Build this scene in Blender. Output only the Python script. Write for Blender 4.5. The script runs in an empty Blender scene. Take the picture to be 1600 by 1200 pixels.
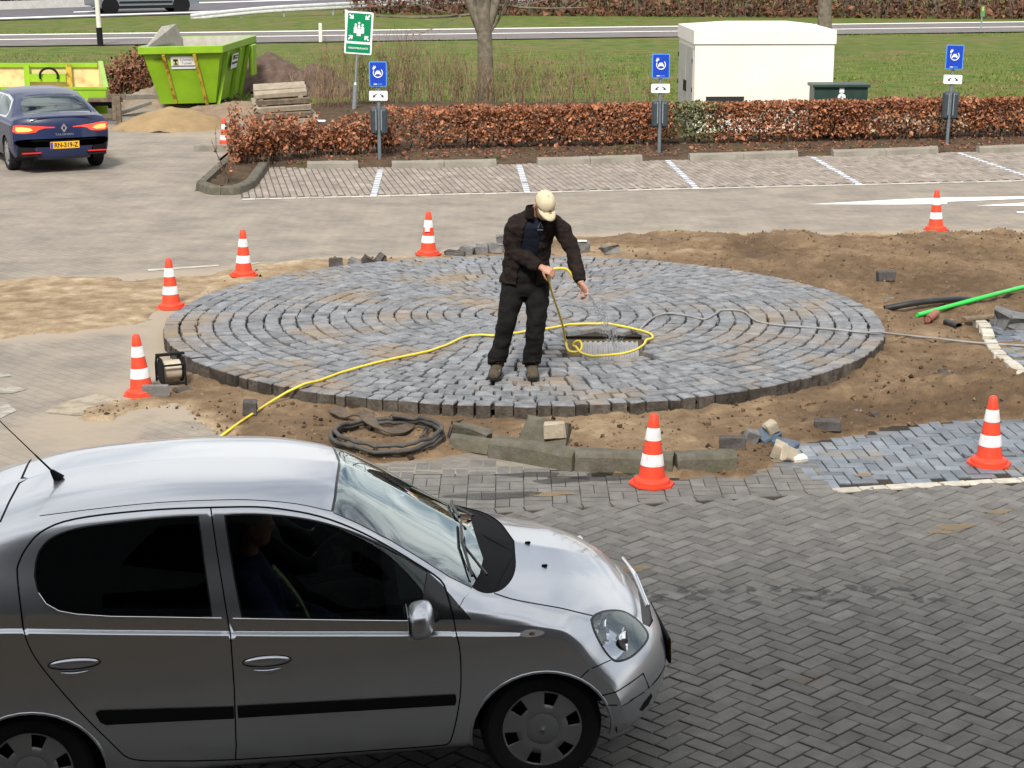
import bpy, bmesh, math, random
import numpy as np
from mathutils import Vector, Matrix, noise as mnoise
from mathutils.geometry import delaunay_2d_cdt
random.seed(7); RS = np.random.RandomState(11)
sc = bpy.context.scene
COL = sc.collection
# ---------------------------------------------------------------- camera
CAM_H, FPX, PITCH = 4.0, 2900.0, math.atan(715.0/2900.0)
cam_d = bpy.data.cameras.new('camera'); cam = bpy.data.objects.new('camera', cam_d); COL.objects.link(cam)
cam.location = (0, 0, CAM_H); cam.rotation_euler = (math.pi/2-PITCH, 0, 0)
cam_d.sensor_width = 36; cam_d.lens = 36*FPX/1600; cam_d.clip_start = 0.05; cam_d.clip_end = 3000
sc.camera = cam
sc.render.resolution_x, sc.render.resolution_y = 1024, 768
# ---------------------------------------------------------------- light
SUN_EL, SUN_AZ = math.radians(45), math.radians(8)     # behind the camera, a little to its left
w = bpy.data.worlds.new('World'); sc.world = w; w.use_nodes = True
nt = w.node_tree; nt.nodes.clear()
N = nt.nodes.new; L = nt.links.new
wo = N('ShaderNodeOutputWorld'); bg = N('ShaderNodeBackground'); sky = N('ShaderNodeTexSky')
sky.sky_type = 'NISHITA'; sky.sun_disc = False
sky.sun_elevation = SUN_EL; sky.sun_rotation = math.pi + SUN_AZ
sky.air_density = 1.0; sky.dust_density = 2.5; sky.ozone_density = 1.0
tc = N('ShaderNodeTexCoord'); mp = N('ShaderNodeMapping'); mp.inputs['Scale'].default_value = (1.0, 1.0, 2.4)
n1 = N('ShaderNodeTexNoise'); n1.inputs['Scale'].default_value = 3.1; n1.inputs['Detail'].default_value = 9; n1.inputs['Roughness'].default_value = .6
r1 = N('ShaderNodeValToRGB'); r1.color_ramp.elements[0].position = .32; r1.color_ramp.elements[1].position = .52
n2 = N('ShaderNodeTexNoise'); n2.inputs['Scale'].default_value = 1.7; n2.inputs['Detail'].default_value = 7
r2 = N('ShaderNodeValToRGB'); r2.color_ramp.elements[0].color = (8.5, 9.0, 9.8, 1); r2.color_ramp.elements[1].color = (14.5, 14.4, 14.2, 1)
r2.color_ramp.elements[0].position = .35; r2.color_ramp.elements[1].position = .65
mx = N('ShaderNodeMix'); mx.data_type = 'RGBA'
L(tc.outputs['Generated'], mp.inputs['Vector']); L(mp.outputs[0], n1.inputs['Vector']); L(mp.outputs[0], n2.inputs['Vector'])
L(n1.outputs[0], r1.inputs[0]); L(n2.outputs[0], r2.inputs[0])
L(r1.outputs[0], mx.inputs[0]); L(sky.outputs[0], mx.inputs[6]); L(r2.outputs[0], mx.inputs[7])
L(mx.outputs[2], bg.inputs['Color']); bg.inputs['Strength'].default_value = 0.085
L(bg.outputs[0], wo.inputs['Surface'])
sun_d = bpy.data.lights.new('sun', 'SUN'); sun = bpy.data.objects.new('sun', sun_d); COL.objects.link(sun)
sun_d.energy = 4.0; sun_d.angle = math.radians(11); sun_d.color = (1.0, .955, .88)
sun.rotation_euler = (math.pi/2-SUN_EL, 0, -SUN_AZ); sun.location = (-3, -20, 15)
sc.view_settings.view_transform = 'Standard'; sc.view_settings.look = 'None'
sc.view_settings.exposure = 0.25; sc.view_settings.gamma = 1
sc.cycles.max_bounces = 8; sc.cycles.transparent_max_bounces = 24

# ---------------------------------------------------------------- pixel -> world helpers
_s, _c = math.sin(PITCH), math.cos(PITCH)
def ray(px, py):
    x = (px-800)/FPX; y = -(py-600)/FPX
    return np.array([x, _c+y*_s, -_s+y*_c])
def gp(px, py, z=0.0):
    r = ray(px, py); t = (z-CAM_H)/r[2]
    return Vector((r[0]*t, r[1]*t, z))
def at(px, py, Y):
    r = ray(px, py); t = Y/r[1]
    return Vector((r[0]*t, Y, CAM_H+r[2]*t))

# ---------------------------------------------------------------- materials
def rgba(c): return (c[0], c[1], c[2], 1.0)
def mat(name, col, rough=.6, metal=0., col2=None, scale=8., detail=6., contrast=(.35, .65), bump=0., bscale=None,
        attr=None, attr_amt=.5, spec=.5, coat=0., coat_rough=.05, emis=None, emis_s=0., rough2=None, col3=None, scale3=1.2, pos3=(.5, .62), obj_coord=True):
    m = bpy.data.materials.new(name); m.use_nodes = True
    t = m.node_tree; b = t.nodes['Principled BSDF']; nn = t.nodes.new; lk = t.links.new
    b.inputs['Roughness'].default_value = rough; b.inputs['Metallic'].default_value = metal
    if rough >= .75 and spec == .5: spec = .18
    b.inputs['Specular IOR Level'].default_value = spec
    b.inputs['Coat Weight'].default_value = coat; b.inputs['Coat Roughness'].default_value = coat_rough
    if emis: b.inputs['Emission Color'].default_value = rgba(emis); b.inputs['Emission Strength'].default_value = emis_s
    c = nn('ShaderNodeTexCoord'); out = None
    if col2 is not None:
        n = nn('ShaderNodeTexNoise'); n.inputs['Scale'].default_value = scale; n.inputs['Detail'].default_value = detail; n.inputs['Roughness'].default_value = .62
        lk(c.outputs['Object'], n.inputs['Vector'])
        r = nn('ShaderNodeValToRGB'); r.color_ramp.elements[0].position, r.color_ramp.elements[1].position = contrast
        r.color_ramp.elements[0].color = rgba(col); r.color_ramp.elements[1].color = rgba(col2)
        lk(n.outputs[0], r.inputs[0]); out = r.outputs[0]
        if rough2 is not None:
            q = nn('ShaderNodeMapRange'); q.inputs[3].default_value = rough; q.inputs[4].default_value = rough2
            lk(r.outputs[0], q.inputs[0]); q.inputs[1].default_value = min(sum(col)/3, sum(col2)/3); q.inputs[2].default_value = max(sum(col)/3, sum(col2)/3)
            lk(q.outputs[0], b.inputs['Roughness'])
    else:
        v = nn('ShaderNodeRGB'); v.outputs[0].default_value = rgba(col); out = v.outputs[0]
    if col3 is not None:
        n = nn('ShaderNodeTexNoise'); n.inputs['Scale'].default_value = scale3; n.inputs['Detail'].default_value = 8; n.inputs['Roughness'].default_value = .65
        lk(c.outputs['Object'], n.inputs['Vector'])
        r = nn('ShaderNodeValToRGB'); r.color_ramp.elements[0].position, r.color_ramp.elements[1].position = pos3
        lk(n.outputs[0], r.inputs[0])
        x = nn('ShaderNodeMix'); x.data_type = 'RGBA'; lk(r.outputs[0], x.inputs[0]); lk(out, x.inputs[6]); x.inputs[7].default_value = rgba(col3); out = x.outputs[2]
    if attr:
        a = nn('ShaderNodeAttribute'); a.attribute_name = attr
        q = nn('ShaderNodeMapRange'); q.inputs[3].default_value = 1-attr_amt; q.inputs[4].default_value = 1+attr_amt
        lk(a.outputs['Fac'], q.inputs[0])
        x = nn('ShaderNodeMix'); x.data_type = 'RGBA'; x.blend_type = 'MULTIPLY'; x.inputs[0].default_value = 1
        lk(out, x.inputs[6]); lk(q.outputs[0], x.inputs[7]); out = x.outputs[2]
    lk(out, b.inputs['Base Color'])
    if bump:
        n = nn('ShaderNodeTexNoise'); n.inputs['Scale'].default_value = bscale or scale*3; n.inputs['Detail'].default_value = 8; n.inputs['Roughness'].default_value = .6
        lk(c.outputs['Object'], n.inputs['Vector'])
        u = nn('ShaderNodeBump'); u.inputs['Strength'].default_value = min(1, bump); u.inputs['Distance'].default_value = .02*max(1, bump)
        lk(n.outputs[0], u.inputs['Height']); lk(u.outputs[0], b.inputs['Normal'])
    return m

# ---------------------------------------------------------------- mesh builder
class MB:
    def __init__(s): s.v = []; s.f = []; s.m = []; s.r = []; s.cur = 0; s.rnd = 0.5
    def add(s, vs, fs):
        o = len(s.v); s.v += [tuple(p) for p in vs]
        for f in fs: s.f.append(tuple(o+i for i in f)); s.m.append(s.cur); s.r.append(s.rnd)
    def box(s, c, size, rot=None, bev=0.):
        hx, hy, hz = size[0]/2, size[1]/2, size[2]/2
        R = rot if rot is not None else Matrix.Identity(3); c = Vector(c)
        if bev <= 0:
            P = [(x*hx, y*hy, z*hz) for z in (-1, 1) for y in (-1, 1) for x in (-1, 1)]
            F = [(0, 2, 3, 1), (4, 5, 7, 6), (0, 1, 5, 4), (2, 6, 7, 3), (0, 4, 6, 2), (1, 3, 7, 5)]
        else:
            b = min(bev, hx*.9, hy*.9, hz*.9); P = []; idx = {}
            for z in (-1, 1):
                for y in (-1, 1):
                    for x in (-1, 1):
                        for a in range(3):
                            d = [hx, hy, hz]
                            for k in range(3):
                                if k != a: d[k] -= b
                            idx[(x, y, z, a)] = len(P); P.append((x*d[0], y*d[1], z*d[2]))
            F = []
            for a in range(3):
                o = [k for k in range(3) if k != a]
                for sg in (-1, 1):
                    q = []
                    for u, v in ((-1, -1), (1, -1), (1, 1), (-1, 1)):
                        k = [0, 0, 0]; k[a] = sg; k[o[0]] = u; k[o[1]] = v; q.append(idx[(k[0], k[1], k[2], a)])
                    if (sg > 0) == (a == 1): q.reverse()
                    F.append(q)
            for a in range(3):
                o = [k for k in range(3) if k != a]
                for u in (-1, 1):
                    for v in (-1, 1):
                        k0 = [0, 0, 0]; k0[o[0]] = u; k0[o[1]] = v; k1 = list(k0); k0[a] = -1; k1[a] = 1
                        q = [idx[(*k0, o[0])], idx[(*k1, o[0])], idx[(*k1, o[1])], idx[(*k0, o[1])]]
                        F.append(q)
            for z in (-1, 1):
                for y in (-1, 1):
                    for x in (-1, 1): F.append([idx[(x, y, z, a)] for a in range(3)])
        s.add([c+R@Vector(p) for p in P], F)
    def cyl(s, p0, p1, r0, r1=None, n=12, caps=True):
        r1 = r0 if r1 is None else r1; p0 = Vector(p0); p1 = Vector(p1); d = (p1-p0).normalized()
        a = d.orthogonal().normalized(); b = d.cross(a); V = []
        for p, r in ((p0, r0), (p1, r1)):
            for i in range(n):
                t = 2*math.pi*i/n; V.append(p+(a*math.cos(t)+b*math.sin(t))*r)
        F = [(i, (i+1) % n, n+(i+1) % n, n+i) for i in range(n)]
        if caps: F += [tuple(range(n-1, -1, -1)), tuple(range(n, 2*n))]
        s.add(V, F)
    def tube(s, path, r, n=8, caps=True):
        path = [Vector(p) for p in path]; V = []; rr = r if hasattr(r, '__len__') else [r]*len(path)
        t0 = (path[1]-path[0]).normalized(); a = t0.orthogonal().normalized()
        for i, p in enumerate(path):
            t = (path[min(i+1, len(path)-1)]-path[max(i-1, 0)])
            t = t.normalized() if t.length > 1e-9 else t0
            a = (a-t*a.dot(t)); a = a.normalized() if a.length > 1e-6 else t.orthogonal().normalized(); b = t.cross(a)
            for k in range(n):
                q = 2*math.pi*k/n; V.append(p+(a*math.cos(q)+b*math.sin(q))*rr[i])
        F = [(i*n+k, i*n+(k+1) % n, (i+1)*n+(k+1) % n, (i+1)*n+k) for i in range(len(path)-1) for k in range(n)]
        if caps: F += [tuple(range(n-1, -1, -1)), tuple((len(path)-1)*n+k for k in range(n))]
        s.add(V, F)
    def lathe(s, prof, n=24, c=(0, 0, 0), axis='z', cap=True):
        V = []; c = Vector(c)
        for r, z in prof:
            for i in range(n):
                t = 2*math.pi*i/n; x, y = r*math.cos(t), r*math.sin(t)
                V.append(c+(Vector((x, y, z)) if axis == 'z' else Vector((x, z, y)) if axis == 'y' else Vector((z, x, y))))
        F = [(j*n+i, j*n+(i+1) % n, (j+1)*n+(i+1) % n, (j+1)*n+i) for j in range(len(prof)-1) for i in range(n)]
        if cap:
            F += [tuple(range(n-1, -1, -1)), tuple((len(prof)-1)*n+i for i in range(n))]
        s.add(V, F)
    def poly(s, pts): s.add(pts, [tuple(range(len(pts)))])
    def prism(s, pts, d):
        d = Vector(d); n = len(pts); P = [Vector(p) for p in pts]
        s.add(P+[p+d for p in P], [tuple(range(n-1, -1, -1)), tuple(range(n, 2*n))]+[(i, (i+1) % n, n+(i+1) % n, n+i) for i in range(n)])
    def build(s, name, mats, parent=None, smooth=False, loc=None, rnd=False, fixn=True):
        me = bpy.data.meshes.new(name)
        me.from_pydata(s.v, [], s.f)
        mats = mats if isinstance(mats, (list, tuple)) else [mats]
        for q in mats: me.materials.append(q)
        if len(mats) > 1: me.polygons.foreach_set('material_index', s.m)
        if rnd:
            a = me.attributes.new('rnd', 'FLOAT', 'FACE'); a.data.foreach_set('value', s.r)
        if fixn:
            b = bmesh.new(); b.from_mesh(me); bmesh.ops.recalc_face_normals(b, faces=b.faces); b.to_mesh(me); b.free()
        if smooth:
            me.polygons.foreach_set('use_smooth', [True]*len(me.polygons))
            try: me.set_sharp_from_angle(angle=math.radians(smooth if smooth is not True else 40))
            except Exception: pass
        me.update()
        o = bpy.data.objects.new(name, me); COL.objects.link(o)
        if loc is not None: o.location = loc
        if parent: o.parent = parent
        return o
def mesh_obj(name, V, F, mats, parent=None, smooth=False, attrs=None):
    me = bpy.data.meshes.new(name); me.from_pydata([tuple(v) for v in V], [], [tuple(f) for f in F])
    for q in (mats if isinstance(mats, (list, tuple)) else [mats]): me.materials.append(q)
    if attrs:
        for k, (dom, val) in attrs.items():
            a = me.attributes.new(k, 'FLOAT', dom); a.data.foreach_set('value', np.asarray(val, dtype=np.float32))
    if smooth: me.polygons.foreach_set('use_smooth', [True]*len(me.polygons))
    o = bpy.data.objects.new(name, me); COL.objects.link(o)
    if parent: o.parent = parent
    return o
def tag(o, label=None, cat=None, group=None, kind=None):
    if label: o['label'] = label
    if cat: o['category'] = cat
    if group: o['group'] = group
    if kind: o['kind'] = kind
    return o
def empty(name, loc, rz=0., label=None, cat=None, group=None):
    o = bpy.data.objects.new(name, None); COL.objects.link(o); o.empty_display_size = .2
    o.location = loc; o.rotation_euler = (0, 0, rz)
    return tag(o, label, cat, group)
def copy_tree(o, parent=None):
    c = o.copy(); COL.objects.link(c); c.parent = parent
    for ch in list(o.children): copy_tree(ch, c)
    return c
def rotm(rz=0., rx=0., ry=0.): return (Matrix.Rotation(rz, 3, 'Z')@Matrix.Rotation(ry, 3, 'Y')@Matrix.Rotation(rx, 3, 'X'))
def cat_spline(pts, n=8):
    P = [Vector(p) for p in pts]; P = [P[0]*2-P[1]]+P+[P[-1]*2-P[-2]]; out = []
    for i in range(1, len(P)-2):
        for k in range(n):
            t = k/n; a, b, c, d = P[i-1], P[i], P[i+1], P[i+2]
            out.append(.5*((2*b)+(-a+c)*t+(2*a-5*b+4*c-d)*t*t+(-a+3*b-3*c+d)*t**3))
    out.append(P[-2]); return out
def inpoly(pts, poly):
    pts = np.asarray(pts, float); poly = np.asarray(poly, float); x, y = pts[:, 0], pts[:, 1]; r = np.zeros(len(pts), bool)
    n = len(poly); j = n-1
    for i in range(n):
        xi, yi = poly[i]; xj, yj = poly[j]
        c = ((yi > y) != (yj > y)) & (x < (xj-xi)*(y-yi)/((yj-yi) if abs(yj-yi) > 1e-12 else 1e-12)+xi); r ^= c; j = i
    return r
def polydist(pts, poly, closed=True):
    pts = np.asarray(pts, float); P = np.asarray(poly, float); d = np.full(len(pts), 1e9)
    for i in range(len(P) if closed else len(P)-1):
        a, b = P[i], P[(i+1) % len(P)]; ab = b-a; t = np.clip(((pts-a)@ab)/max(1e-12, ab@ab), 0, 1)
        d = np.minimum(d, np.hypot(*(pts-(a+t[:, None]*ab)).T))
    return d
def vnoise(x, y, sc_, seed=0.0, octv=4):
    out = np.zeros(len(x)); amp = 1.; f = sc_
    for o in range(octv):
        out += amp*np.array([mnoise.noise((a*f+seed, b*f-seed*.7, seed+o*3.1)) for a, b in zip(x, y)]); amp *= .5; f *= 2.03
    return out
def pchip(xs, ys, x):
    xs = np.asarray(xs, float); ys = np.asarray(ys, float); h = np.diff(xs); d = np.diff(ys)/h; m = np.zeros(len(xs))
    for i in range(1, len(xs)-1):
        if d[i-1]*d[i] > 0:
            w1, w2 = 2*h[i]+h[i-1], h[i]+2*h[i-1]; m[i] = (w1+w2)/(w1/d[i-1]+w2/d[i])
    m[0], m[-1] = d[0], d[-1]
    x = np.asarray(x, float); i = np.clip(np.searchsorted(xs, x)-1, 0, len(xs)-2); t = (x-xs[i])/h[i]
    return ((2*t**3-3*t**2+1)*ys[i]+(t**3-2*t**2+t)*h[i]*m[i]+(-2*t**3+3*t**2)*ys[i+1]+(t**3-t**2)*h[i]*m[i+1])
def text_mesh(txt, name, m, parent, size, depth=.002, align='CENTER', bold=0.):
    cu = bpy.data.curves.new(name, 'FONT'); cu.body = txt; cu.size = size; cu.extrude = depth; cu.align_x = align; cu.align_y = 'CENTER'; cu.offset = bold
    cu.resolution_u = 3
    o = bpy.data.objects.new(name, cu); COL.objects.link(o)
    dg = bpy.context.evaluated_depsgraph_get(); me = bpy.data.meshes.new_from_object(o.evaluated_get(dg))
    COL.objects.unlink(o); bpy.data.objects.remove(o)
    me.materials.clear(); me.materials.append(m)
    q = bpy.data.objects.new(name, me); COL.objects.link(q); q.parent = parent
    return q
# ================================================================ SETTING
def zroad(x, y):          # the near road falls a little towards the left, in front of the entrance
    t = min(1, max(0, (12.6-y)/3.0)); t = t*t*(3-2*t)
    return -.0385*max(0., 1.2-x)*t if x > -6 else -.0385*7.2*t
# ---- building the photograph is taken from (unseen; height and eave set to shade the near road)
M_WALL = mat('dark_brick_wall', (.052, .055, .060), .85, col2=(.070, .073, .079), scale=14)
M_WGLASS = mat('building_glass', (.02, .024, .028), .08)
bld = empty('office_building', (0, -.55, 0), 0, 'dark grey brick building behind the viewer shading the near road', 'building')
b = MB(); b.box((-22.6, 0, 5.5), (42, .5, 11)); b.box((22.6, 0, 5.5), (42, .5, 11)); b.box((0, 0, 1.5), (3.2, .5, 3.0)); b.box((0, 0, 8.3), (3.2, .5, 5.4)); b.box((0, -.1, 11.04), (87, 2.6, .08)); b.box((0, -3.2, 4.3), (3.3, .2, 2.8)); b.box((0, -1.7, 5.72), (3.3, 2.9, .2)); b.box((0, -1.7, 2.88), (3.3, 2.9, .2)); b.box((-1.75, -1.7, 4.3), (.2, 2.9, 2.7)); b.box((1.75, -1.7, 4.3), (.2, 2.9, 2.7)); b.build('wall', M_WALL, bld)
for i in range(-9, 10):
    for zz in (1.5, 4.3, 7.9):
        if i == 0 and zz < 6: continue
        b = MB(); b.box((i*4.2, .256, zz+.1), (2.4, .04, 1.7)); wn_ = b.build('window', M_WGLASS, bld)
# ---- grass, far roads
M_GRASS = mat('grass_ground', (.055, .105, .011), .95, col2=(.14, .145, .04), scale=1.6, contrast=(.36, .64), bump=1., bscale=30, col3=(.16, .115, .055), scale3=.38, pos3=(.52, .66))
M_ROAD = mat('far_asphalt', (.10, .098, .11), .95, spec=.2, col2=(.14, .135, .145), scale=1.3, bump=.2, bscale=80)
M_ROAD2 = mat('cycle_path_asphalt', (.15, .135, .13), .95, spec=.2, col2=(.19, .172, .165), scale=1.1, bump=.2, bscale=80)
M_WHITE = mat('road_paint', (.78, .77, .74), .7, col2=(.6, .58, .55), scale=6, contrast=(.5, .8))
b = MB(); b.poly([(-400, -60, -.34), (400, -60, -.34), (400, 700, -.34), (-400, 700, -.34)]); tag(b.build('ground', mat('bare_soil', (.10, .075, .05), .95, col2=(.14, .11, .075), scale=.8)), kind='structure')
gy0 = 37.0
b = MB(); nx_, ny_ = 90, 60; V = []; F = []
xs = np.linspace(-60, 60, nx_); ys = gy0-5+(np.linspace(0, 1, ny_)**1.6)*(125-gy0+5)
for y in ys:
    for x in xs: V.append((x, y, .012+(.10 if y < 54 else .015)*mnoise.noise((x*.25, y*.25, 3.1))*min(1, (y-gy0+5)/4)-.03))
F = [(j*nx_+i, j*nx_+i+1, (j+1)*nx_+i+1, (j+1)*nx_+i) for j in range(ny_-1) for i in range(nx_-1)]
F = [f for f in F if not (V[f[0]][0] < -4.6 and V[f[0]][1] < 43.0)]
b.add(V, F); tag(b.build('grass_field', M_GRASS, smooth=80), kind='structure')
def strip(name, l0, r0, l1, r1, m, z, kind='structure', parent=None, ext=60):
    """road band between the photographed line (l0..r0) and (l1..r1), each a pixel pair, prolonged at both ends"""
    def line(a, c):
        p, q = gp(*a), gp(*c); d = (q-p).normalized(); return p-d*ext, q+d*ext
    a0, a1 = line(l0, r0); c0, c1 = line(l1, r1); b = MB()
    n = 40; P = [a0.lerp(a1, i/n) for i in range(n+1)]; Q = [c0.lerp(c1, i/n) for i in range(n+1)]
    b.add([(p.x, p.y, z) for p in P]+[(q.x, q.y, z) for q in Q], [(i, i+1, n+2+i, n+1+i) for i in range(n)])
    return tag(b.build(name, m, parent), kind=kind)
strip('service_road', (0, 55), (1600, 34.5), (0, 73), (1600, 50), M_ROAD2, .02)
strip('service_road_line', (0, 54.9), (1600, 34.4), (0, 56.3), (1600, 35.6), M_WHITE, .028)
strip('service_road_line', (0, 62.5), (1600, 42.4), (0, 63.5), (1600, 43.3), M_WHITE, .028)
strip('main_road', (0, 10), (1600, -34), (0, 32), (1600, -20), M_ROAD, .02)
strip('main_road_line', (0, 28.6), (1600, -23), (0, 30.6), (1600, -22), M_WHITE, .028)
strip('main_road_line', (0, 13), (1600, -32), (0, 14.6), (1600, -31), M_WHITE, .028)
for k in range(5):
    x0 = 118+k*330; yy = 19-k*10.2; strip('main_road_line', (x0, yy), (x0+60, yy-1.9), (x0, yy+1.3), (x0+60, yy-.6), M_WHITE, .028, ext=.1)
# ---- middle road (fine brick, dusty) with procedural courses
def paver_mat(name, c1, c2, mortar, sx, sy, rough=.85, rot=0., dust=None, dpos=(.5, .7), dscale=.6, off=.5, msize=.03, bump=.4):
    m = bpy.data.materials.new(name); m.use_nodes = True; t = m.node_tree; b = t.nodes['Principled BSDF']; nn = t.nodes.new; lk = t.links.new
    c = nn('ShaderNodeTexCoord'); mp_ = nn('ShaderNodeMapping'); mp_.inputs['Rotation'].default_value = (0, 0, rot); lk(c.outputs['Object'], mp_.inputs[0])
    br = nn('ShaderNodeTexBrick'); br.offset = off; br.inputs['Color1'].default_value = rgba(c1); br.inputs['Color2'].default_value = rgba(c2); br.inputs['Mortar'].default_value = rgba(mortar)
    br.inputs['Scale'].default_value = 1; br.inputs['Brick Width'].default_value = sx; br.inputs['Row Height'].default_value = sy; br.inputs['Mortar Size'].default_value = sy*msize*2; br.inputs['Bias'].default_value = 0
    lk(mp_.outputs[0], br.inputs['Vector'])
    n = nn('ShaderNodeTexNoise'); n.inputs['Scale'].default_value = 1.4; n.inputs['Detail'].default_value = 9; n.inputs['Roughness'].default_value = .68; lk(c.outputs['Object'], n.inputs['Vector'])
    r = nn('ShaderNodeValToRGB'); r.color_ramp.elements[0].position = .3; r.color_ramp.elements[1].position = .7; r.color_ramp.elements[0].color = (.68, .68, .7, 1); r.color_ramp.elements[1].color = (1.22, 1.2, 1.16, 1); lk(n.outputs[0], r.inputs[0])
    x = nn('ShaderNodeMix'); x.data_type = 'RGBA'; x.blend_type = 'MULTIPLY'; x.inputs[0].default_value = 1; lk(br.outputs[0], x.inputs[6]); lk(r.outputs[0], x.inputs[7]); out = x.outputs[2]
    if dust:
        mp2 = nn('ShaderNodeMapping'); mp2.inputs['Scale'].default_value = (.55, 1.5, 1); lk(c.outputs['Object'], mp2.inputs[0])
        n2_ = nn('ShaderNodeTexNoise'); n2_.inputs['Scale'].default_value = dscale; n2_.inputs['Detail'].default_value = 12; n2_.inputs['Roughness'].default_value = .7; lk(mp2.outputs[0], n2_.inputs['Vector'])
        r2_ = nn('ShaderNodeValToRGB'); r2_.color_ramp.elements[0].position, r2_.color_ramp.elements[1].position = dpos; lk(n2_.outputs[0], r2_.inputs[0])
        a = nn('ShaderNodeAttribute'); a.attribute_name = 'dust'; ad = nn('ShaderNodeMath'); ad.operation = 'ADD'; ad.use_clamp = True; lk(r2_.outputs[0], ad.inputs[0])
        mu = nn('ShaderNodeMath'); mu.operation = 'MULTIPLY_ADD'; lk(a.outputs['Fac'], mu.inputs[0]); lk(n2_.outputs[0], mu.inputs[1]); lk(a.outputs['Fac'], mu.inputs[2]); sb = nn('ShaderNodeMath'); sb.operation = 'SUBTRACT'; sb.inputs[1].default_value = .55; sb.use_clamp = True
        lk(mu.outputs[0], sb.inputs[0]); m3 = nn('ShaderNodeMath'); m3.operation = 'MULTIPLY'; m3.inputs[1].default_value = 1.6; m3.use_clamp = True; lk(sb.outputs[0], m3.inputs[0]); lk(m3.outputs[0], ad.inputs[1])
        y = nn('ShaderNodeMix'); y.data_type = 'RGBA'; lk(ad.outputs[0], y.inputs[0]); lk(out, y.inputs[6]); y.inputs[7].default_value = rgba(dust); out = y.outputs[2]
    lk(out, b.inputs['Base Color']); b.inputs['Roughness'].default_value = rough; b.inputs['Specular IOR Level'].default_value = .2
    u = nn('ShaderNodeBump'); u.inputs['Strength'].default_value = bump; u.inputs['Distance'].default_value = .01; u.invert = True; lk(br.outputs['Fac'], u.inputs['Height']); lk(u.outputs[0], b.inputs['Normal'])
    return m
M_MID = paver_mat('dusty_road_bricks', (.255, .225, .19), (.28, .248, .21), (.22, .192, .158), .21, .105, rot=math.radians(45), dust=(.325, .272, .21), dpos=(.55, .75), dscale=1.1, msize=.035, bump=.15)
# pixel outline of the sandy ground round the roundabout
soil_px = [(868, 372), (960, 366), (1100, 366), (1250, 366), (1400, 366), (1700, 360), (1760, 470), (1760, 640), (1600, 652), (1480, 657), (1380, 668), (1300, 684), (1222, 692), (1195, 728), (1160, 748), (1050, 742), (900, 736), (765, 706), (700, 712), (600, 724), (500, 724), (380, 706), (300, 668), (262, 640), (205, 640), (170, 660), (120, 650), (190, 625), (262, 575), (252, 545), (258, 500), (330, 448), (420, 418), (500, 405), (640, 402), (780, 384)]
sand_px = [(-60, 448), (60, 436), (190, 432), (330, 428), (410, 414), (350, 446), (275, 482), (205, 508), (110, 522), (-60, 534)]
soil = [tuple(gp(*p)[:2]) for p in soil_px]; sand = [tuple(gp(*p)[:2]) for p in sand_px]
# far-left and middle road sheet with a dust attribute
xs = np.concatenate([np.linspace(-24, -9, 20), np.linspace(-8.7, 11, 130), np.linspace(11.3, 26, 16)]); ys = np.concatenate([np.linspace(9.0, 13.4, 24), np.linspace(13.5, 31, 130), np.linspace(31.3, 52, 16)])
XX, YY = np.meshgrid(xs, ys); X_, Y_ = XX.ravel(), YY.ravel()
inS = inpoly(np.c_[X_, Y_], soil); dS = polydist(np.c_[X_, Y_], soil); nz = vnoise(X_, Y_, .5, 4.2, 3)
dust = np.where(inS, 1, np.clip(1-dS/(.65+.5*nz), 0, 1)*.85); dsn = polydist(np.c_[X_, Y_], sand); dust = np.maximum(dust, np.where(inpoly(np.c_[X_, Y_], sand), 1, np.clip(1-dsn/(.6+.5*nz), 0, 1)*.85))
dust = np.maximum(dust, np.clip(1-np.hypot((X_+5.6)/3.2, (Y_-37)/3), 0, 1)*.8)      # spilt sand in front of the skips
dust = np.maximum(dust, .78*np.clip(1-np.hypot((X_+3.3)/1.3, (Y_-14.4)/.9), 0, 1)**.5)
dust = np.where((Y_ < 14.9) & (X_ > -2.9), 0, dust)
nx_, ny_ = len(xs), len(ys)
# keep the sheet out of the soil area and of the herringbone road
def brick_edge(x): a, c = gp(1290, 766), gp(1600, 748); return a.y+(c.y-a.y)*(x-a.x)/(c.x-a.x)
EDGE_L = gp(300, 765).x
def near_far_y(x): return brick_edge(x) if x > -1.0 else brick_edge(-1.0)-.02*( -1.0-x)
V = [(x, y, zroad(x, y)-.001-(.08 if (s_ and d_ > .25) else 0)) for x, y, s_, d_ in zip(X_, Y_, inS, dS)]
F = []
for j in range(ny_-1):
    for i in range(nx_-1):
        cx_, cy_ = (xs[i]+xs[i+1])/2, (ys[j]+ys[j+1])/2
        if cx_ > EDGE_L and cy_ < near_far_y(cx_)+.9: continue
        if cx_ > .6 and cy_ < 17.6: continue
        if cy_ > 43 or (cx_ > -5.2 and cy_ > 32.5): continue
        F.append((j*nx_+i, j*nx_+i+1, (j+1)*nx_+i+1, (j+1)*nx_+i))
tag(mesh_obj('access_road', V, F, M_MID, attrs={'dust': ('POINT', dust)}), kind='structure')
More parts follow.
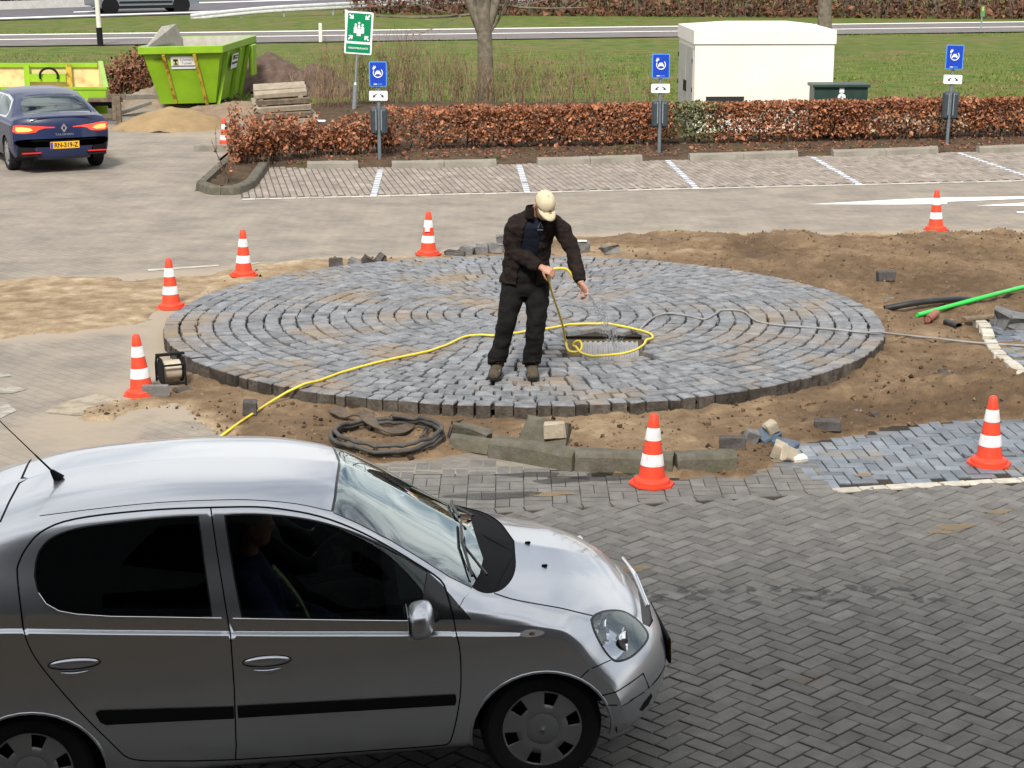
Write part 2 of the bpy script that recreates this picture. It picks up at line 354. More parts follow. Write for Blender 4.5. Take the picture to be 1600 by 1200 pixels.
# white arrow markings
def marking(px, name='road_marking', m=None, z=.004):
    b = MB(); b.poly([(p.x, p.y, zroad(p.x, p.y)+z) for p in (gp(*q) for q in px)]); return tag(b.build(name, m or M_WHITE), kind='structure')
marking([(1262, 319.5), (1400, 312), (1470, 309), (1600, 307), (1700, 305), (1700, 309), (1600, 311), (1480, 315.5), (1480, 319), (1400, 320)])
marking([(1525, 321.5), (1600, 317), (1700, 312), (1700, 322), (1600, 322)])
marking([(1588, 331), (1640, 328), (1640, 333), (1590, 333)])
M_MIDP = mat('faded_paint', (.52, .49, .43), .85, col2=(.34, .31, .26), scale=6, contrast=(.4, .65))
marking([(231, 421), (342, 414), (342, 416), (232, 424)], m=M_MIDP); marking([(360, 416), (405, 410), (404, 411.5), (362, 417.5)], m=M_MIDP)
M_DULLP = mat('worn_paint', (.40, .375, .33), .85, col2=(.24, .215, .18), scale=7, contrast=(.42, .6))
marking([(-40, 606), (20, 604), (42, 609), (20, 615), (-40, 616)], m=M_DULLP); marking([(-60, 632), (10, 629), (26, 642), (-5, 657), (-60, 662)], m=M_DULLP); marking([(-40, 584), (14, 584), (18, 588), (-40, 593)], m=M_DULLP)
marking([(92, 630), (150, 616), (190, 622), (180, 644), (120, 650), (70, 645)], 'concrete_patch', mat('sandy_patch', (.36, .31, .24), .9, col2=(.24, .2, .15), scale=5, contrast=(.45, .6)), .003)
# ---- brick laying with real bricks
M_BRICK = mat('grey_pavers', (.14, .134, .126), .8, col2=(.195, .186, .173), scale=7, attr='rnd', attr_amt=.17, bump=.35, bscale=90, col3=(.16, .12, .07), scale3=1.5, pos3=(.62, .75))
M_BLUEB = mat('wet_blue_pavers', (.115, .137, .165), .45, col2=(.195, .212, .235), scale=5, attr='rnd', attr_amt=.35, bump=.4, bscale=70, col3=(.22, .18, .12), scale3=1.6, pos3=(.56, .68))
M_PARK = mat('pink_pavers', (.235, .20, .172), .85, col2=(.30, .26, .225), scale=3, attr='rnd', attr_amt=.22, bump=.3, bscale=60, col3=(.42, .37, .31), scale3=.9, pos3=(.58, .74))
M_WBRICK = mat('white_pavers', (.58, .54, .46), .8, col2=(.40, .37, .31), scale=8, attr='rnd', attr_amt=.15)
M_WLINE = mat('white_line_pavers', (.70, .71, .74), .8, col2=(.55, .55, .56), scale=8, attr='rnd', attr_amt=.15)
M_JOINT = mat('joint_sand', (.03, .026, .022), .95, col2=(.055, .046, .036), scale=3)
def lay(name, cells, m, zf, th=.02, gap=.004, bev=.006, jit=.0015, tilt=.006, seed=1):
    """cells: (cx, cy, length, width, angle); one mesh of separate bevelled bricks"""
    rs = np.random.RandomState(seed); V = []; F = []; R = []
    for c in cells:
        cx_, cy_, ln, wd, an = c[:5]; dz = (c[5] if len(c) > 5 else 0)+rs.normal(0, jit); tx, ty = rs.normal(0, tilt, 2)*(c[6] if len(c) > 6 else 1); an += rs.normal(0, .006)
        ca, sa = math.cos(an), math.sin(an); o = len(V); hl_, hw = ln/2-gap/2, wd/2-gap/2
        for k, (ins, z_) in enumerate(((0, -th), (0, -bev), (bev, 0))):
            for sx_, sy_ in ((-1, -1), (1, -1), (1, 1), (-1, 1)):
                u, v = sx_*(hl_-ins), sy_*(hw-ins); x, y = cx_+u*ca-v*sa, cy_+u*sa+v*ca; V.append((x, y, zf(x, y)+z_+dz+u*tx+v*ty))
        F.append((o+8, o+9, o+10, o+11))
        for lv in (0, 1):
            for i in range(4): F.append((o+lv*4+i, o+lv*4+(i+1) % 4, o+lv*4+4+(i+1) % 4, o+lv*4+4+i))
        R += [float(np.clip(rs.normal(.5, .23), 0, 1))]*9
    return mesh_obj(name, V, F, m, attrs={'rnd': ('FACE', R)})
def herring(x0, x1, y0, y1, ang, L_=.205, W_=.1025):
    out = []; ca, sa = math.cos(ang), math.sin(ang); ox, oy = (x0+x1)/2, (y0+y1)/2; n = int(max(x1-x0, y1-y0)/W_)+6
    for i in range(-n, n):
        for j in range(-n, n):
            # classic herringbone lattice
            r = (i-j) % 4
            if r == 0: u, v, a = (i+1)*W_, (j+.5)*W_, 0
            elif r == 3: u, v, a = (i+.5)*W_, (j+1)*W_, math.pi/2
            else: continue
            x, y = ox+u*ca-v*sa, oy+u*sa+v*ca
            if x0 <= x <= x1 and y0 <= y <= y1: out.append((x, y, L_, W_, ang+a))
    return out
cells = [c for c in herring(-4.6, 5.6, 6.4, 14.0, math.radians(45)) if c[1] < near_far_y(c[0])-.06]
hr = lay('herringbone_road', cells, M_BRICK, zroad, gap=.0085, bev=.004, seed=3); tag(hr, kind='structure')
# joint bed under all near bricks
V = []; F = []; xs2 = np.linspace(-4.9, 6.2, 60); ys2 = np.linspace(6.2, 18.0, 60)
V = [(x, y, zroad(x, y)-.013) for y in ys2 for x in xs2]; F = [(j*60+i, j*60+i+1, (j+1)*60+i+1, (j+1)*60+i) for j in range(59) for i in range(59)]
F = [f for f in F if V[f[2]][1] < near_far_y(V[f[0]][0])+(1.0 if V[f[0]][0] < .5 else 4.4)]
tag(mesh_obj('joint_bed', V, F, M_JOINT), kind='structure')
# border course: grey then white bricks, and the basket-weave strip behind it
WX = gp(1290, 764).x; bc = []; bw = []; x = -3.2
while x < 6:
    y = near_far_y(x+.1); a = math.atan2(near_far_y(x+.2)-near_far_y(x), .2)
    (bw if x > WX-.05 else bc).append((x+.1025, y, .205, .1025, a)); x += .2055
tag(lay('border_course', bc, M_BRICK, zroad, seed=5), kind='structure'); tag(lay('white_border_course', bw, M_WBRICK, zroad, seed=6), kind='structure')
bk = []; i = 0; x = -3.2
while x < WX-.1:
    for j in range(6):
        y0 = near_far_y(x+.1)+.0515+.1+j*.205
        if (i+j) % 2 == 0: bk += [(x+.1, y0-.05, .205, .085, 0), (x+.1, y0+.0525, .205, .085, 0)]
        else: bk += [(x+.05, y0, .188, .1025, math.pi/2), (x+.1525, y0, .188, .1025, math.pi/2)]
    x += .2055; i += 1
lim = [tuple(gp(*p)[:2]) for p in [(-200, 790), (300, 752), (420, 735), (520, 722), (640, 716), (760, 722), (900, 738), (1050, 745), (1160, 742), (1195, 724), (1225, 700), (1330, 735), (1330, 780), (900, 800), (-200, 820)]]
bk = [c for c, k in zip(bk, inpoly(np.array([c[:2] for c in bk]), lim)) if k]
tag(lay('paved_edge_strip', bk, M_BRICK, zroad, gap=.004, bev=.003, jit=.0008, tilt=.004, seed=7), kind='structure')
# new blue pavers on the right
blim = [tuple(gp(*p)[:2]) for p in [(1212, 700), (1240, 686), (1300, 690), (1345, 676), (1400, 672), (1440, 660), (1500, 657), (1540, 648), (1640, 640), (1760, 640), (1760, 735), (1600, 741), (1440, 751), (1290, 757), (1262, 742), (1225, 722)]]
cb = herring(2.0, 7.0, 12.4, 16.6, math.radians(3), .205, .1025); cb = [c for c, k in zip(cb, inpoly(np.array([c[:2] for c in cb]), blim)) if k]
cc = gp(1500, 700); cb2 = []
for c in cb:
    d = math.hypot((c[0]-cc.x)/.55, (c[1]-cc.y)/.5); cb2.append((*c, .018*max(0, 1-d)*random.random(), 1+9*max(0, 1-d)))
tag(lay('blue_paver_patch', cb2, M_BLUEB, zroad, th=.06, gap=.010, bev=.004, jit=.003, tilt=.014, seed=9), kind='structure')
# ---- parking bays
pf0, pf1 = gp(380, 312), gp(1600, 283); pdir = (pf1-pf0).normalized(); pnor = Vector((-pdir.y, pdir.x, 0)); pang = math.atan2(pdir.y, pdir.x)
BAYD = 3.35; pc = []; pl_w = []
bay_px = [(582, 305), (822, 300), (1080, 291), (1340, 288), (1610, 279)]
bay_top = [(595, 265), (811, 259), (1043, 252), (1268, 246), (1498, 240)]
bays = [((gp(*a)-pf0).dot(pdir), (gp(*c)-pf0).dot(pdir), (gp(*c)-pf0).dot(pnor)) for a, c in zip(bay_px, bay_top)]
print('bays', bays)
u = .0; i = 0
while u < 16.5:
    v = .12+(.0 if i % 2 else .1)
    while v < 3.9:
        p = pf0+pdir*(u+.05)+pnor*(v+.1)
        pc.append((p.x, p.y, .205, .1025, pang+math.pi/2))
        v += .205
    u += .1035; i += 1
tag(lay('parking_bays', pc, M_PARK, lambda x, y: .012, gap=.012, bev=.008, jit=.002, seed=11), kind='structure')
pl_b = []
for u0, u1, v1 in bays:
    k = 0; an = pang+math.atan2(v1, u1-u0)
    while .06+k*.105 < v1: f_ = (.06+k*.105)/v1; p = pf0+pdir*(u0+(u1-u0)*f_)+pnor*(.06+k*.105); (pl_w if k % 2 == 0 else pl_b).append((p.x, p.y, .104, .105, an)); k += 1
tag(lay('bay_lines', pl_b, mat('blue_grey_line_pavers', (.22, .245, .30), .8, attr='rnd', attr_amt=.2), lambda x, y: .018, gap=.008, bev=.003, seed=14), kind='structure')
tag(lay('bay_lines', pl_w, M_WLINE, lambda x, y: .0185, gap=.008, bev=.003, seed=12), kind='structure')
fl = []; u = -.02
while u < 16.5: p = pf0+pdir*(u+.1); fl.append((p.x, p.y, .205, .09, pang)); u += .2055
tag(lay('bay_front_line', fl, mat('pale_line_pavers', (.46, .43, .39), .85, attr='rnd', attr_amt=.25), lambda x, y: .013, gap=.005, seed=13), kind='structure')
b = MB(); q0 = pf0-pdir*.02-pnor*.05; b.poly([q0+Vector((0, 0, .004)), q0+pdir*17.5+Vector((0, 0, .004)), q0+pdir*17.5+pnor*4+Vector((0, 0, .004)), q0+pnor*4+Vector((0, 0, .004))]); tag(b.build('bay_joint_bed', mat('bay_joints', (.10, .08, .065), .95)), kind='structure')
# planting bed soil under the hedges
M_BED = mat('leafy_bed_soil', (.055, .04, .028), .95, col2=(.10, .065, .04), scale=5, bump=1., bscale=25, col3=(.06, .075, .02), scale3=1.3, pos3=(.55, .7))
bed = [gp(*p) for p in [(306, 298), (356, 300), (392, 288), (424, 262), (470, 264), (640, 262), (820, 257), (1060, 251), (1280, 245), (1490, 239), (1760, 232), (1760, 150), (1200, 160), (600, 158), (420, 170), (400, 200), (360, 240)]]
from mathutils.geometry import tessellate_polygon
bp = [tuple(p[:2]) for p in bed]; xs3 = np.arange(-5.5, 13.5, .12); ys3 = np.arange(27.5, 43, .12)
XX, YY = np.meshgrid(xs3, ys3); X3, Y3 = XX.ravel(), YY.ravel(); ins = inpoly(np.c_[X3, Y3], bp); dd = polydist(np.c_[X3, Y3], bp)
Z3 = np.where(ins, .03+.05*np.clip(dd/.3, 0, 1), -.05)+RS.normal(0, .012, len(X3))*ins
keep = ins | (dd < .2); n3 = len(xs3)
F = [(j*n3+i, j*n3+i+1, (j+1)*n3+i+1, (j+1)*n3+i) for j in range(len(ys3)-1) for i in range(n3-1) if keep[j*n3+i] and keep[(j+1)*n3+i+1] and keep[j*n3+i+1] and keep[(j+1)*n3+i]]
F = [f for f in F if ins[f[0]] or ins[f[2]]]
tag(mesh_obj('planting_bed_soil', np.c_[X3, Y3, Z3], F, M_BED), kind='structure')
# ---- sand and soil round the roundabout
RC = (gp(258, 512, .13)+gp(1380, 506, .13))*.5
RB_R = 3.625; RB_C = Vector((.118*4/3.9, 18.09*4/3.9, 0)); RB_Z = .135
step = .055; xs4 = np.arange(-6.2, 8.6, step); ys4 = np.arange(12.6, 25.2, step); XX, YY = np.meshgrid(xs4, ys4); X4, Y4 = XX.ravel(), YY.ravel()
pts4 = np.c_[X4, Y4]; in1 = inpoly(pts4, soil); d1 = polydist(pts4, soil); in2 = inpoly(pts4, sand); d2 = polydist(pts4, sand)
sd1 = np.where(in1, d1, -d1); sd2 = np.where(in2, d2, -d2)
na_ = vnoise(X4, Y4, 1.1, 1.7, 5); nb_ = vnoise(X4, Y4, 4.2, 9.1, 4); nc_ = vnoise(X4, Y4, .55, 5.5, 2)
right = np.clip((X4-.6)/2.5, 0, 1)
edge = sd1+.16*na_+.05*nb_
h1 = np.clip(edge/.35, -1, 1)*.035+.01+np.where(edge > 0, (.022+.040*right)*na_+(.014+.042*right)*nb_, 0)
h1 = np.where(edge > 0, np.maximum(h1, .006), -.05)
rr = np.hypot(X4-RB_C.x, Y4-RB_C.y)
nd_ = vnoise(X4, Y4, 7.5, 3.3, 3); h1 += np.where(edge > .05, .010*nd_*(1+.8*(Y4 < 15.5)+1.1*right), 0)
front = (Y4 < RB_C.y-1.0) & (rr < RB_R+1.0)
h1 -= np.where((rr < RB_R+.9) & (edge > 0), .02*np.clip((RB_R+.9-rr)/.5, 0, 1), 0)*np.where(Y4 < RB_C.y, 1, .2)
for (ya, sl, ph_) in ((22.2, .05, 0), (23.6, .08, 1.), (20.9, -.03, 2.), (19.9, .10, 3.)):      # wheel ruts and spade marks
    for o_ in (-.12, .12): h1 -= np.where((edge > .2) & (X4 > 1.2), .030*np.exp(-((Y4-ya-o_-sl*(X4-4)-.12*np.sin(X4*.9+ph_))/.055)**2)*(.6+.5*nb_), 0)
    h1 += np.where((edge > .2) & (X4 > 1.2), .022*np.exp(-((Y4-ya-sl*(X4-4)-.12*np.sin(X4*.9+ph_))/.07)**2), 0)
tr = np.clip(1-np.abs((Y4-gp(1490, 490).y)-.10*(X4-4.4))/.30, 0, 1)*np.clip((X4-3.9)/.4, 0, 1); h1 -= .05*tr*(edge > 0)      # trench with the pipes
mound = np.exp(-(((X4-gp(1570, 625).x)/.55)**2+((Y4-gp(1570, 620).y)/.7)**2)); h1 += .07*mound*(edge > 0)*(1+.6*nb_)
e2 = sd2+.42*na_+.16*nb_-.05; h2 = np.where(e2 > 0, np.minimum(.004+.05*e2, .022)+.006*nb_*np.clip(e2*3, 0, 1), -.05)
H4 = np.maximum(h1, h2)
tan = np.where(h2 >= h1, .60+.25*nb_+.15*na_, np.clip(.46-.28*right-.16*np.clip((15.6-Y4)/.6, 0, 1)+.25*nc_+.22*na_, 0, 1)); tan = np.where((edge < .30) & (h1 > h2) & ((Y4 > RB_C.y+1.5) | (X4 < -2.2)), np.maximum(tan, .75-edge*1.5+.2*nb_), tan)
zr = np.array([zroad(x, y) for x, y in zip(X4, Y4)]); n4 = len(xs4)
vis = H4 > -.045
F = []
for j in range(len(ys4)-1):
    for i in range(n4-1):
        k = j*n4+i
        if (vis[k] or vis[k+1] or vis[k+n4] or vis[k+n4+1]) and min(rr[k], rr[k+n4+1]) > RB_R-.35: F.append((k, k+1, k+n4+1, k+n4))
def soil_mat():
    m = bpy.data.materials.new('site_sand'); m.use_nodes = True; t = m.node_tree; b = t.nodes['Principled BSDF']; nn = t.nodes.new; lk = t.links.new
    a = nn('ShaderNodeAttribute'); a.attribute_name = 'tan'; c = nn('ShaderNodeTexCoord')
    n = nn('ShaderNodeTexNoise'); n.inputs['Scale'].default_value = 4.6; n.inputs['Detail'].default_value = 12; n.inputs['Roughness'].default_value = .78; lk(c.outputs['Object'], n.inputs['Vector'])
    ad = nn('ShaderNodeMath'); ad.operation = 'MULTIPLY_ADD'; ad.inputs[1].default_value = 1.35; lk(n.outputs[0], ad.inputs[0]); sb = nn('ShaderNodeMath'); sb.operation = 'SUBTRACT'; sb.inputs[1].default_value = .66; lk(a.outputs['Fac'], sb.inputs[0]); lk(sb.outputs[0], ad.inputs[2])
    r = nn('ShaderNodeValToRGB'); e = r.color_ramp.elements; e[0].position = .0; e[0].color = (.10, .065, .038, 1); e[1].position = 1.; e[1].color = (.55, .46, .32, 1)
    for p_, q_ in ((.28, (.170, .113, .066, 1)), (.5, (.25, .175, .105, 1)), (.75, (.37, .28, .178, 1))): z = e.new(p_); z.color = q_
    lk(ad.outputs[0], r.inputs[0]); lk(r.outputs[0], b.inputs['Base Color']); b.inputs['Roughness'].default_value = .95; b.inputs['Specular IOR Level'].default_value = .2
    n2_ = nn('ShaderNodeTexNoise'); n2_.inputs['Scale'].default_value = 38; n2_.inputs['Detail'].default_value = 9; n2_.inputs['Roughness'].default_value = .7; lk(c.outputs['Object'], n2_.inputs['Vector'])
    u = nn('ShaderNodeBump'); u.inputs['Strength'].default_value = .9; u.inputs['Distance'].default_value = .022; lk(n2_.outputs[0], u.inputs['Height']); lk(u.outputs[0], b.inputs['Normal']); return m
M_SAND = soil_mat()
tag(mesh_obj('sand_ground', np.c_[X4, Y4, H4+zr], F, M_SAND, smooth=True, attrs={'tan': ('POINT', tan)}), kind='structure')
def ground_z(x, y):
    i = int(np.clip(round((x-xs4[0])/step), 0, n4-1)); j = int(np.clip(round((y-ys4[0])/step), 0, len(ys4)-1)); k = j*n4+i
    return max(H4[k]+zr[k], zr[k])
# clods and small stones lying on the sand
def clods(name, n, polyw, smin, smax, m, seed, dens_fn=None):
    rs = np.random.RandomState(seed); V = []; F = []; pw = np.array(polyw); lo, hi = pw.min(0), pw.max(0); k = 0; R = []
    base = [(1, 0, 0), (-1, 0, 0), (0, 1, 0), (0, -1, 0), (0, 0, 1), (0, 0, -1)]; fc = [(0, 2, 4), (2, 1, 4), (1, 3, 4), (3, 0, 4), (2, 0, 5), (1, 2, 5), (3, 1, 5), (0, 3, 5)]
    while k < n:
        p = lo+rs.rand(2)*(hi-lo)
        if not inpoly([p], pw)[0] or math.hypot(p[0]-RB_C.x, p[1]-RB_C.y) < RB_R+.05: k += .02; continue
        if dens_fn and rs.rand() > dens_fn(p): k += .05; continue
        s_ = smin*(smax/smin)**(rs.rand()**2.2); z = ground_z(*p); o = len(V); rm = rotm(rs.rand()*6, rs.rand()*6, rs.rand()*6)
        for q in base: v = rm@Vector((q[0]*s_*(.6+.6*rs.rand()), q[1]*s_*(.6+.6*rs.rand()), q[2]*s_*(.5+.5*rs.rand()))); V.append((p[0]+v.x, p[1]+v.y, z+v.z+s_*.25))
        F += [tuple(o+i for i in f) for f in fc]; R += [rs.rand()]*8; k += 1
    return tag(mesh_obj(name, V, F, m, attrs={'rnd': ('FACE', R)}), kind='stuff')
M_CLOD = mat('clods', (.16, .108, .064), .95, attr='rnd', attr_amt=.5, bump=.5, bscale=60)
tag(clods('soil_clods', 5500, soil, .004, .028, M_CLOD, 5, lambda p: .25+.75*min(1, max(0, (p[0]-.5)/2))+.6*(p[1] < 15.6)), 'loose brown clods scattered over the sand round the roundabout', 'clods')
# ---- roundabout of granite setts
M_SETT = mat('granite_setts', (.115, .120, .128), .6, col2=(.232, .239, .252), scale=9, attr='rnd', attr_amt=.22, bump=.45, bscale=45, col3=(.24, .175, .11), scale3=1.1, pos3=(.50, .68))
M_SETTJ = mat('sett_joints', (.035, .03, .026), .95)
HX0, HX1 = gp(880, 540, RB_Z).x, gp(1010, 540, RB_Z).x; HY0, HY1 = gp(940, 559, RB_Z).y, gp(940, 522, RB_Z).y
print('hole', HX0, HX1, HY0, HY1)
def dome(r): return RB_Z+.035*(1-(r/RB_R)**2)
V = []; F = []; R = []; MI = []; rs = np.random.RandomState(21); NR = 22; rw = RB_R/NR
for k in range(NR):
    r0, r1 = k*rw, (k+1)*rw; rm = (r0+r1)/2; n = max(3, int(2*math.pi*rm/.158)); ph = rs.rand()*6.28
    cuts = np.sort((np.arange(n)+rs.uniform(-.17, .17, n))/n*2*math.pi+ph)
    for i in range(n):
        t0, t1 = cuts[i], cuts[(i+1) % n]+(2*math.pi if i == n-1 else 0)
        g = .007+.009*rs.rand()**2; gr0, gr1 = .006+.011*rs.rand()**1.5, .006+.011*rs.rand()**1.5
        tm = (t0+t1)/2; cx_, cy_ = RB_C.x+rm*math.cos(tm), RB_C.y+rm*math.sin(tm)
        if HX0-.03 < cx_ < HX1+.03 and HY0-.03 < cy_ < HY1+.03: continue
        dz = rs.normal(0, .0032); tx, ty = rs.normal(0, .018, 2); o = len(V); mm = []
        ring = []      # outline with 10 jittered points
        for (rr_, a_) in ((r0+gr0, 0.), (r0+gr0, .5), (r0+gr0, 1.), (rm, 1.), (r1-gr1, 1.), (r1-gr1, .5), (r1-gr1, 0.), (rm, 0.)):
            rr_ = max(rr_, .004); tt = t0+g/max(rm, .1)+(t1-t0-2*g/max(rm, .1))*a_; j1, j2 = rs.normal(0, .0055, 2); ring.append((RB_C.x+(rr_+j1)*math.cos(tt)-j2*math.sin(tt), RB_C.y+(rr_+j1)*math.sin(tt)+j2*math.cos(tt)))
        c2 = np.mean(ring, axis=0); zc = dome(rm)+dz
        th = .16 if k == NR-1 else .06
        for ins, z_ in ((0., -th), (.0, -.012), (.035, -.004), (.16, .0)):
            for (x, y) in ring:
                xx, yy = x+(c2[0]-x)*ins, y+(c2[1]-y)*ins; V.append((xx, yy, zc+z_+(xx-c2[0])*tx+(yy-c2[1])*ty+rs.normal(0, .0016)))
        V.append((c2[0], c2[1], zc+rs.normal(.001, .002)))
        for lv in range(3): F += [(o+lv*8+i2, o+lv*8+(i2+1) % 8, o+lv*8+8+(i2+1) % 8, o+lv*8+8+i2) for i2 in range(8)]
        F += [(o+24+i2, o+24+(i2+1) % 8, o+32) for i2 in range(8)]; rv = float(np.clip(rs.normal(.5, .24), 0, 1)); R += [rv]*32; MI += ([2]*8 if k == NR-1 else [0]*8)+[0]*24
# bed under the setts, with the manhole opening left out
o = len(V); nb2 = 120
xs5 = np.linspace(-RB_R, RB_R, 75); 
for y in xs5:
    for x in xs5:
        r_ = math.hypot(x, y); s_ = min(1, (RB_R-.03)/r_) if r_ > 0 else 1; V.append((RB_C.x+x*s_, RB_C.y+y*s_, dome(min(r_, RB_R))-.045))
for j in range(74):
    for i in range(74):
        cx_, cy_ = RB_C.x+(xs5[i]+xs5[i+1])/2, RB_C.y+(xs5[j]+xs5[j+1])/2
        if math.hypot(cx_-RB_C.x, cy_-RB_C.y) > RB_R-.03 or (HX0 < cx_ < HX1 and HY0 < cy_ < HY1): continue
        F.append((o+j*75+i, o+j*75+i+1, o+(j+1)*75+i+1, o+(j+1)*75+i)); R.append(.5); MI.append(1)
rb = mesh_obj('roundabout', V, F, [M_SETT, M_SETTJ, mat('muddy_shaded_sett_sides', (.05, .042, .035), .9, col2=(.11, .095, .08), scale=12, attr='rnd', attr_amt=.4, bump=.8, bscale=40)], attrs={'rnd': ('FACE', R)}); rb.data.polygons.foreach_set('material_index', MI); tag(rb, kind='structure')  # rim side faces: mud brown, with their shade also put into the colour
# the pit left open in the middle
b = MB(); d_ = .16; zt = RB_Z+.005
b.add([(HX0, HY0, zt-.03), (HX1, HY0, zt-.03), (HX1, HY1, zt-.03), (HX0, HY1, zt-.03), (HX0, HY0, zt-d_), (HX1, HY0, zt-d_), (HX1, HY1, zt-d_), (HX0, HY1, zt-d_)], [(0, 1, 5, 4), (1, 2, 6, 5), (2, 3, 7, 6), (3, 0, 4, 7), (4, 5, 6, 7)])
tag(b.build('inspection_pit', mat('pit_sand', (.10, .08, .055), .95, col2=(.16, .13, .09), scale=9, bump=1., bscale=30)), kind='structure')

lq_ = clods('trampled_debris', 700, soil, .008, .036, mat('debris', (.10, .065, .04), .95, attr='rnd', attr_amt=.8, bump=.5, bscale=60), 15, lambda p: 1. if (p[1] < 15.4 or (p[0] > 3 and p[1] < 16.5)) else .04)
tag(lq_, 'dark crumbs of mud and leaves on the sand in front of the roundabout', 'debris')
# wet drips and muddy stains on the near road: thin films that let the bricks show through
def film(name, col, alpha, rough):
    m = bpy.data.materials.new(name); m.use_nodes = True; t = m.node_tree; b = t.nodes['Principled BSDF']; b.inputs['Base Color'].default_value = rgba(col); b.inputs['Roughness'].default_value = rough; b.inputs['Alpha'].default_value = alpha; return m
def blob(b, c, rx, ry, rs, n=14):
    ph = rs.rand(4)*6.28; V = []
    for i in range(n): t = 2*math.pi*i/n; k = 1+.22*math.sin(2*t+ph[0])+.15*math.sin(3*t+ph[1])+.1*math.sin(5*t+ph[2]); x, y = c.x+rx*k*math.cos(t), c.y+ry*k*math.sin(t); V.append((x, y, zroad(x, y)+.0035))
    b.poly(V)
rs = np.random.RandomState(12); b = MB()
for i, (px, py) in enumerate([(1000, 925), (1020, 938), (1034, 928), (1062, 922), (1082, 934), (1110, 928), (1140, 924), (1168, 920), (1176, 940), (1212, 922), (1248, 922), (1262, 938), (1290, 926), (1318, 938), (1330, 920), (1362, 924), (1380, 936), (1405, 922), (1430, 934), (1465, 940)]):
    blob(b, gp(px+rs.normal(0, 4), py+rs.normal(0, 2)), .035+.03*rs.rand(), .03+.03*rs.rand(), rs)
for i in range(26): blob(b, gp(1000+rs.rand()*470, 930+rs.normal(0, 9)), .008+.02*rs.rand(), .008+.02*rs.rand(), rs, 9)
for px, py, rx, ry in ((770, 775, .30, .10), (880, 750, .22, .09), (950, 745, .28, .10), (830, 742, .2, .08)): blob(b, gp(px, py), rx, ry, rs, 22)
tag(b.build('wet_stains', film('wet_film', (.015, .013, .012), .40, .4)), kind='structure')
b = MB()
for px, py, rx, ry in ((990, 888, .11, .05), (1490, 824, .15, .06), (1470, 832, .08, .04), (1560, 800, .10, .04), (860, 772, .18, .05), (1185, 722, .2, .06), (1350, 742, .08, .05), (1120, 735, .3, .05)): blob(b, gp(px, py), rx, ry, rs, 20)
tag(b.build('sand_stains', film('sand_film', (.30, .22, .12), .55, .95)), kind='structure')
# ================================================================ CARS
M_SILVER = mat('silver_paint', (.52, .54, .57), rough=.30, metal=.96, coat=.9, coat_rough=.04, col2=(.57, .59, .62), scale=900, detail=2)
M_BLUEP = mat('navy_paint', (.006, .015, .062), rough=.4, metal=.0, coat=.35, coat_rough=.06)
M_BLK = mat('black_plastic', (.011, .011, .012), rough=.85, spec=.15)
M_TRIM = mat('black_trim', (.012, .012, .013), rough=.4)
M_GAP = mat('shut_line', (.006, .006, .007), rough=.8)
M_TYRE = mat('tyre_rubber', (.02, .02, .021), rough=.85, bump=.3, bscale=60)
M_COVER = mat('wheel_cover_paint', (.28, .285, .29), rough=.42, metal=.5)
M_CHROME = mat('chrome', (.75, .76, .78), rough=.12, metal=1.)
M_INT = mat('car_interior', (.022, .022, .025), rough=.8, col2=(.03, .03, .034), scale=30)
M_SEAT = mat('seat_fabric', (.03, .032, .04), rough=.95, col2=(.05, .052, .06), scale=120)
M_RED = mat('red_lens', (.5, .012, .01), rough=.12, coat=.6)
M_REDLIT = mat('lit_tail_lamp', (.8, .05, .02), rough=.15, emis=(1., .05, .02), emis_s=.9)
M_AMBLIT = mat('lit_tail_core', (.9, .3, .1), rough=.15, emis=(1., .30, .08), emis_s=1.4)
M_WLENS = mat('white_lens', (.8, .8, .8), rough=.1, coat=.6)
M_AMBER = mat('amber_bulb', (.75, .2, .03), rough=.3)
M_PLATE = mat('plate_yellow', (.75, .40, .02), rough=.4)
M_INK = mat('plate_ink', (.01, .01, .012), rough=.5)
M_EUBLUE = mat('plate_blue', (.02, .06, .4), rough=.4)
def glass_mat(name, tint, refl=1.0, rough=.0, base=.03):
    m = bpy.data.materials.new(name); m.use_nodes = True; t = m.node_tree; t.nodes.clear(); nn = t.nodes.new
    o = nn('ShaderNodeOutputMaterial'); a = nn('ShaderNodeBsdfTransparent'); a.inputs[0].default_value = rgba(tint)
    g = nn('ShaderNodeBsdfGlossy'); g.inputs['Roughness'].default_value = rough; g.inputs['Color'].default_value = (refl*.9, refl, refl*.98, 1)
    f = nn('ShaderNodeLayerWeight'); f.inputs['Blend'].default_value = .5; pw_ = nn('ShaderNodeMath'); pw_.operation = 'POWER'; pw_.inputs[1].default_value = 3.5
    x = nn('ShaderNodeMixShader'); mm = nn('ShaderNodeMath'); mm.operation = 'MULTIPLY_ADD'; mm.inputs[1].default_value = .75; mm.inputs[2].default_value = base+.045; mm.use_clamp = True
    t.links.new(f.outputs['Facing'], pw_.inputs[0]); t.links.new(pw_.outputs[0], mm.inputs[0]); t.links.new(mm.outputs[0], x.inputs[0]); t.links.new(a.outputs[0], x.inputs[1]); t.links.new(g.outputs[0], x.inputs[2])
    t.links.new(x.outputs[0], o.inputs['Surface']); return m
M_WSCREEN = glass_mat('windscreen_glass', (.45, .52, .5), base=.26)
M_SIDEGL = glass_mat('side_window_glass', (.45, .47, .47), base=.0)
M_DARKGL = glass_mat('dark_window_glass', (.05, .055, .06), base=.0)
M_LENS = glass_mat('headlamp_lens', (.85, .87, .9), base=.10)

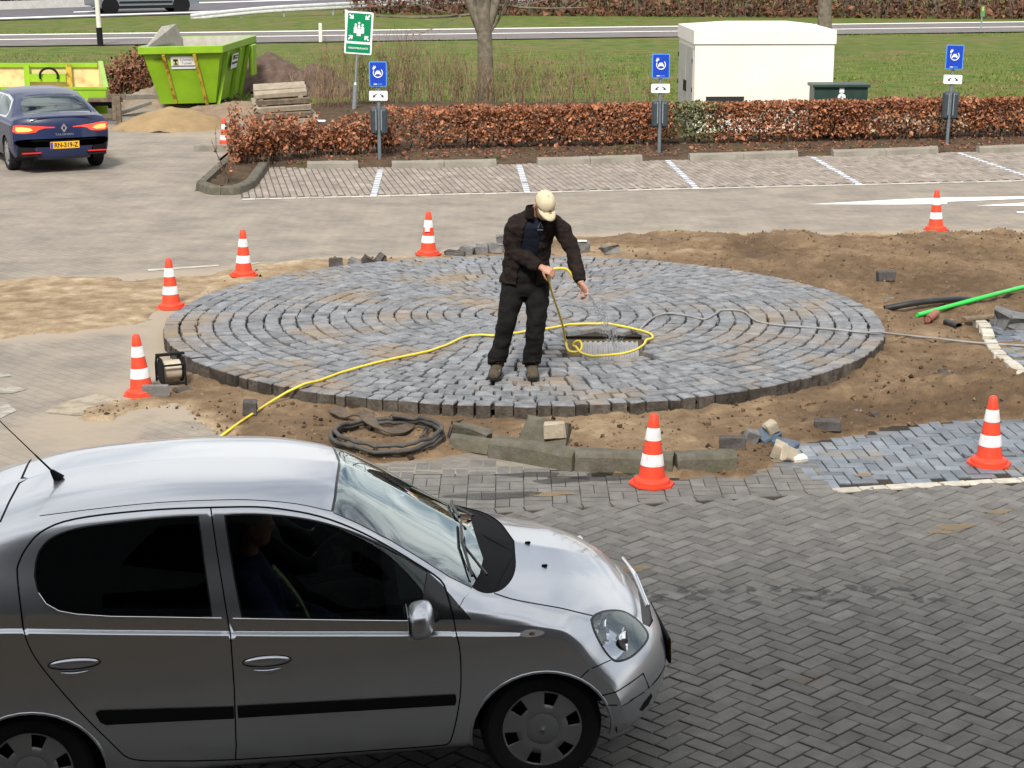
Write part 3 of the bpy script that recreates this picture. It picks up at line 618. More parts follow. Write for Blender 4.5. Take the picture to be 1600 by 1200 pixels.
class CarSurf:
    """half body S(a,b): a runs along the length, b around the half section from keel to roof centre"""
    def __init__(s, st, origin, yaw, near, W, usteps, nsub=5, pull_f=None, pull_r=None):
        s.us = np.array([q[0] for q in st], float)
        s.Y = np.array([[p[0] for p in q[1]] for q in st], float); s.Z = np.array([[p[1] for p in q[1]] for q in st], float)
        s.K = s.Y.shape[1]; s.nsub = nsub; s.ug = np.array(usteps, float); s.na = len(s.ug); s.nb = (s.K-1)*nsub+1
        s.O = Vector(origin); s.R = np.array(yaw); s.near = near; s.W = W; s.pf = pull_f; s.pr = pull_r
        aa, bb = np.meshgrid(np.arange(s.na), np.arange(s.nb), indexing='ij'); s.A = aa.ravel().astype(float); s.B = bb.ravel().astype(float)
        s.P = s.ev(s.A, s.B); s.px = s.project(s.P)
        # outward normals on the grid, to know what faces the camera
        P = s.P.reshape(s.na, s.nb, 3); du = np.gradient(P, axis=0); dv = np.gradient(P, axis=1)
        n = np.cross(dv, du); n /= np.linalg.norm(n, axis=2, keepdims=True)+1e-12
        mid = n[s.na//2, int((s.nb-1)*.36)]
        if mid[1]*near < 0: n = -n
        s.Nrm = n.reshape(-1, 3)
        wp = s.world(s.P); cv = np.array([0, 0, CAM_H])-wp; wn = s.wdir(s.Nrm); s.vis = (cv*wn).sum(1) > 0
    def ev(s, a, b):
        u = np.interp(a, np.arange(s.na), s.ug); k = b/s.nsub
        yk = np.stack([pchip(s.us, s.Y[:, i], u) for i in range(s.K)], 1); zk = np.stack([pchip(s.us, s.Z[:, i], u) for i in range(s.K)], 1)
        hk = np.maximum(.012, np.hypot(np.diff(s.Y, axis=1), np.diff(s.Z, axis=1)).mean(0))
        i = np.clip(np.floor(k).astype(int), 0, s.K-2); t = k-i; r = np.arange(len(u))
        def ip(V):
            D = np.diff(V, axis=1)/hk; Mt = np.zeros_like(V); p, q = D[:, :-1], D[:, 1:]; h1, h2 = hk[:-1], hk[1:]; w1, w2 = 2*h2+h1, h2+2*h1
            with np.errstate(divide='ignore', invalid='ignore'): h = np.where(p*q > 0, (w1+w2)*p*q/(w1*q+w2*p+1e-15*np.sign(p)), 0)
            Mt[:, 1:-1] = h; Mt[:, 0] = D[:, 0]; Mt[:, -1] = 0; Mt = np.nan_to_num(Mt)
            p0, p1, m0, m1 = V[r, i], V[r, i+1], Mt[r, i]*hk[i], Mt[r, i+1]*hk[i]
            return (2*t**3-3*t**2+1)*p0+(t**3-2*t**2+t)*m0+(-2*t**3+3*t**2)*p1+(t**3-t**2)*m1
        y, z = ip(yk), ip(zk); x = u.copy(); q = (np.abs(y)/s.W)
        if s.pf: w0, w1, amt, ex = s.pf; tt = np.clip((u-w0)/(w1-w0), 0, 1); x = x-amt*tt*tt*(3-2*tt)*q**ex
        if s.pr: w0, w1, amt, ex = s.pr; tt = np.clip((u-w0)/(w1-w0), 0, 1); x = x+amt*tt*tt*(3-2*tt)*q**ex
        return np.stack([x, y*s.near, z], 1)      # near = -1: this half lies on local -y
    def world(s, p): return np.atleast_2d(p)@s.R.T+np.array(s.O)
    def wdir(s, p): return np.atleast_2d(p)@s.R.T
    def project(s, p):
        d = s.world(p)-np.array([0, 0, CAM_H]); z = d[:, 1]*_c-d[:, 2]*_s; u = d[:, 1]*_s+d[:, 2]*_c
        return np.stack([800+FPX*d[:, 0]/z, 600-FPX*u/z], 1)
    def inv(s, px):
        d = np.where(s.vis, np.hypot(s.px[:, 0]-px[0], s.px[:, 1]-px[1]), 1e9); k = int(np.argmin(d)); a, b = s.A[k], s.B[k]
        for _ in range(8):
            e = 1e-3; q = s.project(s.ev(np.array([a, min(a+e, s.na-1), a]), np.array([b, b, min(b+e, s.nb-1)])))
            J = np.array([(q[1]-q[0])/e, (q[2]-q[0])/e]).T; r = np.array(px)-q[0]
            if abs(np.linalg.det(J)) < 1e-9: break
            st = np.linalg.solve(J, r); m = np.abs(st).max(); st *= min(1, 1.5/m) if m > 0 else 1
            a = float(np.clip(a+st[0], 0, s.na-1.001)); b = float(np.clip(b+st[1], 0, s.nb-1.001))
        return a, b
    def invxz(s, x, z):
        low = s.B < (s.K-4)*s.nsub; low &= s.B > 1.2*s.nsub
        d = np.where(low, np.hypot(s.P[:, 0]-x, s.P[:, 2]-z), 1e9); k = int(np.argmin(d)); a, b = s.A[k], s.B[k]
        for _ in range(8):
            e = 1e-3; q = s.ev(np.array([a, a+e, a]), np.array([b, b, b+e]))[:, [0, 2]]; J = np.array([(q[1]-q[0])/e, (q[2]-q[0])/e]).T
            if abs(np.linalg.det(J)) < 1e-12: break
            st = np.linalg.solve(J, np.array([x, z])-q[0]); m = np.abs(st).max(); st *= min(1, 1.5/m) if m > 0 else 1
            a = float(np.clip(a+st[0], 0, s.na-1.001)); b = float(np.clip(b+st[1], s.nsub, s.nb-1.001))
        return a, b
    def on(s, px, off=0.):
        """point of the surface under a photo pixel, pushed out by off (local coordinates)"""
        a, b = s.inv(px); e = .05; P = s.ev(np.array([a, a+e, a]), np.array([b, b, b+e])); n = np.cross(P[2]-P[0], P[1]-P[0]); n /= np.linalg.norm(n)
        c = np.array([.9, 0, .7])
        if np.dot(n, P[0]-c) < 0: n = -n
        return Vector(P[0]+n*off), Vector(n)
    def pt(s, q):
        """('c',u): on the centre line; ('t',u,lat): seen from above; ('s',u,z): seen from the side; ('p',x,y) or (x,y): photo pixel"""
        if not isinstance(q[0], str): return s.inv(q)
        if q[0] == 'c': return float(np.interp(q[1], s.ug, np.arange(s.na))), s.nb+1.0
        if q[0] in 'ts':
            a = float(np.interp(q[1], s.ug, np.arange(s.na))); bb = np.linspace(2*s.nsub, s.nb-1, 800); P = s.ev(np.full(800, a), bb)
            v = np.abs(P[:, 1]) if q[0] == 't' else P[:, 2]
            if q[0] == 't': return a, float(bb[400+np.argmin(np.abs(v[400:]-q[2]))])
            return a, float(bb[np.argmin(np.abs(v-q[2]))])
        if q[0] == 'ab': return q[1], q[2]
        if q[0] == 'x': return s.invxz(q[1], q[2])
        return s.inv(q[1:])
    def ribbon(s, pts, w, closed=False):
        """thin band of half width w photo pixels round a traced line, as polygons in (a,b)"""
        P = [np.array(p, float) for p in pts]; n = len(P); Lf, Rt = [], []
        for i in range(n):
            p0 = P[(i-1) % n] if (closed or i > 0) else P[i]; p1 = P[(i+1) % n] if (closed or i < n-1) else P[i]
            d = p1-p0; d /= np.linalg.norm(d)+1e-9; o = np.array([-d[1], d[0]])*w; Lf.append(P[i]+o); Rt.append(P[i]-o)
        Lf = [s.inv(p) for p in Lf]; Rt = [s.inv(p) for p in Rt]; out = []
        for i in range(n if closed else n-1):
            j = (i+1) % n; out.append([Lf[i], Lf[j], Rt[j], Rt[i]])
        return out, [Lf, Rt]
def dens(pts, step=14., closed=False):
    out = []; n = len(pts)
    for i in range(n if closed else n-1):
        p, q = np.array(pts[i], float), np.array(pts[(i+1) % n], float); k = max(1, int(np.hypot(*(q-p))/step))
        out += [tuple(p+(q-p)*j/k) for j in range(k)]
    if not closed: out.append(tuple(pts[-1]))
    return out
def smooth_px(pts, n=4, closed=False):
    P = [Vector((*p, 0)) for p in pts]
    if closed: P = P+[P[0]]
    return [(q.x, q.y) for q in cat_spline(P, n)][: (-1 if closed else None)]
def cut_car(S, regions, default='body'):
    """regions: list of (name, [polygons in (a,b)]); first match wins -> dict name -> (tris, vert ab)"""
    V = [(float(a), float(b)) for a, b in zip(S.A, S.B)]; E = []
    for nm, polys in regions:
        for pl in polys:
            o = len(V); k = len(pl)
            cl = [(min(max(a, 0), S.na-1), min(max(b, 0), S.nb-1)) for a, b in pl]
            V += cl; E += [(o+i, o+(i+1) % k) for i in range(k)]
    r = delaunay_2d_cdt([Vector(v) for v in V], E, [], 0, 1e-4)
    ab = np.array([tuple(v) for v in r[0]]); tri = np.array([f for f in r[2]])
    cen = ab[tri].mean(1); lab = np.full(len(tri), len(regions))
    for i in range(len(regions)-1, -1, -1):
        for pl in regions[i][1]: lab[inpoly(cen, pl)] = i
    ab[:, 0] = np.clip(ab[:, 0], 0, S.na-1); ab[:, 1] = np.clip(ab[:, 1], 0, S.nb-1)
    P = S.ev(ab[:, 0], ab[:, 1]); e = .02
    du = S.ev(np.clip(ab[:, 0]+e, 0, S.na-1), ab[:, 1])-S.ev(np.clip(ab[:, 0]-e, 0, S.na-1), ab[:, 1])
    dv = S.ev(ab[:, 0], np.clip(ab[:, 1]+e, 0, S.nb-1))-S.ev(ab[:, 0], np.clip(ab[:, 1]-e, 0, S.nb-1))
    n = np.cross(dv, du); n /= np.linalg.norm(n, axis=1, keepdims=True)+1e-12
    k = np.argmin(np.abs(ab[:, 0]-S.na/2)+np.abs(ab[:, 1]-(S.nb-1)*.36))
    if n[k, 1]*S.near < 0: n = -n
    cent = np.abs(P[:, 1]) < 1e-6; n[cent, 1] = 0
    return P, n, tri, lab
def car_part(S, data, regions, idx, name, m, parent, off=0., side='both', thick=0.):
    P, n, tri, lab = data; T = tri[np.isin(lab, idx)]
    if len(T) == 0: print('EMPTY region', name); return None
    used, inv_ = np.unique(T, return_inverse=True); T = inv_.reshape(-1, 3); Q = P[used]+n[used]*off; Nn = n[used]
    fl = np.cross(Q[T[:, 1]]-Q[T[:, 0]], Q[T[:, 2]]-Q[T[:, 0]]); bad = (fl*Nn[T[:, 0]]).sum(1) < 0; T[bad] = T[bad][:, ::-1]
    def flip(Q): Q = Q.copy(); Q[:, 1] *= -1; return Q
    if side == 'near': VV, TT, NN = Q, T, Nn
    elif side == 'far': VV, TT, NN = flip(Q), T[:, ::-1], flip(Nn)
    else: VV, TT, NN = np.vstack([Q, flip(Q)]), np.vstack([T, T[:, ::-1]+len(Q)]), np.vstack([Nn, flip(Nn)])
    if thick:      # give the panel an inner skin and a rim so that it has thickness
        E = {}
        for t in TT:
            for i in range(3):
                a, b = t[i], t[(i+1) % 3]; E[(a, b)] = 1
        rim = [(a, b) for (a, b) in E if (b, a) not in E]; o = len(VV)
        W_ = VV-NN*thick; quads = [(b, a, a+o, b+o) for a, b in rim]
        me = bpy.data.meshes.new(name); me.from_pydata(np.vstack([VV, W_]).tolist(), [], [tuple(t) for t in TT.tolist()]+[tuple(t) for t in (TT[:, ::-1]+o).tolist()]+quads)
        NN = np.vstack([NN, -NN])
    else:
        me = bpy.data.meshes.new(name); me.from_pydata(VV.tolist(), [], [tuple(t) for t in TT.tolist()])
    me.materials.append(m); me.polygons.foreach_set('use_smooth', [True]*len(me.polygons)); me.update()
    try: me.normals_split_custom_set_from_vertices(NN.tolist())
    except Exception as ex: print(ex)
    o = bpy.data.objects.new(name, me); COL.objects.link(o); o.parent = parent
    return o
def wheel_part(parent, x, y, r, wdt, rim_r, cover, out=-1):
    """tyre (named wheel) with rim cover child; out=-1: outer face on local -y"""
    b = MB(); pr = [(rim_r*.98, -wdt/2+.01), (rim_r+.012, -wdt/2), (r-.03, -wdt/2-.003), (r-.008, -wdt/2+.018), (r, -wdt/4), (r, wdt/4), (r-.008, wdt/2-.018), (r-.03, wdt/2+.003), (rim_r+.012, wdt/2), (rim_r*.98, wdt/2-.01)]
    b.lathe(pr, 48, axis='y', cap=False); wh = b.build('wheel', M_TYRE, parent, smooth=30, loc=(x, y, r))
    b = MB(); nA = 144; V = []; F = []; rings = [0, .03, .06, .075, .088, .12, .155, .176, .184, .192]
    hz = [.020, .019, .016, .008, .012, .010, .004, .001, .002, -.010]; sc_ = rim_r/.19
    for rr, hh in zip(rings, hz):
        for i in range(nA):
            t = 2*math.pi*i/nA; V.append((rr*sc_*math.cos(t), out*(wdt/2-.012+hh), rr*sc_*math.sin(t)))
    nh = cover
    for j in range(len(rings)-1):
        for i in range(nA):
            ph = ((i+.5)/nA*nh+.27) % 1
            if j in (5, 6) and abs(ph-.5) < .18: continue
            F.append((j*nA+i, j*nA+(i+1) % nA, (j+1)*nA+(i+1) % nA, (j+1)*nA+i))
    b.add(V, F); c = b.build('wheel_cover', M_COVER, wh, smooth=35)
    md = c.modifiers.new('thick', 'SOLIDIFY'); md.thickness = .012; md.offset = -1
    b = MB(); b.lathe([(rim_r*.97, -wdt*.1*out*-1), (.02, -wdt*.1*out*-1)], 32, axis='y', cap=True); b.build('brake_disc', M_TRIM, wh)
    return wh
# ---------------------------------------------------------------- silver hatchback
CYAW, CPIT = math.radians(6.5), math.radians(-2.2)      # the road falls a little towards the left, so the tail stands lower
hubF = gp(848, 1140, .29); WB = 2.387
CM = Matrix.Rotation(CYAW, 3, 'Z')@Matrix.Rotation(CPIT, 3, 'Y')
CORG = hubF-CM@Vector((WB, -.80, .29))
car = empty('parked_car', CORG, 0, 'silver five door hatchback in the foreground with two people inside', 'car')
car.rotation_euler = (0, CPIT, CYAW)
def stn(u, zb, s1, m, c1, c2, bl, wn, g, d, r, t, ys=None, f=1.0, yb=.5):
    Y = dict(S0=.73, S1=.795, M=.832, C1=.836, C2=.809, B=.806, Wn=.714, G=.620, D=.568, R=.30)
    if ys: Y.update(ys)
    return (u, [(0, zb), (yb*f, zb), (Y['S0']*f, zb+.005), (Y['S1']*f, s1), (Y['M']*f, m), (Y['C1']*f, c1), (Y['C2']*f, c2), (Y['B']*f, bl), (Y['Wn']*f, wn), (Y['G']*f, g), (Y['D']*f, d), (Y['R']*f, r), (0, t)])
HD1 = dict(Wn=.785, G=.745, D=.69, C1=.835, C2=.816, B=.807)
HD = dict(Wn=.788, G=.745, D=.69, C1=.833, C2=.829, B=.815)
ST = [
 stn(-.64, .50, .52, .55, .58, .59, .60, .61, .615, .62, .625, .63, dict(Wn=.77, G=.72, D=.62), .93),
 stn(-.62, .38, .42, .54, .70, .72, .76, .80, .83, .85, .86, .865, dict(Wn=.77, G=.72, D=.62), .93),
 stn(-.55, .28, .33, .55, .95, .965, 1.01, 1.06, 1.11, 1.14, 1.16, 1.165, dict(Wn=.75, G=.68, D=.60), .95),
 stn(-.38, .24, .29, .56, .995, 1.015, 1.065, 1.20, 1.275, 1.300, 1.335, 1.345, dict(Wn=.715, G=.615, D=.55), .97),
 stn(-.22, .22, .27, .57, .995, 1.015, 1.070, 1.25, 1.355, 1.380, 1.410, 1.420, None, .985),
 stn(-.06, .22, .27, .57, .990, 1.010, 1.062, 1.26, 1.392, 1.415, 1.452, 1.462, None, .995),
 stn(.16, .20, .265, .58, .972, .992, 1.045, 1.26, 1.428, 1.452, 1.490, 1.500),
 stn(.38, .20, .265, .58, .950, .970, 1.026, 1.25, 1.444, 1.468, 1.505, 1.515),
 stn(.70, .20, .26, .58, .920, .940, .993, 1.23, 1.452, 1.476, 1.514, 1.524),
 stn(1.11, .20, .26, .58, .882, .902, .950, 1.20, 1.430, 1.454, 1.494, 1.504),
 stn(1.40, .20, .26, .57, .857, .877, .921, 1.15, 1.367, 1.394, 1.455, 1.468),
 stn(1.51, .20, .26, .57, .848, .868, .910, 1.11, 1.315, 1.342, 1.428, 1.448),
 stn(1.70, .20, .26, .57, .832, .852, .893, 1.05, 1.205, 1.235, 1.325, 1.345, dict(G=.660, D=.610, Wn=.742)),
 stn(1.99, .20, .26, .56, .808, .828, .862, .925, .960, 1.005, 1.130, 1.155, dict(G=.742, D=.690, Wn=.782)),
 stn(2.12, .20, .26, .55, .796, .815, .849, .890, .920, .955, 1.045, 1.070, dict(G=.762, D=.71, Wn=.792)),
 stn(2.24, .20, .26, .55, .786, .804, .838, .872, .898, .926, .990, 1.010, HD1),
 stn(2.48, .195, .26, .53, .764, .780, .812, .830, .848, .866, .922, .938, HD),
 stn(2.65, .19, .26, .51, .740, .756, .787, .802, .817, .832, .882, .895, HD),
 stn(2.82, .19, .26, .47, .68, .692, .720, .736, .755, .772, .815, .825, HD),
 stn(2.94, .195, .25, .42, .585, .595, .620, .638, .658, .676, .715, .726, HD),
 stn(3.03, .215, .262, .40, .515, .522, .540, .555, .572, .587, .618, .628, HD),
 stn(3.070, .250, .283, .385, .478, .483, .496, .507, .521, .534, .556, .564, HD),
 stn(3.092, .300, .320, .385, .440, .443, .450, .458, .468, .478, .494, .500, HD),
 stn(3.103, .345, .355, .385, .412, .414, .418, .422, .427, .432, .440, .443, HD),
 stn(3.107, .384, .385, .388, .391, .392, .393, .394, .395, .396, .397, .398, HD)]
_us = list(np.arange(-.64, -.5, .018))+list(np.arange(-.5, 2.6, .033))+list(np.arange(2.6, 3.0, .02))+list(np.arange(3.0, 3.066, .0105))+[3.070, 3.078, 3.086, 3.092, 3.097, 3.101, 3.103, 3.105, 3.1062, 3.107]
CS = CarSurf(ST, CORG, CM, -1, .83, _us, 5, pull_f=(2.25, 3.107, .34, 2.6), pull_r=(-.2, -.64, .16, 2.6))

NA, NB = CS.na, CS.nb
def PL(pts): return [CS.pt(q) for q in pts]
hl_px = [(922, 968), (928, 960), (942, 954), (960, 952), (977, 955), (995, 966), (1008, 980), (1014, 991), (1012, 1002), (1000, 1017), (985, 1029), (967, 1035), (955, 1031), (940, 1012), (927, 987)]
hl_px = smooth_px(hl_px, 3, True); _hc = np.mean(hl_px, axis=0)
hl_in = [tuple(_hc+(np.array(p)-_hc)*.915) for p in hl_px]
ws_near = [(521, 800), (560, 817), (610, 843), (655, 870), (702, 900), (737, 917)]
ws_poly = PL(dens(ws_near)+[(750, 895), (755, 872), (748, 852), ('c', 2.165), ('c', 1.53), (528, 752), (526, 776)])
cowl_poly = PL(dens(smooth_px([(736, 917), (750, 925), (766, 927), (785, 921), (800, 905), (806, 885), (805, 862)], 3))+[('c', 2.37), ('c', 2.10)])
hoodline = smooth_px([(772, 927), (800, 936), (835, 943), (875, 950), (900, 956), (926, 962)], 3)
hood_poly = PL(hoodline+[(945, 956), (977, 958), (1005, 974), ('c', 2.985), ('c', 2.2), (805, 862)])
bl_px = [(329, 793), (337, 850), (345, 900), (355, 962), (360, 990), (366, 1075), (369, 1165), (368, 1187)]
fd_top = smooth_px([(329, 793), (400, 792), (450, 797), (500, 807), (550, 825), (600, 850), (650, 880), (688, 906), (699, 930), (709, 968)], 3)
fd_fr = smooth_px([(709, 968), (713, 990), (719, 1020), (720, 1075), (714, 1120), (705, 1155), (697, 1164)], 3)
fd_bot = [(697, 1164), (650, 1168), (550, 1175), (450, 1182), (368, 1187)]
rd_top = smooth_px([(36, 980), (27, 900), (30, 878), (42, 855), (63, 832), (100, 815), (162, 804), (250, 796), (329, 793)], 3)
rd_rear = smooth_px([(36, 980), (44, 1007), (65, 1042), (120, 1107), (175, 1162), (200, 1184), (230, 1189)], 3)
rd_bot = [(230, 1189), (300, 1189), (368, 1187)]
rw_px = smooth_px([(55, 900), (58, 875), (66, 856), (84, 840), (120, 827), (175, 819), (250, 811), (309, 807)], 3)+[(318, 880), (330, 962), (250, 962)]+smooth_px([(175, 961), (120, 958), (92, 952), (72, 940), (60, 922)], 3)
fw_px = smooth_px([(352, 806), (400, 805), (462, 810), (512, 820), (562, 837), (625, 867), (668, 893)], 3)+[(655, 968), (520, 966), (379, 963), (367, 900)]
sail_px = [(668, 893), (690, 913), (737, 968), (655, 968)]
def arch(cx, rx, cz, rz, n=22):
    q = [CS.pt(('x', cx-rx*math.cos(t), cz+rz*math.sin(t))) for t in np.linspace(-.18, math.pi+.18, n)]
    return q+[(q[-1][0], -1.), (q[0][0], -1.)], q
fa, fa_q = arch(WB-.005, .338, .285, .312); ra, ra_q = arch(.008, .338, .285, .312)
seam = smooth_px([(904, 1062), (920, 1047), (935, 1040), (955, 1031)], 3)
bump_poly = PL(seam+[(967, 1035), (985, 1029), (1000, 1017), (1012, 1002), (1014, 991), ('c', 2.985)])+[(NA, NB+2), (NA, -2), (fa_q[-1][0], -2.), fa_q[-1], fa_q[-3], fa_q[-6]]
gaps = []
for pl, wd, cl in ((bl_px, 1.15, False), (fd_top, 1.5, False), (fd_fr, 1.1, False), (fd_bot, 1.1, False), (rd_top, 1.5, False), (rd_rear, 1.1, False), (rd_bot, 1.1, False), (hoodline, 1.0, False), (seam, .9, False),
                   ([(42, 732), (30, 755), (14, 785), (0, 816)], 1.6, False), ([(737, 918), (725, 935), (716, 950)], .6, False),
                   (smooth_px([(62, 806), (150, 795), (250, 785), (350, 781), (400, 781.5), (462, 787), (519, 799)], 3), .7, False)):
    gaps += CS.ribbon(dens(pl, 16, cl), wd, cl)[0]
hl_rim = PL(hl_px)
regions = [
 ('front_arch', [fa]), ('rear_arch', [ra]),
 ('headlight', [PL(hl_in)]), ('headlight_rim', [hl_rim]),
 ('gap', gaps),
 ('front_window', [PL(dens(fw_px, 20, True))]), ('sail', [PL(dens(sail_px, 20, True))]), ('rear_window', [PL(dens(rw_px, 20, True))]),
 ('window_seal', CS.ribbon(dens(fw_px, 20, True), 2.6, True)[0]+CS.ribbon(dens(rw_px, 20, True), 2.4, True)[0]),
 ('windscreen', [ws_poly]), ('windscreen_seal', CS.ribbon(dens(ws_near, 20), 2.0)[0]+[PL([(521, 800), (526, 776), (528, 752), ('c', 1.53), ('c', 1.505), (524, 752), (521.5, 776), (517, 799)])]),
 ('cowl', [cowl_poly]),
 ('front_moulding', [PL([(371, 1104), (540, 1095), (712, 1086), (713, 1093), (711, 1100), (540, 1110), (372, 1120)])]), ('rear_moulding', [PL([(150, 1114), (156, 1111), (260, 1108), (365, 1105), (366, 1121), (260, 1126), (166, 1131), (157, 1127)])]),
 ('grille', [PL([('c', 2.99), ('c', 3.045), ('t', 3.045, .30), ('t', 3.035, .40), ('t', 3.005, .44), ('t', 2.995, .40)])]),
 ('fog_hole', [PL([('x', 2.87, .305), ('x', 2.90, .335), ('x', 2.945, .35), ('x', 2.955, .325), ('x', 2.93, .292), ('x', 2.89, .285)])]),
 ('hood', [hood_poly]), ('bumper', [bump_poly]),
 ('front_door', [PL(dens(fd_top+fd_fr+fd_bot+bl_px[::-1], 25))]), ('rear_door', [PL(dens(rd_top, 25)+bl_px+rd_bot[::-1]+rd_rear[::-1])])]
RI = {n: i for i, (n, _) in enumerate(regions)}; RI['body'] = len(regions)
CD = cut_car(CS, regions)
def cp(names, nm, m, parent=car, **k): return car_part(CS, CD, regions, [RI[n] for n in names.split()], nm, m, parent, **k)
body = cp('body', 'body', M_SILVER); cp('gap', 'panel_gap', M_GAP, off=-.002); cp('hood', 'hood', M_SILVER)
cp('bumper', 'front_bumper', M_SILVER); cp('cowl', 'cowl_panel', M_BLK, off=-.006)
wsn = cp('windscreen', 'windscreen', M_WSCREEN, off=-.002); cp('windscreen_seal', 'windscreen_seal', M_TRIM, wsn)
cp('grille', 'grille', M_TRIM, off=-.01)
cp('body front_door rear_door', 'interior_trim', M_INT, off=-.028)
for sd in ('near', 'far'):
    fd = cp('front_door', 'front_door', M_SILVER, side=sd); rd = cp('rear_door', 'rear_door', M_SILVER, side=sd)
    cp('front_window', 'window', M_SIDEGL, fd, side=sd, off=-.004); cp('rear_window', 'window', M_DARKGL, rd, side=sd, off=-.004)
    cp('window_seal', 'window_seal', M_TRIM, side=sd, off=.001); cp('sail', 'mirror_base', M_TRIM, fd, side=sd, off=.001)
    cp('front_moulding', 'side_moulding', M_BLK, fd, side=sd, off=.014, thick=.014); cp('rear_moulding', 'side_moulding', M_BLK, rd, side=sd, off=.014, thick=.014)
    hl = cp('headlight', 'headlight', M_LENS, side=sd, off=.001); cp('headlight_rim', 'rim', M_TRIM, hl, side=sd)
    cp('headlight', 'reflector', M_CHROME, hl, side=sd, off=-.075)
    cp('fog_hole', 'fog_lamp_recess', M_GAP, side=sd, off=.002)
    sy = -1 if sd == 'near' else 1
    p, n_ = CS.on((962, 992)); p.y *= -sy
    b = MB()
    for (ox, oy, oz, r) in ((-.02, -.045, .012, .062), (.055, .055, -.012, .050)):
        pr = [(r*math.sin(t), .055*(1-math.cos(t))*1.2-.02) for t in np.linspace(.12, 1.45, 7)]
        Q = Vector((.82, sy*.22, .05)).to_track_quat('Z', 'Y').to_matrix(); k0 = len(b.v); b.lathe(pr, 20, cap=False); c0 = p+Vector((ox-.05, oy*sy, oz))
        b.v[k0:] = [tuple(c0+Q@Vector(v)) for v in b.v[k0:]]
        b.cyl(c0+Q@Vector((0, 0, -.01)), c0+Q@Vector((0, 0, .03)), .012, .008, 10)
    b.build('lamp_bowl', M_CHROME, hl, smooth=50)
    # belt trim, side repeater, door handles, arch lips
    def near(px, off=0.):
        q, n_ = CS.on(px, off)
        if sd == 'far': q.y *= -1; n_ = Vector((n_.x, -n_.y, n_.z))
        return q, n_
    for par, pl in ((rd, [(60, 927), (72, 944), (92, 955), (120, 960), (175, 963.5), (250, 964.5), (346, 966.2)]), (fd, [(364, 966.7), (450, 968), (550, 969.5), (640, 970.5)])):
        b = MB(); b.tube([near(q, .003)[0] for q in dens(pl, 30)], .0045, 8); b.build('belt_trim', M_CHROME if par != car else M_SILVER, par, smooth=60)
    q, n_ = near((831, 990), .008); b = MB()
    b.lathe([(.001, -.012), (.5, -.010), (.85, -.003), (1., .004)][::-1], 24, axis='y', cap=True)
    b.v = [(q.x+v[0]*.058, q.y-v[1]*sy*-1, q.z+v[2]*.017) for v in b.v]; rp = b.build('side_repeater', M_WLENS, car, smooth=50)
    b = MB(); b.lathe([(.001, -.016), (.012, -.012), (.014, .004)][::-1], 16, axis='y'); b.v = [(q.x+v[0], q.y+v[1]*sy*-1*-1, q.z+v[2]*.8) for v in b.v]; b.build('bulb', M_AMBER, rp)
    for par, ctr, wdt in ((rd, (116, 1037), .118), (fd, (417, 1033), .112)):
        q, n_ = near(ctr, .001); b = MB(); k = [(wdt*math.cos(t), 0, .027*math.sin(t)) for t in np.linspace(0, 2*math.pi, 28)[:-1]]
        def surf(x, z, off):   # follow the door skin sideways
            a_, b_ = CS.invxz(q.x+x, q.z+z); P_ = CS.ev(np.array([a_]), np.array([b_]))[0]; return Vector((P_[0], (abs(P_[1])+off)*sy, P_[2]))
        b.tube([surf(x, z, .0005) for x, _, z in k]+[surf(*k[0][::2], .0005)], .0028, 6); b.build('handle_recess', M_GAP, par)
        b = MB(); V = []; F = []
        for j, (s_, o_) in enumerate(((1., .001), (.92, .009), (.75, .015), (.4, .019), (.02, .020))):
            V += [surf(x*s_*.94, z*s_*.9+.003, o_) for x, _, z in k]
            if j: F += [((j-1)*27+i, (j-1)*27+(i+1) % 27, j*27+(i+1) % 27, j*27+i) for i in range(27)]
        b.add(V, F); b.build('door_handle', M_SILVER, par, smooth=60)
        b = MB(); b.tube([surf(x, -.032-.016*math.cos(x/.06*1.2)*.9, .010) for x in np.linspace(-.062, .062, 9)], [.004, .009, .011, .012, .012, .012, .011, .009, .004], 8); b.build('handle_grip', M_SILVER, par, smooth=60)
    b = MB(); P_ = [CS.ev(*[np.array([v]) for v in CS.invxz(x_, z_)])[0] for x_, z_ in [(2.66, .452), (2.74, .466), (2.82, .474), (2.90, .478), (2.95, .477)]]
    b.tube([Vector((p[0], (abs(p[1])+.001)*sy, p[2])) for p in P_], .0035, 6)
    P_ = [CS.ev(*[np.array([v]) for v in CS.invxz(x_, z_)])[0] for x_, z_ in [(2.66, .452), (2.655, .425), (2.67, .405), (2.74, .398), (2.82, .396), (2.90, .396)]]
    b.tube([Vector((p[0], (abs(p[1])+.001)*sy, p[2])) for p in P_], .003, 6); b.build('bumper_groove', M_GAP, car)
    for arcq in (fa_q, ra_q):
        P_ = CS.ev(np.array([q[0] for q in arcq]), np.array([q[1] for q in arcq])); P_[:, 1] = (np.abs(P_[:, 1])-.002)*sy
        b = MB(); b.tube([Vector(p) for p in P_], .008, 8); b.build('wheel_arch_lip', M_SILVER, car, smooth=60)
    for cx in (WB, 0.0):
        b = MB(); V = []; F = []; m_ = 20
        for y in (.40, .80):
            V += [(cx+.36*math.cos(t), y*sy, .285+.34*math.sin(t)) for t in np.linspace(-.15, math.pi+.15, m_)]
        F = [(i, i+1, m_+i+1, m_+i) for i in range(m_-1)]+[tuple(range(m_))]
        b.add(V, F); b.build('wheel_well', M_GAP, car)
        wheel_part(car, cx, .705*sy, .29, .185, .196, 6, out=sy)
    # mirror
    b = MB(); mc = Vector((1.83 if sd == 'near' else 1.85, .925*sy, .935)); V = []; F = []; nu, nv = 20, 12
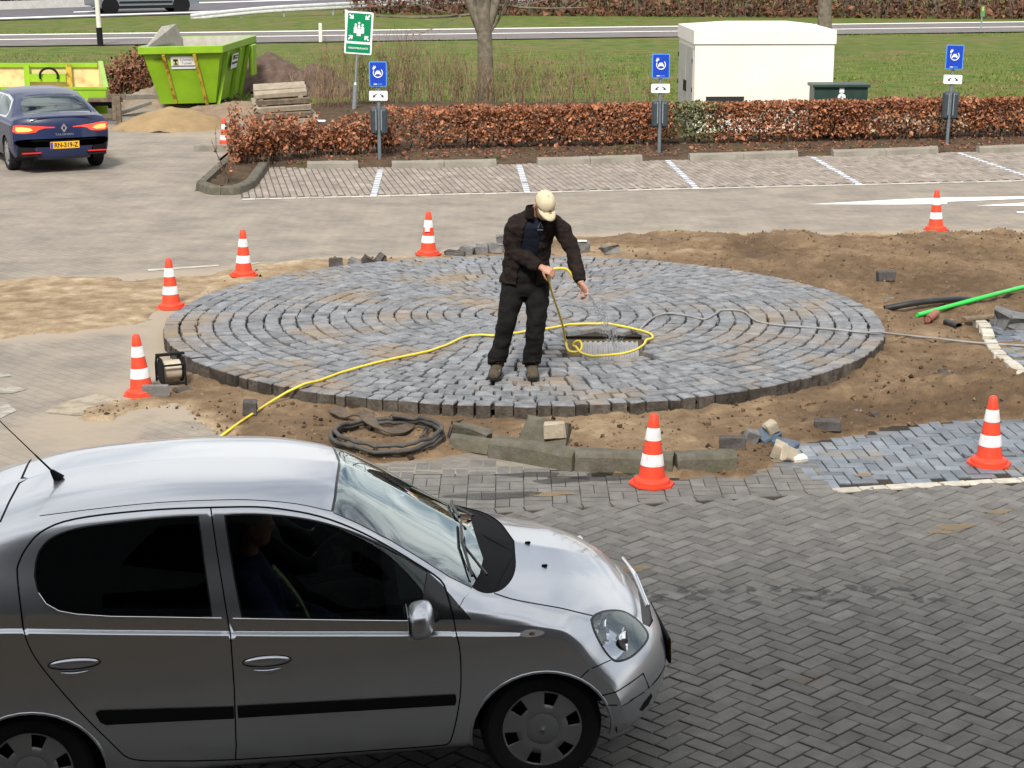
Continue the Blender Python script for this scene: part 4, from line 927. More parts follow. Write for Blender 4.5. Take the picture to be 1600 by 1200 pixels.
    for j in range(nv+1):
        ph = -math.pi/2+math.pi*j/nv
        for i in range(nu):
            th = 2*math.pi*i/nu; cx_, sx_ = math.cos(th), math.sin(th); e = .62
            f = lambda v: math.copysign(abs(v)**e, v)
            x = .062*f(math.cos(ph))*f(cx_); y = .105*f(math.cos(ph))*f(sx_); z = .077*f(math.sin(ph))
            x *= 1-.45*max(0, y*sy)/.105*(1 if x > 0 else 0); z *= 1-.12*(y*sy)/.105; z += .10*(x) 
            V.append(mc+Vector((x, y, z)))
        if j: F += [((j-1)*nu+i, (j-1)*nu+(i+1) % nu, j*nu+(i+1) % nu, j*nu+i) for i in range(nu)]
    b.add(V, F); mi = b.build('wing_mirror', M_SILVER, car, smooth=50)
    b = MB(); b.box(mc+Vector((-.061, .004*sy, 0)), (.004, .17, .115), bev=.001); b.build('mirror_glass', M_CHROME, mi)
    b = MB(); b.cyl(mc+Vector((.03, -.03*sy, -.02)), Vector((1.90, .80*sy, .905)), .022, .03, 12); b.build('mirror_arm', M_BLK, mi, smooth=40)
# number plate, wiper, washer jets, aerial, hatch window
b = MB(); b.box((3.108, 0, .415), (.016, .54, .135), bev=.004); npl = b.build('number_plate', M_BLK, car)
b = MB(); b.box((3.1175, 0, .415), (.006, .52, .11), bev=.002); b.build('plate_face', M_PLATE, npl)
b = MB(); b.tube([(2.985, y, .742-.12*abs(y)) for y in np.linspace(-.36, .36, 12)], .012, 8); b.build('grille_bar', M_CHROME, car, smooth=60)
b = MB()
for y0, y1 in ((.60, .02), (-.08, -.58)):
    pa = [CS.ev(np.array([CS.pt(('t', 2.10-.02*(1-abs(2*k-1)), abs(y0+(y1-y0)*k)))[0]]), np.array([CS.pt(('t', 2.10, abs(y0+(y1-y0)*k)))[1]]))[0] for k in np.linspace(0, 1, 9)]
    pa = [Vector((p[0], math.copysign(abs(p[1]), -(y0+(y1-y0)*k)) , p[2]+.016)) for p, k in zip(pa, np.linspace(0, 1, 9))]
    b.tube(pa, .008, 6)
    b.tube([pa[4], pa[0]+Vector((.07, 0, .0))], .007, 6)
b.build('wiper', M_TRIM, car, smooth=60)
for px in ((825, 827), (851, 885)):
    q, n_ = CS.on(px); b = MB(); b.box(q+Vector((0, 0, .004)), (.03, .016, .014), bev=.005); b.build('washer_jet', M_BLK, car)
q, n_ = CS.on((93, 748)); b = MB(); b.cyl(q-Vector((0, 0, .004)), q+Vector((-.035, 0, .045)), .030, .009, 14)
ro = q+Vector((-.035, 0, .045))
# rod end on the ray of its visible tip, in the plane of the aerial
Ri = np.array(CM.transposed()); o_ = Ri@(np.array([0, 0, CAM_H])-np.array(CORG)); d_ = Ri@ray(0, 658); t_ = (q.y-o_[1])/d_[1]; tip = Vector(o_+d_*t_)
b.cyl(ro, ro+(tip-ro)*.32, .0055, .0045, 8); b.cyl(ro+(tip-ro)*.32, ro+(tip-ro)*1.5, .0032, .0022, 8); b.build('aerial', M_BLK, car, smooth=40)
# cabin
b = MB(); b.box((1.1, 0, .30), (2.9, 1.42, .04)); b.box((-.35, 0, .62), (.10, 1.3, .6)); b.build('cabin_floor', M_INT, car)
b = MB(); b.box((1.90, 0, .84), (.42, 1.40, .20), bev=.06); b.box((1.98, 0, .55), (.25, 1.38, .5), bev=.03); b.cyl((1.70, .37, .93), (1.80, .37, .90), .12, .15, 16); b.build('dashboard', M_INT, car, smooth=40)
b = MB(); Q = Vector((-1, 0, .42)).to_track_quat('Z', 'Y').to_matrix(); cst = Vector((1.66, .36, .92))
b.tube([cst+Q@Vector((.185*math.cos(t), .185*math.sin(t), 0)) for t in np.linspace(0, 2*math.pi, 33)], .015, 8, caps=False); b.cyl(cst+Q@Vector((0, 0, .01)), cst-Q@Vector((0, 0, .16)), .05, .04, 12)
for t in (.1, math.pi-.1, -math.pi/2): b.tube([cst, cst+Q@Vector((.18*math.cos(t), .18*math.sin(t), 0))], .016, 6)
b.build('steering_wheel', M_BLK, car, smooth=40)
def car_seat(x, y, wd):
    b = MB(); b.box((x+.02, y, .50), (.52, wd, .17), bev=.06); b.box((x-.28, y, .80), (.15, wd, .62), rotm(ry=-.28), bev=.06)
    if wd < .7: b.box((x-.41, y, 1.20), (.09, .27, .19), rotm(ry=-.2), bev=.04)
    else:
        for yy in (-.4, .4): b.box((x-.40, yy, 1.16), (.08, .24, .14), rotm(ry=-.2), bev=.04)
    b.build('seat', M_SEAT, car, smooth=40)
car_seat(1.26, -.36, .50); car_seat(1.26, .36, .50); car_seat(.22, 0, 1.25)
b = MB(); b.box((.87, 0, .20), (2.2, 1.3, .05)); b.build('underbody', M_GAP, car)
# ================================================================ NAVY SALOON
p1, p2 = gp(52, 266), gp(166, 255)      # rear tyres' contact: left, right
sdir = (p2-p1); sdir.z = 0; TW = sdir.length; latv = sdir.normalized(); fw = Vector((-latv.y, latv.x, 0)); SYAW = math.atan2(fw.y, fw.x)
print('saloon track', TW, math.degrees(SYAW))
rearmid = gp(108, 250.5); TR = 1.0
SY = math.radians(116); fw = Vector((math.cos(SY), math.sin(SY), 0)); lt = Vector((-fw.y, fw.x, 0))
tyreR = gp(157, 256); SO = (gp(17, 267)+gp(156, 257.5))*.5+fw*.08
saloon = empty('saloon_car', SO, SY, 'dark blue saloon with lit tail lights and a yellow number plate, seen from behind', 'car')
saloon.scale = (.88, .88, .88); SM = Matrix.Rotation(SY, 3, 'Z')
def st2(u, zb, s1, m, c1, c2, bl, wn, g, d, r, t, ys=None, f=1.0):
    Y = dict(S0=.78, S1=.86, M=.92, C1=.925, C2=.905, B=.885, Wn=.78, G=.64, D=.58, R=.32)
    if ys: Y.update(ys)
    return (u, [(0, zb), (.5*f, zb), (Y['S0']*f, zb+.005), (Y['S1']*f, s1), (Y['M']*f, m), (Y['C1']*f, c1), (Y['C2']*f, c2), (Y['B']*f, bl), (Y['Wn']*f, wn), (Y['G']*f, g), (Y['D']*f, d), (Y['R']*f, r), (0, t)])
TD = dict(Wn=.84, G=.74, D=.66)
SS = [st2(-1.00, .50, .52, .56, .60, .61, .63, .645, .655, .66, .665, .67, dict(Wn=.8, G=.7, D=.62), .97), st2(-.985, .40, .43, .58, .74, .76, .79, .81, .825, .835, .84, .845, dict(Wn=.8, G=.7, D=.62), .98),
 st2(-.95, .30, .34, .58, .88, .90, .945, .97, .99, 1.00, 1.01, 1.015, dict(Wn=.82, G=.72, D=.64), .985), st2(-.90, .26, .31, .58, .90, .92, .98, 1.015, 1.04, 1.055, 1.068, 1.075, TD, .99), st2(-.80, .25, .30, .58, .90, .92, .985, 1.02, 1.05, 1.065, 1.085, 1.092, TD),
 st2(-.55, .22, .29, .58, .90, .92, .985, 1.03, 1.07, 1.09, 1.125, 1.135, dict(Wn=.83, G=.72, D=.65)), st2(-.20, .20, .28, .58, .90, .92, .98, 1.10, 1.19, 1.215, 1.26, 1.27, dict(Wn=.80, G=.68, D=.62)), st2(.25, .20, .28, .58, .90, .92, .98, 1.18, 1.33, 1.355, 1.395, 1.405),
 st2(.8, .2, .28, .58, .90, .92, .975, 1.22, 1.395, 1.42, 1.455, 1.465), st2(1.5, .2, .28, .58, .89, .91, .965, 1.21, 1.385, 1.41, 1.45, 1.46), st2(2.0, .2, .28, .58, .88, .90, .955, 1.15, 1.29, 1.32, 1.37, 1.38), st2(2.6, .2, .28, .58, .87, .89, .94, .99, 1.02, 1.045, 1.09, 1.10, dict(Wn=.84, G=.76, D=.69)),
 st2(3.1, .2, .28, .56, .82, .84, .87, .885, .90, .915, .95, .96, TD), st2(3.45, .2, .28, .52, .70, .72, .75, .77, .785, .80, .83, .84, TD, .97), st2(3.70, .25, .32, .48, .58, .59, .61, .62, .635, .65, .67, .68, TD, .95), st2(3.78, .38, .40, .45, .48, .485, .49, .495, .50, .505, .51, .515, TD, .94)]
ug2 = [-1.0, -.998, -.995, -.99, -.983, -.975, -.965]+list(np.arange(-.95, -.5, .02))+list(np.arange(-.5, 3.4, .09))+list(np.arange(3.4, 3.79, .04))+[3.78]
S2 = CarSurf(SS, SO, SM, -1, .92, ug2, 4, pull_f=(2.7, 3.78, .45, 2.6), pull_r=(-.1, -1.0, .30, 2.6))
def xz2(lat, z, u=None):
    """(a,b) on the tail where the lateral position and the height match"""
    d = np.hypot(np.abs(S2.P[:, 1])-lat, S2.P[:, 2]-z)+np.maximum(0, S2.P[:, 0]+.50)*.3; k = int(np.argmin(d)); a, bq = S2.A[k], S2.B[k]
    for _ in range(8):
        e = 1e-3; q = S2.ev(np.array([a, a+e, a]), np.array([bq, bq, bq+e])); q = np.c_[np.abs(q[:, 1]), q[:, 2]]; Jm = np.array([(q[1]-q[0])/e, (q[2]-q[0])/e]).T
        if abs(np.linalg.det(Jm)) < 1e-12: break
        s_ = np.linalg.solve(Jm, np.array([lat, z])-q[0]); m_ = np.abs(s_).max(); s_ *= min(1, 1./m_) if m_ > 0 else 1; a = float(np.clip(a+s_[0], 0, S2.na-1.001)); bq = float(np.clip(bq+s_[1], 0, S2.nb-1.001))
    return a, bq
cx = S2.nb+1.; ua = lambda u: float(np.interp(u, S2.ug, np.arange(S2.na))); TQ = lambda pts: [xz2(*p) for p in pts]
s2 = S2.nsub
def side2(u, z): return S2.invxz(u, z)
arch2 = [S2.invxz(.345*math.cos(t), .33+.345*math.sin(t)) for t in np.linspace(math.pi+.2, -.2, 18)]; arch2 += [(arch2[-1][0], -1.), (arch2[0][0], -1.)]
arch3 = [S2.invxz(2.81+.345*math.cos(t), .33+.345*math.sin(t)) for t in np.linspace(math.pi+.2, -.2, 18)]; arch3 += [(arch3[-1][0], -1.), (arch3[0][0], -1.)]
tail = [(.90, .80), (.88, .90), (.78, .925), (.55, .905), (.30, .885), (.17, .878), (.17, .865), (.35, .865), (.45, .84), (.52, .79), (.70, .765), (.84, .765)]
core = [(.86, .82), (.85, .88), (.74, .885), (.62, .87), (.56, .83), (.64, .80), (.82, .79)]
reg2 = [('arch', [arch2]), ('arch', [arch3]), ('lamp_core', [TQ(core)]), ('tail_lamp', [TQ(tail)]),
  ('rear_window', [[(ua(-.63), cx), (ua(.22), cx), S2.pt(('t', .20, .50)), S2.pt(('t', -.05, .585)), S2.pt(('t', -.40, .64)), S2.pt(('t', -.62, .65))]]),
  ('side_window', [[side2(.05, 1.03), side2(-.02, 1.10), side2(.25, 1.28), side2(.6, 1.345), side2(1.0, 1.35), side2(1.02, 1.0)], [side2(1.08, 1.0), side2(1.06, 1.35), side2(1.55, 1.33), side2(1.95, 1.22), side2(2.25, 1.03), side2(2.25, .98)]]),
  ('window_trim', [[side2(0., 1.0), side2(-.07, 1.10), side2(.22, 1.315), side2(.6, 1.375), side2(1.5, 1.365), side2(2.0, 1.25), side2(2.36, 1.0), side2(2.3, .96)]]),
  ('windscreen', [[(ua(1.62), cx), (ua(2.62), cx), S2.pt(('t', 2.5, .70)), S2.pt(('t', 1.66, .56))]]),
  ('lower_valance', [TQ([(.0, .42), (.30, .42), (.40, .38), (.84, .375), (.88, .30)])+[(ua(-.3), 2.2*s2), (ua(-.3), -1), (-1, -1), (-1, cx)] if False else [(-.5, 1.2*s2), (ua(-.60), 1.2*s2), (ua(-.60), 2.75*s2), (ua(-.96), 2.9*s2), (ua(-.985), 3.05*s2), (-.5, 3.05*s2)]])]
names2 = [r[0] for r in reg2]; CD2 = cut_car(S2, reg2)
def cp2(nm, name, m, parent=saloon, **k): return car_part(S2, CD2, reg2, [i for i, q in enumerate(names2) if q == nm] if nm != 'body' else [len(reg2)], name, m, parent, **k)
sb = cp2('body', 'body', M_BLUEP); cp2('lower_valance', 'lower_valance', M_BLK, side='near'); cp2('lower_valance', 'lower_valance', M_BLK, side='far')
M_REARGL = glass_mat('rear_window_glass', (.06, .065, .07), base=.10)
cp2('rear_window', 'rear_window', M_REARGL, off=-.002); cp2('windscreen', 'windscreen', M_DARKGL, off=-.002)
for sd in ('near', 'far'):
    tl = cp2('tail_lamp', 'tail_light', M_REDLIT, side=sd, off=.004); cp2('lamp_core', 'lamp_core', M_AMBLIT, tl, side=sd, off=.002)
    wt = cp2('window_trim', 'window_trim', M_CHROME, side=sd, off=.003); cp2('side_window', 'window', M_DARKGL, side=sd)
    sy = -1 if sd == 'near' else 1
    for x in (0, 2.81):
        b = MB(); V = []; F = []
        for y in (.45, .90): V += [(x+.36*math.cos(t), y*sy, .33+.35*math.sin(t)) for t in np.linspace(-.1, math.pi+.1, 16)]
        F = [(i, i+1, 17+i, 16+i) for i in range(15)]+[tuple(range(16))]; b.add(V, F); b.build('wheel_well', M_GAP, saloon); wheel_part(saloon, x, .795*sy, .33, .215, .24, 5, out=sy)
    b = MB(); b.box((2.05, .98*sy, 1.0), (.16, .2, .14), bev=.05); b.build('wing_mirror', M_BLUEP, saloon, smooth=40)
    b = MB(); b.box((-.955, .62*sy, .345), (.05, .34, .035), bev=.01); b.build('exhaust_trim', M_CHROME if False else M_BLK, saloon); b = MB(); b.box((-.93, .62*sy, .40), (.10, .36, .03), bev=.008); b.build('reflector', M_RED, saloon)
b = MB(); b.box((-.992, 0, .535), (.02, .55, .135), bev=.006); pk = b.build('number_plate', M_PLATE, saloon); b = MB(); b.box((-1.003, .25, .535), (.004, .045, .12)); b.build('plate_band', M_EUBLUE, pk)
RR = Matrix(((0, 0, -1), (-1, 0, 0), (0, 1, 0))).to_4x4()      # text lying in the plane of the tail, facing backwards
o = text_mesh('RN-319-Z', 'lettering', M_INK, pk, .125, .002, bold=.002); o.matrix_local = Matrix.Translation((-1.004, -.02, .535))@RR; o.scale = (.86, 1, 1)
b = MB(); q = [(0, .085), (.06, 0), (0, -.085), (-.06, 0)]; i_ = [(0, .045), (.025, 0), (0, -.045), (-.025, 0)]
V = [(-1.0-.0, y, .855+z) for y, z in q]+[(-1.0, y, .855+z) for y, z in i_]+[(-.97, y, .855+z) for y, z in q]+[(-.97, y, .855+z) for y, z in i_]; F = []
for k in range(4): j = (k+1) % 4; F += [(k, j, 4+j, 4+k), (k, j, 8+j, 8+k), (4+k, 4+j, 12+j, 12+k)]
b.add(V, F); b.build('diamond_emblem', M_CHROME, saloon)
o = text_mesh('TALISMAN', 'lettering', mat('dull_chrome', (.35, .36, .4), .4, metal=.6), saloon, .055, .004); o.matrix_local = Matrix.Translation((-.996, 0, .735))@RR; o.scale = (1.35, 1, 1)
b = MB(); b.tube([Vector((-.93+.02*abs(y), y, 1.062-.015*abs(y))) for y in np.linspace(-.62, .62, 9)], .014, 8); b.build('boot_lip', M_BLUEP, saloon, smooth=50)
b = MB(); b.tube([Vector((-.99+.1*(abs(y)/.7)**2.5, y, .625-.0*abs(y))) for y in np.linspace(-.62, .62, 13)], .005, 6); b.build('boot_gap', M_GAP, saloon)
b = MB(); b.box((-.52, -.08, 1.08), (.02, .30, .10), rotm(ry=-.35)); b.build('red_sticker', mat('red_sticker', (.72, .06, .03), .5), saloon)
b = MB(); b.box((1.2, 0, .3), (3.2, 1.5, .05)); b.box((.55, .38, .85), (.14, .5, .7), rotm(ry=-.2), bev=.05); b.box((.55, -.38, .85), (.14, .5, .7), rotm(ry=-.2), bev=.05); b.box((-.1, 0, .95), (.7, 1.4, .06)); b.build('cabin', M_INT, saloon); cp2('body', 'interior_trim', M_INT, off=-.03)
# ================================================================ PLANTS
M_BEECH = mat('beech_leaves', (.20, .065, .028), .6, col2=(.36, .155, .07), scale=9, attr='rnd', attr_amt=.6)
M_BEECH_DULL = mat('dull_beech_leaves', (.13, .05, .028), .7, col2=(.26, .11, .055), scale=9, attr='rnd', attr_amt=.6)
M_GREENL = mat('green_leaves', (.07, .10, .03), .7, col2=(.16, .17, .07), scale=9, attr='rnd', attr_amt=.5)
M_PALEL = mat('pale_dry_leaves', (.40, .32, .23), .7, attr='rnd', attr_amt=.4)
M_TWIG = mat('twigs', (.085, .06, .045), .9, col2=(.13, .10, .08), scale=12)
M_TWIG2 = mat('dry_stems', (.30, .22, .13), .9, col2=(.12, .075, .055), scale=3, contrast=(.4, .6))
M_BARK = mat('bark', (.12, .10, .075), .9, col2=(.20, .175, .13), scale=9, bump=.8, bscale=22)
def leaves(P, size, seed=1, flat=0., sv=.35):
    """leaf quads (folded rhombs) at the points P; returns verts, faces, rnd"""
    rs = np.random.RandomState(seed); n = len(P); P = np.asarray(P, float)
    d = rs.normal(size=(n, 3)); d[:, 2] *= 1-flat; d /= np.linalg.norm(d, axis=1, keepdims=True); e = rs.normal(size=(n, 3)); e -= d*(e*d).sum(1, keepdims=True); e /= np.linalg.norm(e, axis=1, keepdims=True)
    s_ = size*np.exp(rs.normal(0, sv, (n, 1))); nn_ = np.cross(d, e)
    V = np.stack([P-d*s_*.5, P+e*s_*.32+nn_*s_*.1, P+d*s_*.5, P-e*s_*.32+nn_*s_*.1], 1).reshape(-1, 3)
    F = np.arange(n*4).reshape(-1, 4); R = rs.rand(n); return V, F, R
def leaf_obj(name, P, size, m, parent=None, seed=1, **k):
    V, F, R = leaves(P, size, seed, **k); return mesh_obj(name, V, F, m, parent, attrs={'rnd': ('FACE', R)})
def stems_mb(base, n, spread, h, seed, r=.006, splay=.25, kinks=4, fork=2):
    rs = np.random.RandomState(seed); b = MB(); tips = []
    for i in range(n):
        p = Vector(base)+Vector((rs.uniform(-spread[0], spread[0]), rs.uniform(-spread[1], spread[1]), 0)); d = Vector((rs.normal(0, splay), rs.normal(0, splay), 1)).normalized(); hh = h*rs.uniform(.55, 1.05); path = [p]
        for k in range(kinks): p = p+d*hh/kinks; d = (d+Vector((rs.normal(0, .13), rs.normal(0, .13), .05))).normalized(); path.append(p)
        b.tube(path, list(np.linspace(r, r*.35, len(path))), 4, caps=False); tips += path[2:]
        for f in range(fork):
            q = path[rs.randint(1, kinks)]; d2 = (d+Vector((rs.normal(0, .6), rs.normal(0, .6), .2))).normalized(); L_ = hh*rs.uniform(.2, .45); b.tube([q, q+d2*L_*.5, q+d2*L_+Vector((0, 0, L_*.1))], [r*.5, r*.4, r*.2], 3, caps=False); tips += [q+d2*L_*.6, q+d2*L_]
    return b, tips
# ---- clipped beech hedge behind the parking bays
h0, h1 = gp(606, 243), gp(1640, 221); hd = (h1-h0).normalized(); hn = Vector((-hd.y, hd.x, 0)); HL = (h1-h0).length; HT = .60; HH = at(1000, 167, gp(1000, 238).y+.08).z
print('hedge', HL, HH)
hedge = empty('beech_hedge', h0, 0, 'long clipped beech hedge with copper leaves behind the wheel stops', 'hedge')
rs = np.random.RandomState(31); n = 27000; u = rs.rand(n)*HL; face = rs.rand(n); v = np.where(face < .62, rs.exponential(.07, n), rs.rand(n)*HT); zz = np.where(face < .62, HH*rs.rand(n)**.82, HH-rs.exponential(.06, n))
mx_ = vnoise(u, zz*1.2, .9, 3., 3); v = v+.07*mx_; zz = np.clip(zz+.05*vnoise(u, v, 1.6, 8., 2)*(zz > .5*HH), .04, None)
keep = (zz > .20+.14*vnoise(u, u*0, 1.1, 2., 2)) | (rs.rand(n) < .12); thin = 1-.55*np.exp(-((u-.3)/.9)**2); keep &= rs.rand(n) < thin; hole = vnoise(u, zz, 2.6, 6., 2); keep &= (hole < .42) | (rs.rand(n) < .35)
u, v, zz = u[keep], v[keep], zz[keep]; ub = rs.rand(9000)*HL; kb = rs.rand(9000) < 1-.6*np.exp(-((ub-.3)/.9)**2); u = np.r_[u, ub[kb]]; v = np.r_[v, (.22+.36*rs.rand(9000))[kb]]; zz = np.r_[zz, (.15+(HH-.2)*rs.rand(9000))[kb]]; P = np.c_[u*hd.x+v*hn.x, u*hd.y+v*hn.y, zz]
ivy = np.abs(u-((gp(1105, 243)-h0).dot(hd))) < .42*(1+.5*rs.normal(size=len(u))); pale = (np.abs(u-((gp(1440, 228)-h0).dot(hd))) < 1.0) & (np.abs(zz-.42) < .16) & (rs.rand(len(u)) < .30)
leaf_obj('foliage', P[~ivy & ~pale], .062, M_BEECH, hedge, 3); leaf_obj('ivy_foliage', P[ivy & (rs.rand(len(u)) < .9)], .055, M_GREENL, hedge, 4); leaf_obj('pale_leaves', P[pale], .06, M_PALEL, hedge, 5)
b = MB(); rs2 = np.random.RandomState(4)
for i in range(120):
    q = hd*(rs2.rand()*HL)+hn*rs2.uniform(.12, .5); b.tube([q, q+Vector((rs2.normal(0, .06), rs2.normal(0, .05), HH*.45)), q+Vector((rs2.normal(0, .13), rs2.normal(0, .09), HH*.9))], [.016, .011, .004], 5, caps=False)
for i in range(700):
    q = hd*(rs2.rand()*HL)+hn*rs2.uniform(.05, .55)+Vector((0, 0, rs2.uniform(.15, HH*.85))); b.tube([q, q+Vector((rs2.normal(0, .14), rs2.normal(0, .1), rs2.uniform(.02, .16)))], [.005, .002], 3, caps=False)
b.build('branches', M_TWIG, hedge)
def shrub(base, w_, d_, h, nleaf, lsize, seed, label, cat='shrub', group=None, name='beech_shrub', m=None, low=.25, nst=14, stem=.010):
    t = empty(name, base, 0, label, cat, group); rs = np.random.RandomState(seed); b, tips = stems_mb((0, 0, 0), nst, (w_*.32, d_*.3), h, seed, r=stem, splay=.22)
    b.build('stems', M_TWIG, t); T = np.array([tuple(p) for p in tips]); T = T[T[:, 2] > low*h]
    k = rs.randint(0, len(T), nleaf); P = T[k]+rs.normal(0, 1, (nleaf, 3))*np.array([w_*.085, d_*.085, h*.07]); leaf_obj('foliage', P, lsize, m or M_BEECH, t, seed+1); return t
shrub(gp(384, 262), .56, .5, at(372, 172, gp(372, 262).y).z, 1500, .062, 41, 'copper leaved beech shrub in the kerbed corner of the bed, hiding a cone', m=M_BEECH)
shrub(gp(438, 258), .62, .45, at(438, 176, gp(438, 258).y).z, 1100, .062, 43, 'thin copper beech shrub in front of the weathered pallets', m=M_BEECH)
shrub(gp(500, 250), .5, .4, at(500, 186, gp(500, 250).y).z, 900, .062, 45, 'thin copper beech shrub growing over the dark green box', m=M_BEECH, low=.35)
shrub(gp(562, 248), .6, .4, at(560, 180, gp(562, 248).y).z, 1100, .062, 47, 'thin copper beech shrub at the foot of the green assembly sign', m=M_BEECH)
shrub(gp(470, 254), .5, .4, at(470, 190, gp(470, 254).y).z, 800, .062, 55, 'thin copper beech shrub just left of the dark green box', m=M_BEECH, low=.35)
shrub(gp(531, 249), .5, .4, at(531, 192, gp(531, 249).y).z, 900, .062, 57, 'low copper beech shrub between the green box and the assembly sign', m=M_BEECH, low=.3)
shrub(gp(600, 246), .5, .4, at(600, 186, gp(600, 246).y).z, 900, .062, 59, 'copper beech shrub behind the post of the leftmost charging sign', m=M_BEECH, low=.3)
shrub(gp(410, 262), .5, .4, at(405, 180, gp(410, 262).y).z, 900, .062, 60, 'copper beech shrub second from the tip of the kerbed bed', m=M_BEECH, low=.3)
shrub(gp(352, 292), .3, .3, at(352, 205, gp(352, 292).y).z, 60, .05, 49, 'almost leafless twig sapling at the tip of the kerbed bed', 'sapling', low=.3, nst=4, stem=.013, name='bare_sapling')
shrub(gp(205, 158), 1.3, .9, at(200, 84, gp(205, 158).y).z, 2300, .085, 51, 'dark red brown beech bush between the two green skips', m=M_BEECH_DULL, low=.2, nst=26)
# ---- dry weeds and saplings behind the hedge
for i, (px, py, hp, wd, nst, dn) in enumerate([(498, 172, 92, .55, 34, 'rusty brown'), (540, 168, 118, .5, 30, 'tall tan'), (598, 166, 100, .45, 26, 'straw coloured'), (632, 164, 128, .4, 24, 'tall pale'), (668, 163, 108, .5, 26, 'tan'), (705, 162, 86, .5, 26, 'straw coloured'), (738, 161, 70, .45, 24, 'low tan'), (790, 161, 96, .45, 20, 'brown'), (812, 160, 88, .25, 8, 'pale thin'), (838, 160, 76, .5, 20, 'rusty brown'), (905, 160, 92, .4, 16, 'forked brown'), (870, 160, 64, .5, 18, 'low grey brown'), (950, 160, 60, .5, 16, 'low tan'), (1010, 160, 50, .4, 12, 'low grey brown')]):
    bs = gp(px, py); hh = at(px, py-hp, bs.y).z; t = empty('dry_shrub', bs, 0, None, 'dry shrub', 'leafless dry shrubs behind the hedge'); b, tips = stems_mb((0, 0, 0), int(nst*1.5), (wd, .35), hh, 100+i, r=.009, splay=.16, fork=3); b.build('stems', M_TWIG2, t)
    rs = np.random.RandomState(i); T = np.array([tuple(p) for p in tips]); k = rs.randint(0, len(T), 90); leaf_obj('dead_leaves', T[k]+rs.normal(0, .05, (90, 3)), .035, M_BEECH_DULL, t, i)
    where = ['beside the dark earth heaps', 'left of the assembly sign post', 'behind the leftmost charging sign', 'just right of the leftmost charging sign', 'second to the left of the big tree', 'first to the left of the big tree', 'at the foot of the big tree, left side', 'right beside the big tree trunk', 'second to the right of the big tree', 'third to the right of the big tree', 'halfway between the big tree and the white cabin', 'low between two taller ones right of the big tree', 'second to the left of the middle charging sign', 'nearest to the middle charging sign'][i]
    t['label'] = dn+' dry shrub '+where
# grass blades as ground cover
rs = np.random.RandomState(61); n = 60000; yy = 36.5+(rs.rand(n)**1.5)*38; xx = (rs.rand(n)-.5)*yy*.66; keep = ~((yy < 43.5) & (xx < -4.6) & (yy < 43.5)) & ((yy < 61) | (yy > 71)); xx, yy = xx[keep], yy[keep]; n = len(xx)
pat = vnoise(xx, yy, .35, 2., 3); hgt = .03+.08*np.clip(.35+pat, 0, 1)*rs.rand(n); a_ = rs.rand(n)*math.pi; wdt = .010+.012*rs.rand(n)
V = np.stack([np.c_[xx-np.cos(a_)*wdt, yy-np.sin(a_)*wdt, np.full(n, -.05)], np.c_[xx+np.cos(a_)*wdt, yy+np.sin(a_)*wdt, np.full(n, -.05)], np.c_[xx+rs.normal(0, .05, n), yy+rs.normal(0, .05, n), hgt]], 1).reshape(-1, 3)
M_BLADE = mat('grass_blades', (.075, .17, .014), .8, col2=(.20, .19, .055), scale=.7, contrast=(.42, .62), attr='rnd', attr_amt=.5)
tag(mesh_obj('grass', V, np.arange(n*3).reshape(-1, 3), M_BLADE, attrs={'rnd': ('FACE', rs.rand(n))}), 'rough green winter grass with brown patches behind the hedge', 'grass', kind='stuff')
dl = 5000; P = np.c_[(rs.rand(dl)-.5)*24+2, 36+rs.rand(dl)**1.3*14, np.full(dl, .03)]; P = P[(P[:, 0] > -5.5)]; P[:, 2] += rs.rand(len(P))*.06
tag(leaf_obj('fallen_leaves', P, .05, M_BEECH_DULL, None, 66, flat=.6), 'brown fallen leaves scattered over the grass', 'fallen leaves', kind='stuff')
u_ = rs.rand(5200); P = np.c_[np.array(h0)[0]-2.6+u_*16.5, np.array(h0)[1]+(u_*16.5-2.6)*hd.y/hd.x-1.5+rs.rand(5200)*2.2, np.full(5200, .085)]; inb = inpoly(P[:, :2], bp); P = P[inb]
tag(leaf_obj('leaf_litter', P, .05, M_BEECH_DULL, None, 67, flat=.7), 'brown leaf litter on the soil of the planting bed', 'leaf litter', kind='stuff')
# ---- trees
def tree(base, r, h, forks, label, seed, name='bare_tree', lean=0.):
    t = empty(name, base, 0, label, 'tree'); rs = np.random.RandomState(seed); b = MB(); path = []; rr = []
    for k in range(14):
        z = h*k/13; path.append((lean*z+.03*math.sin(k*1.3), .02*math.cos(k), z-.1)); rr.append(r*(1.18 if k == 0 else 1)*(1-.55*k/13)*(1+.04*math.sin(k*2.1)))
    b.tube(path, rr, 16); b.build('trunk', M_BARK, t, smooth=60); b = MB()
    def limb(p, d, L_, r_, lv):
        q = [p]; 
        for k in range(5): p = p+d*L_/5; d = (d+Vector((rs.normal(0, .1), rs.normal(0, .1), .04))).normalized(); q.append(p)
        b.tube(q, list(np.linspace(r_, r_*.35, 6)), 8 if lv == 0 else 4, caps=False)
        if lv < 2:
            for k in range(4 if lv == 0 else 3): i = rs.randint(1, 6); limb(q[i], (d+Vector((rs.normal(0, .6), rs.normal(0, .6), rs.normal(.1, .3)))).normalized(), L_*.5, r_*.4, lv+1)
    for (z, dx, dy, dz, L_, rf) in forks: limb(Vector((lean*z, 0, z)), Vector((dx, dy, dz)).normalized(), L_, r*rf, 0)
    b.build('branches', M_BARK, t, smooth=60); return t
tb = gp(757, 158)
tz = lambda y: at(757, y, tb.y).z
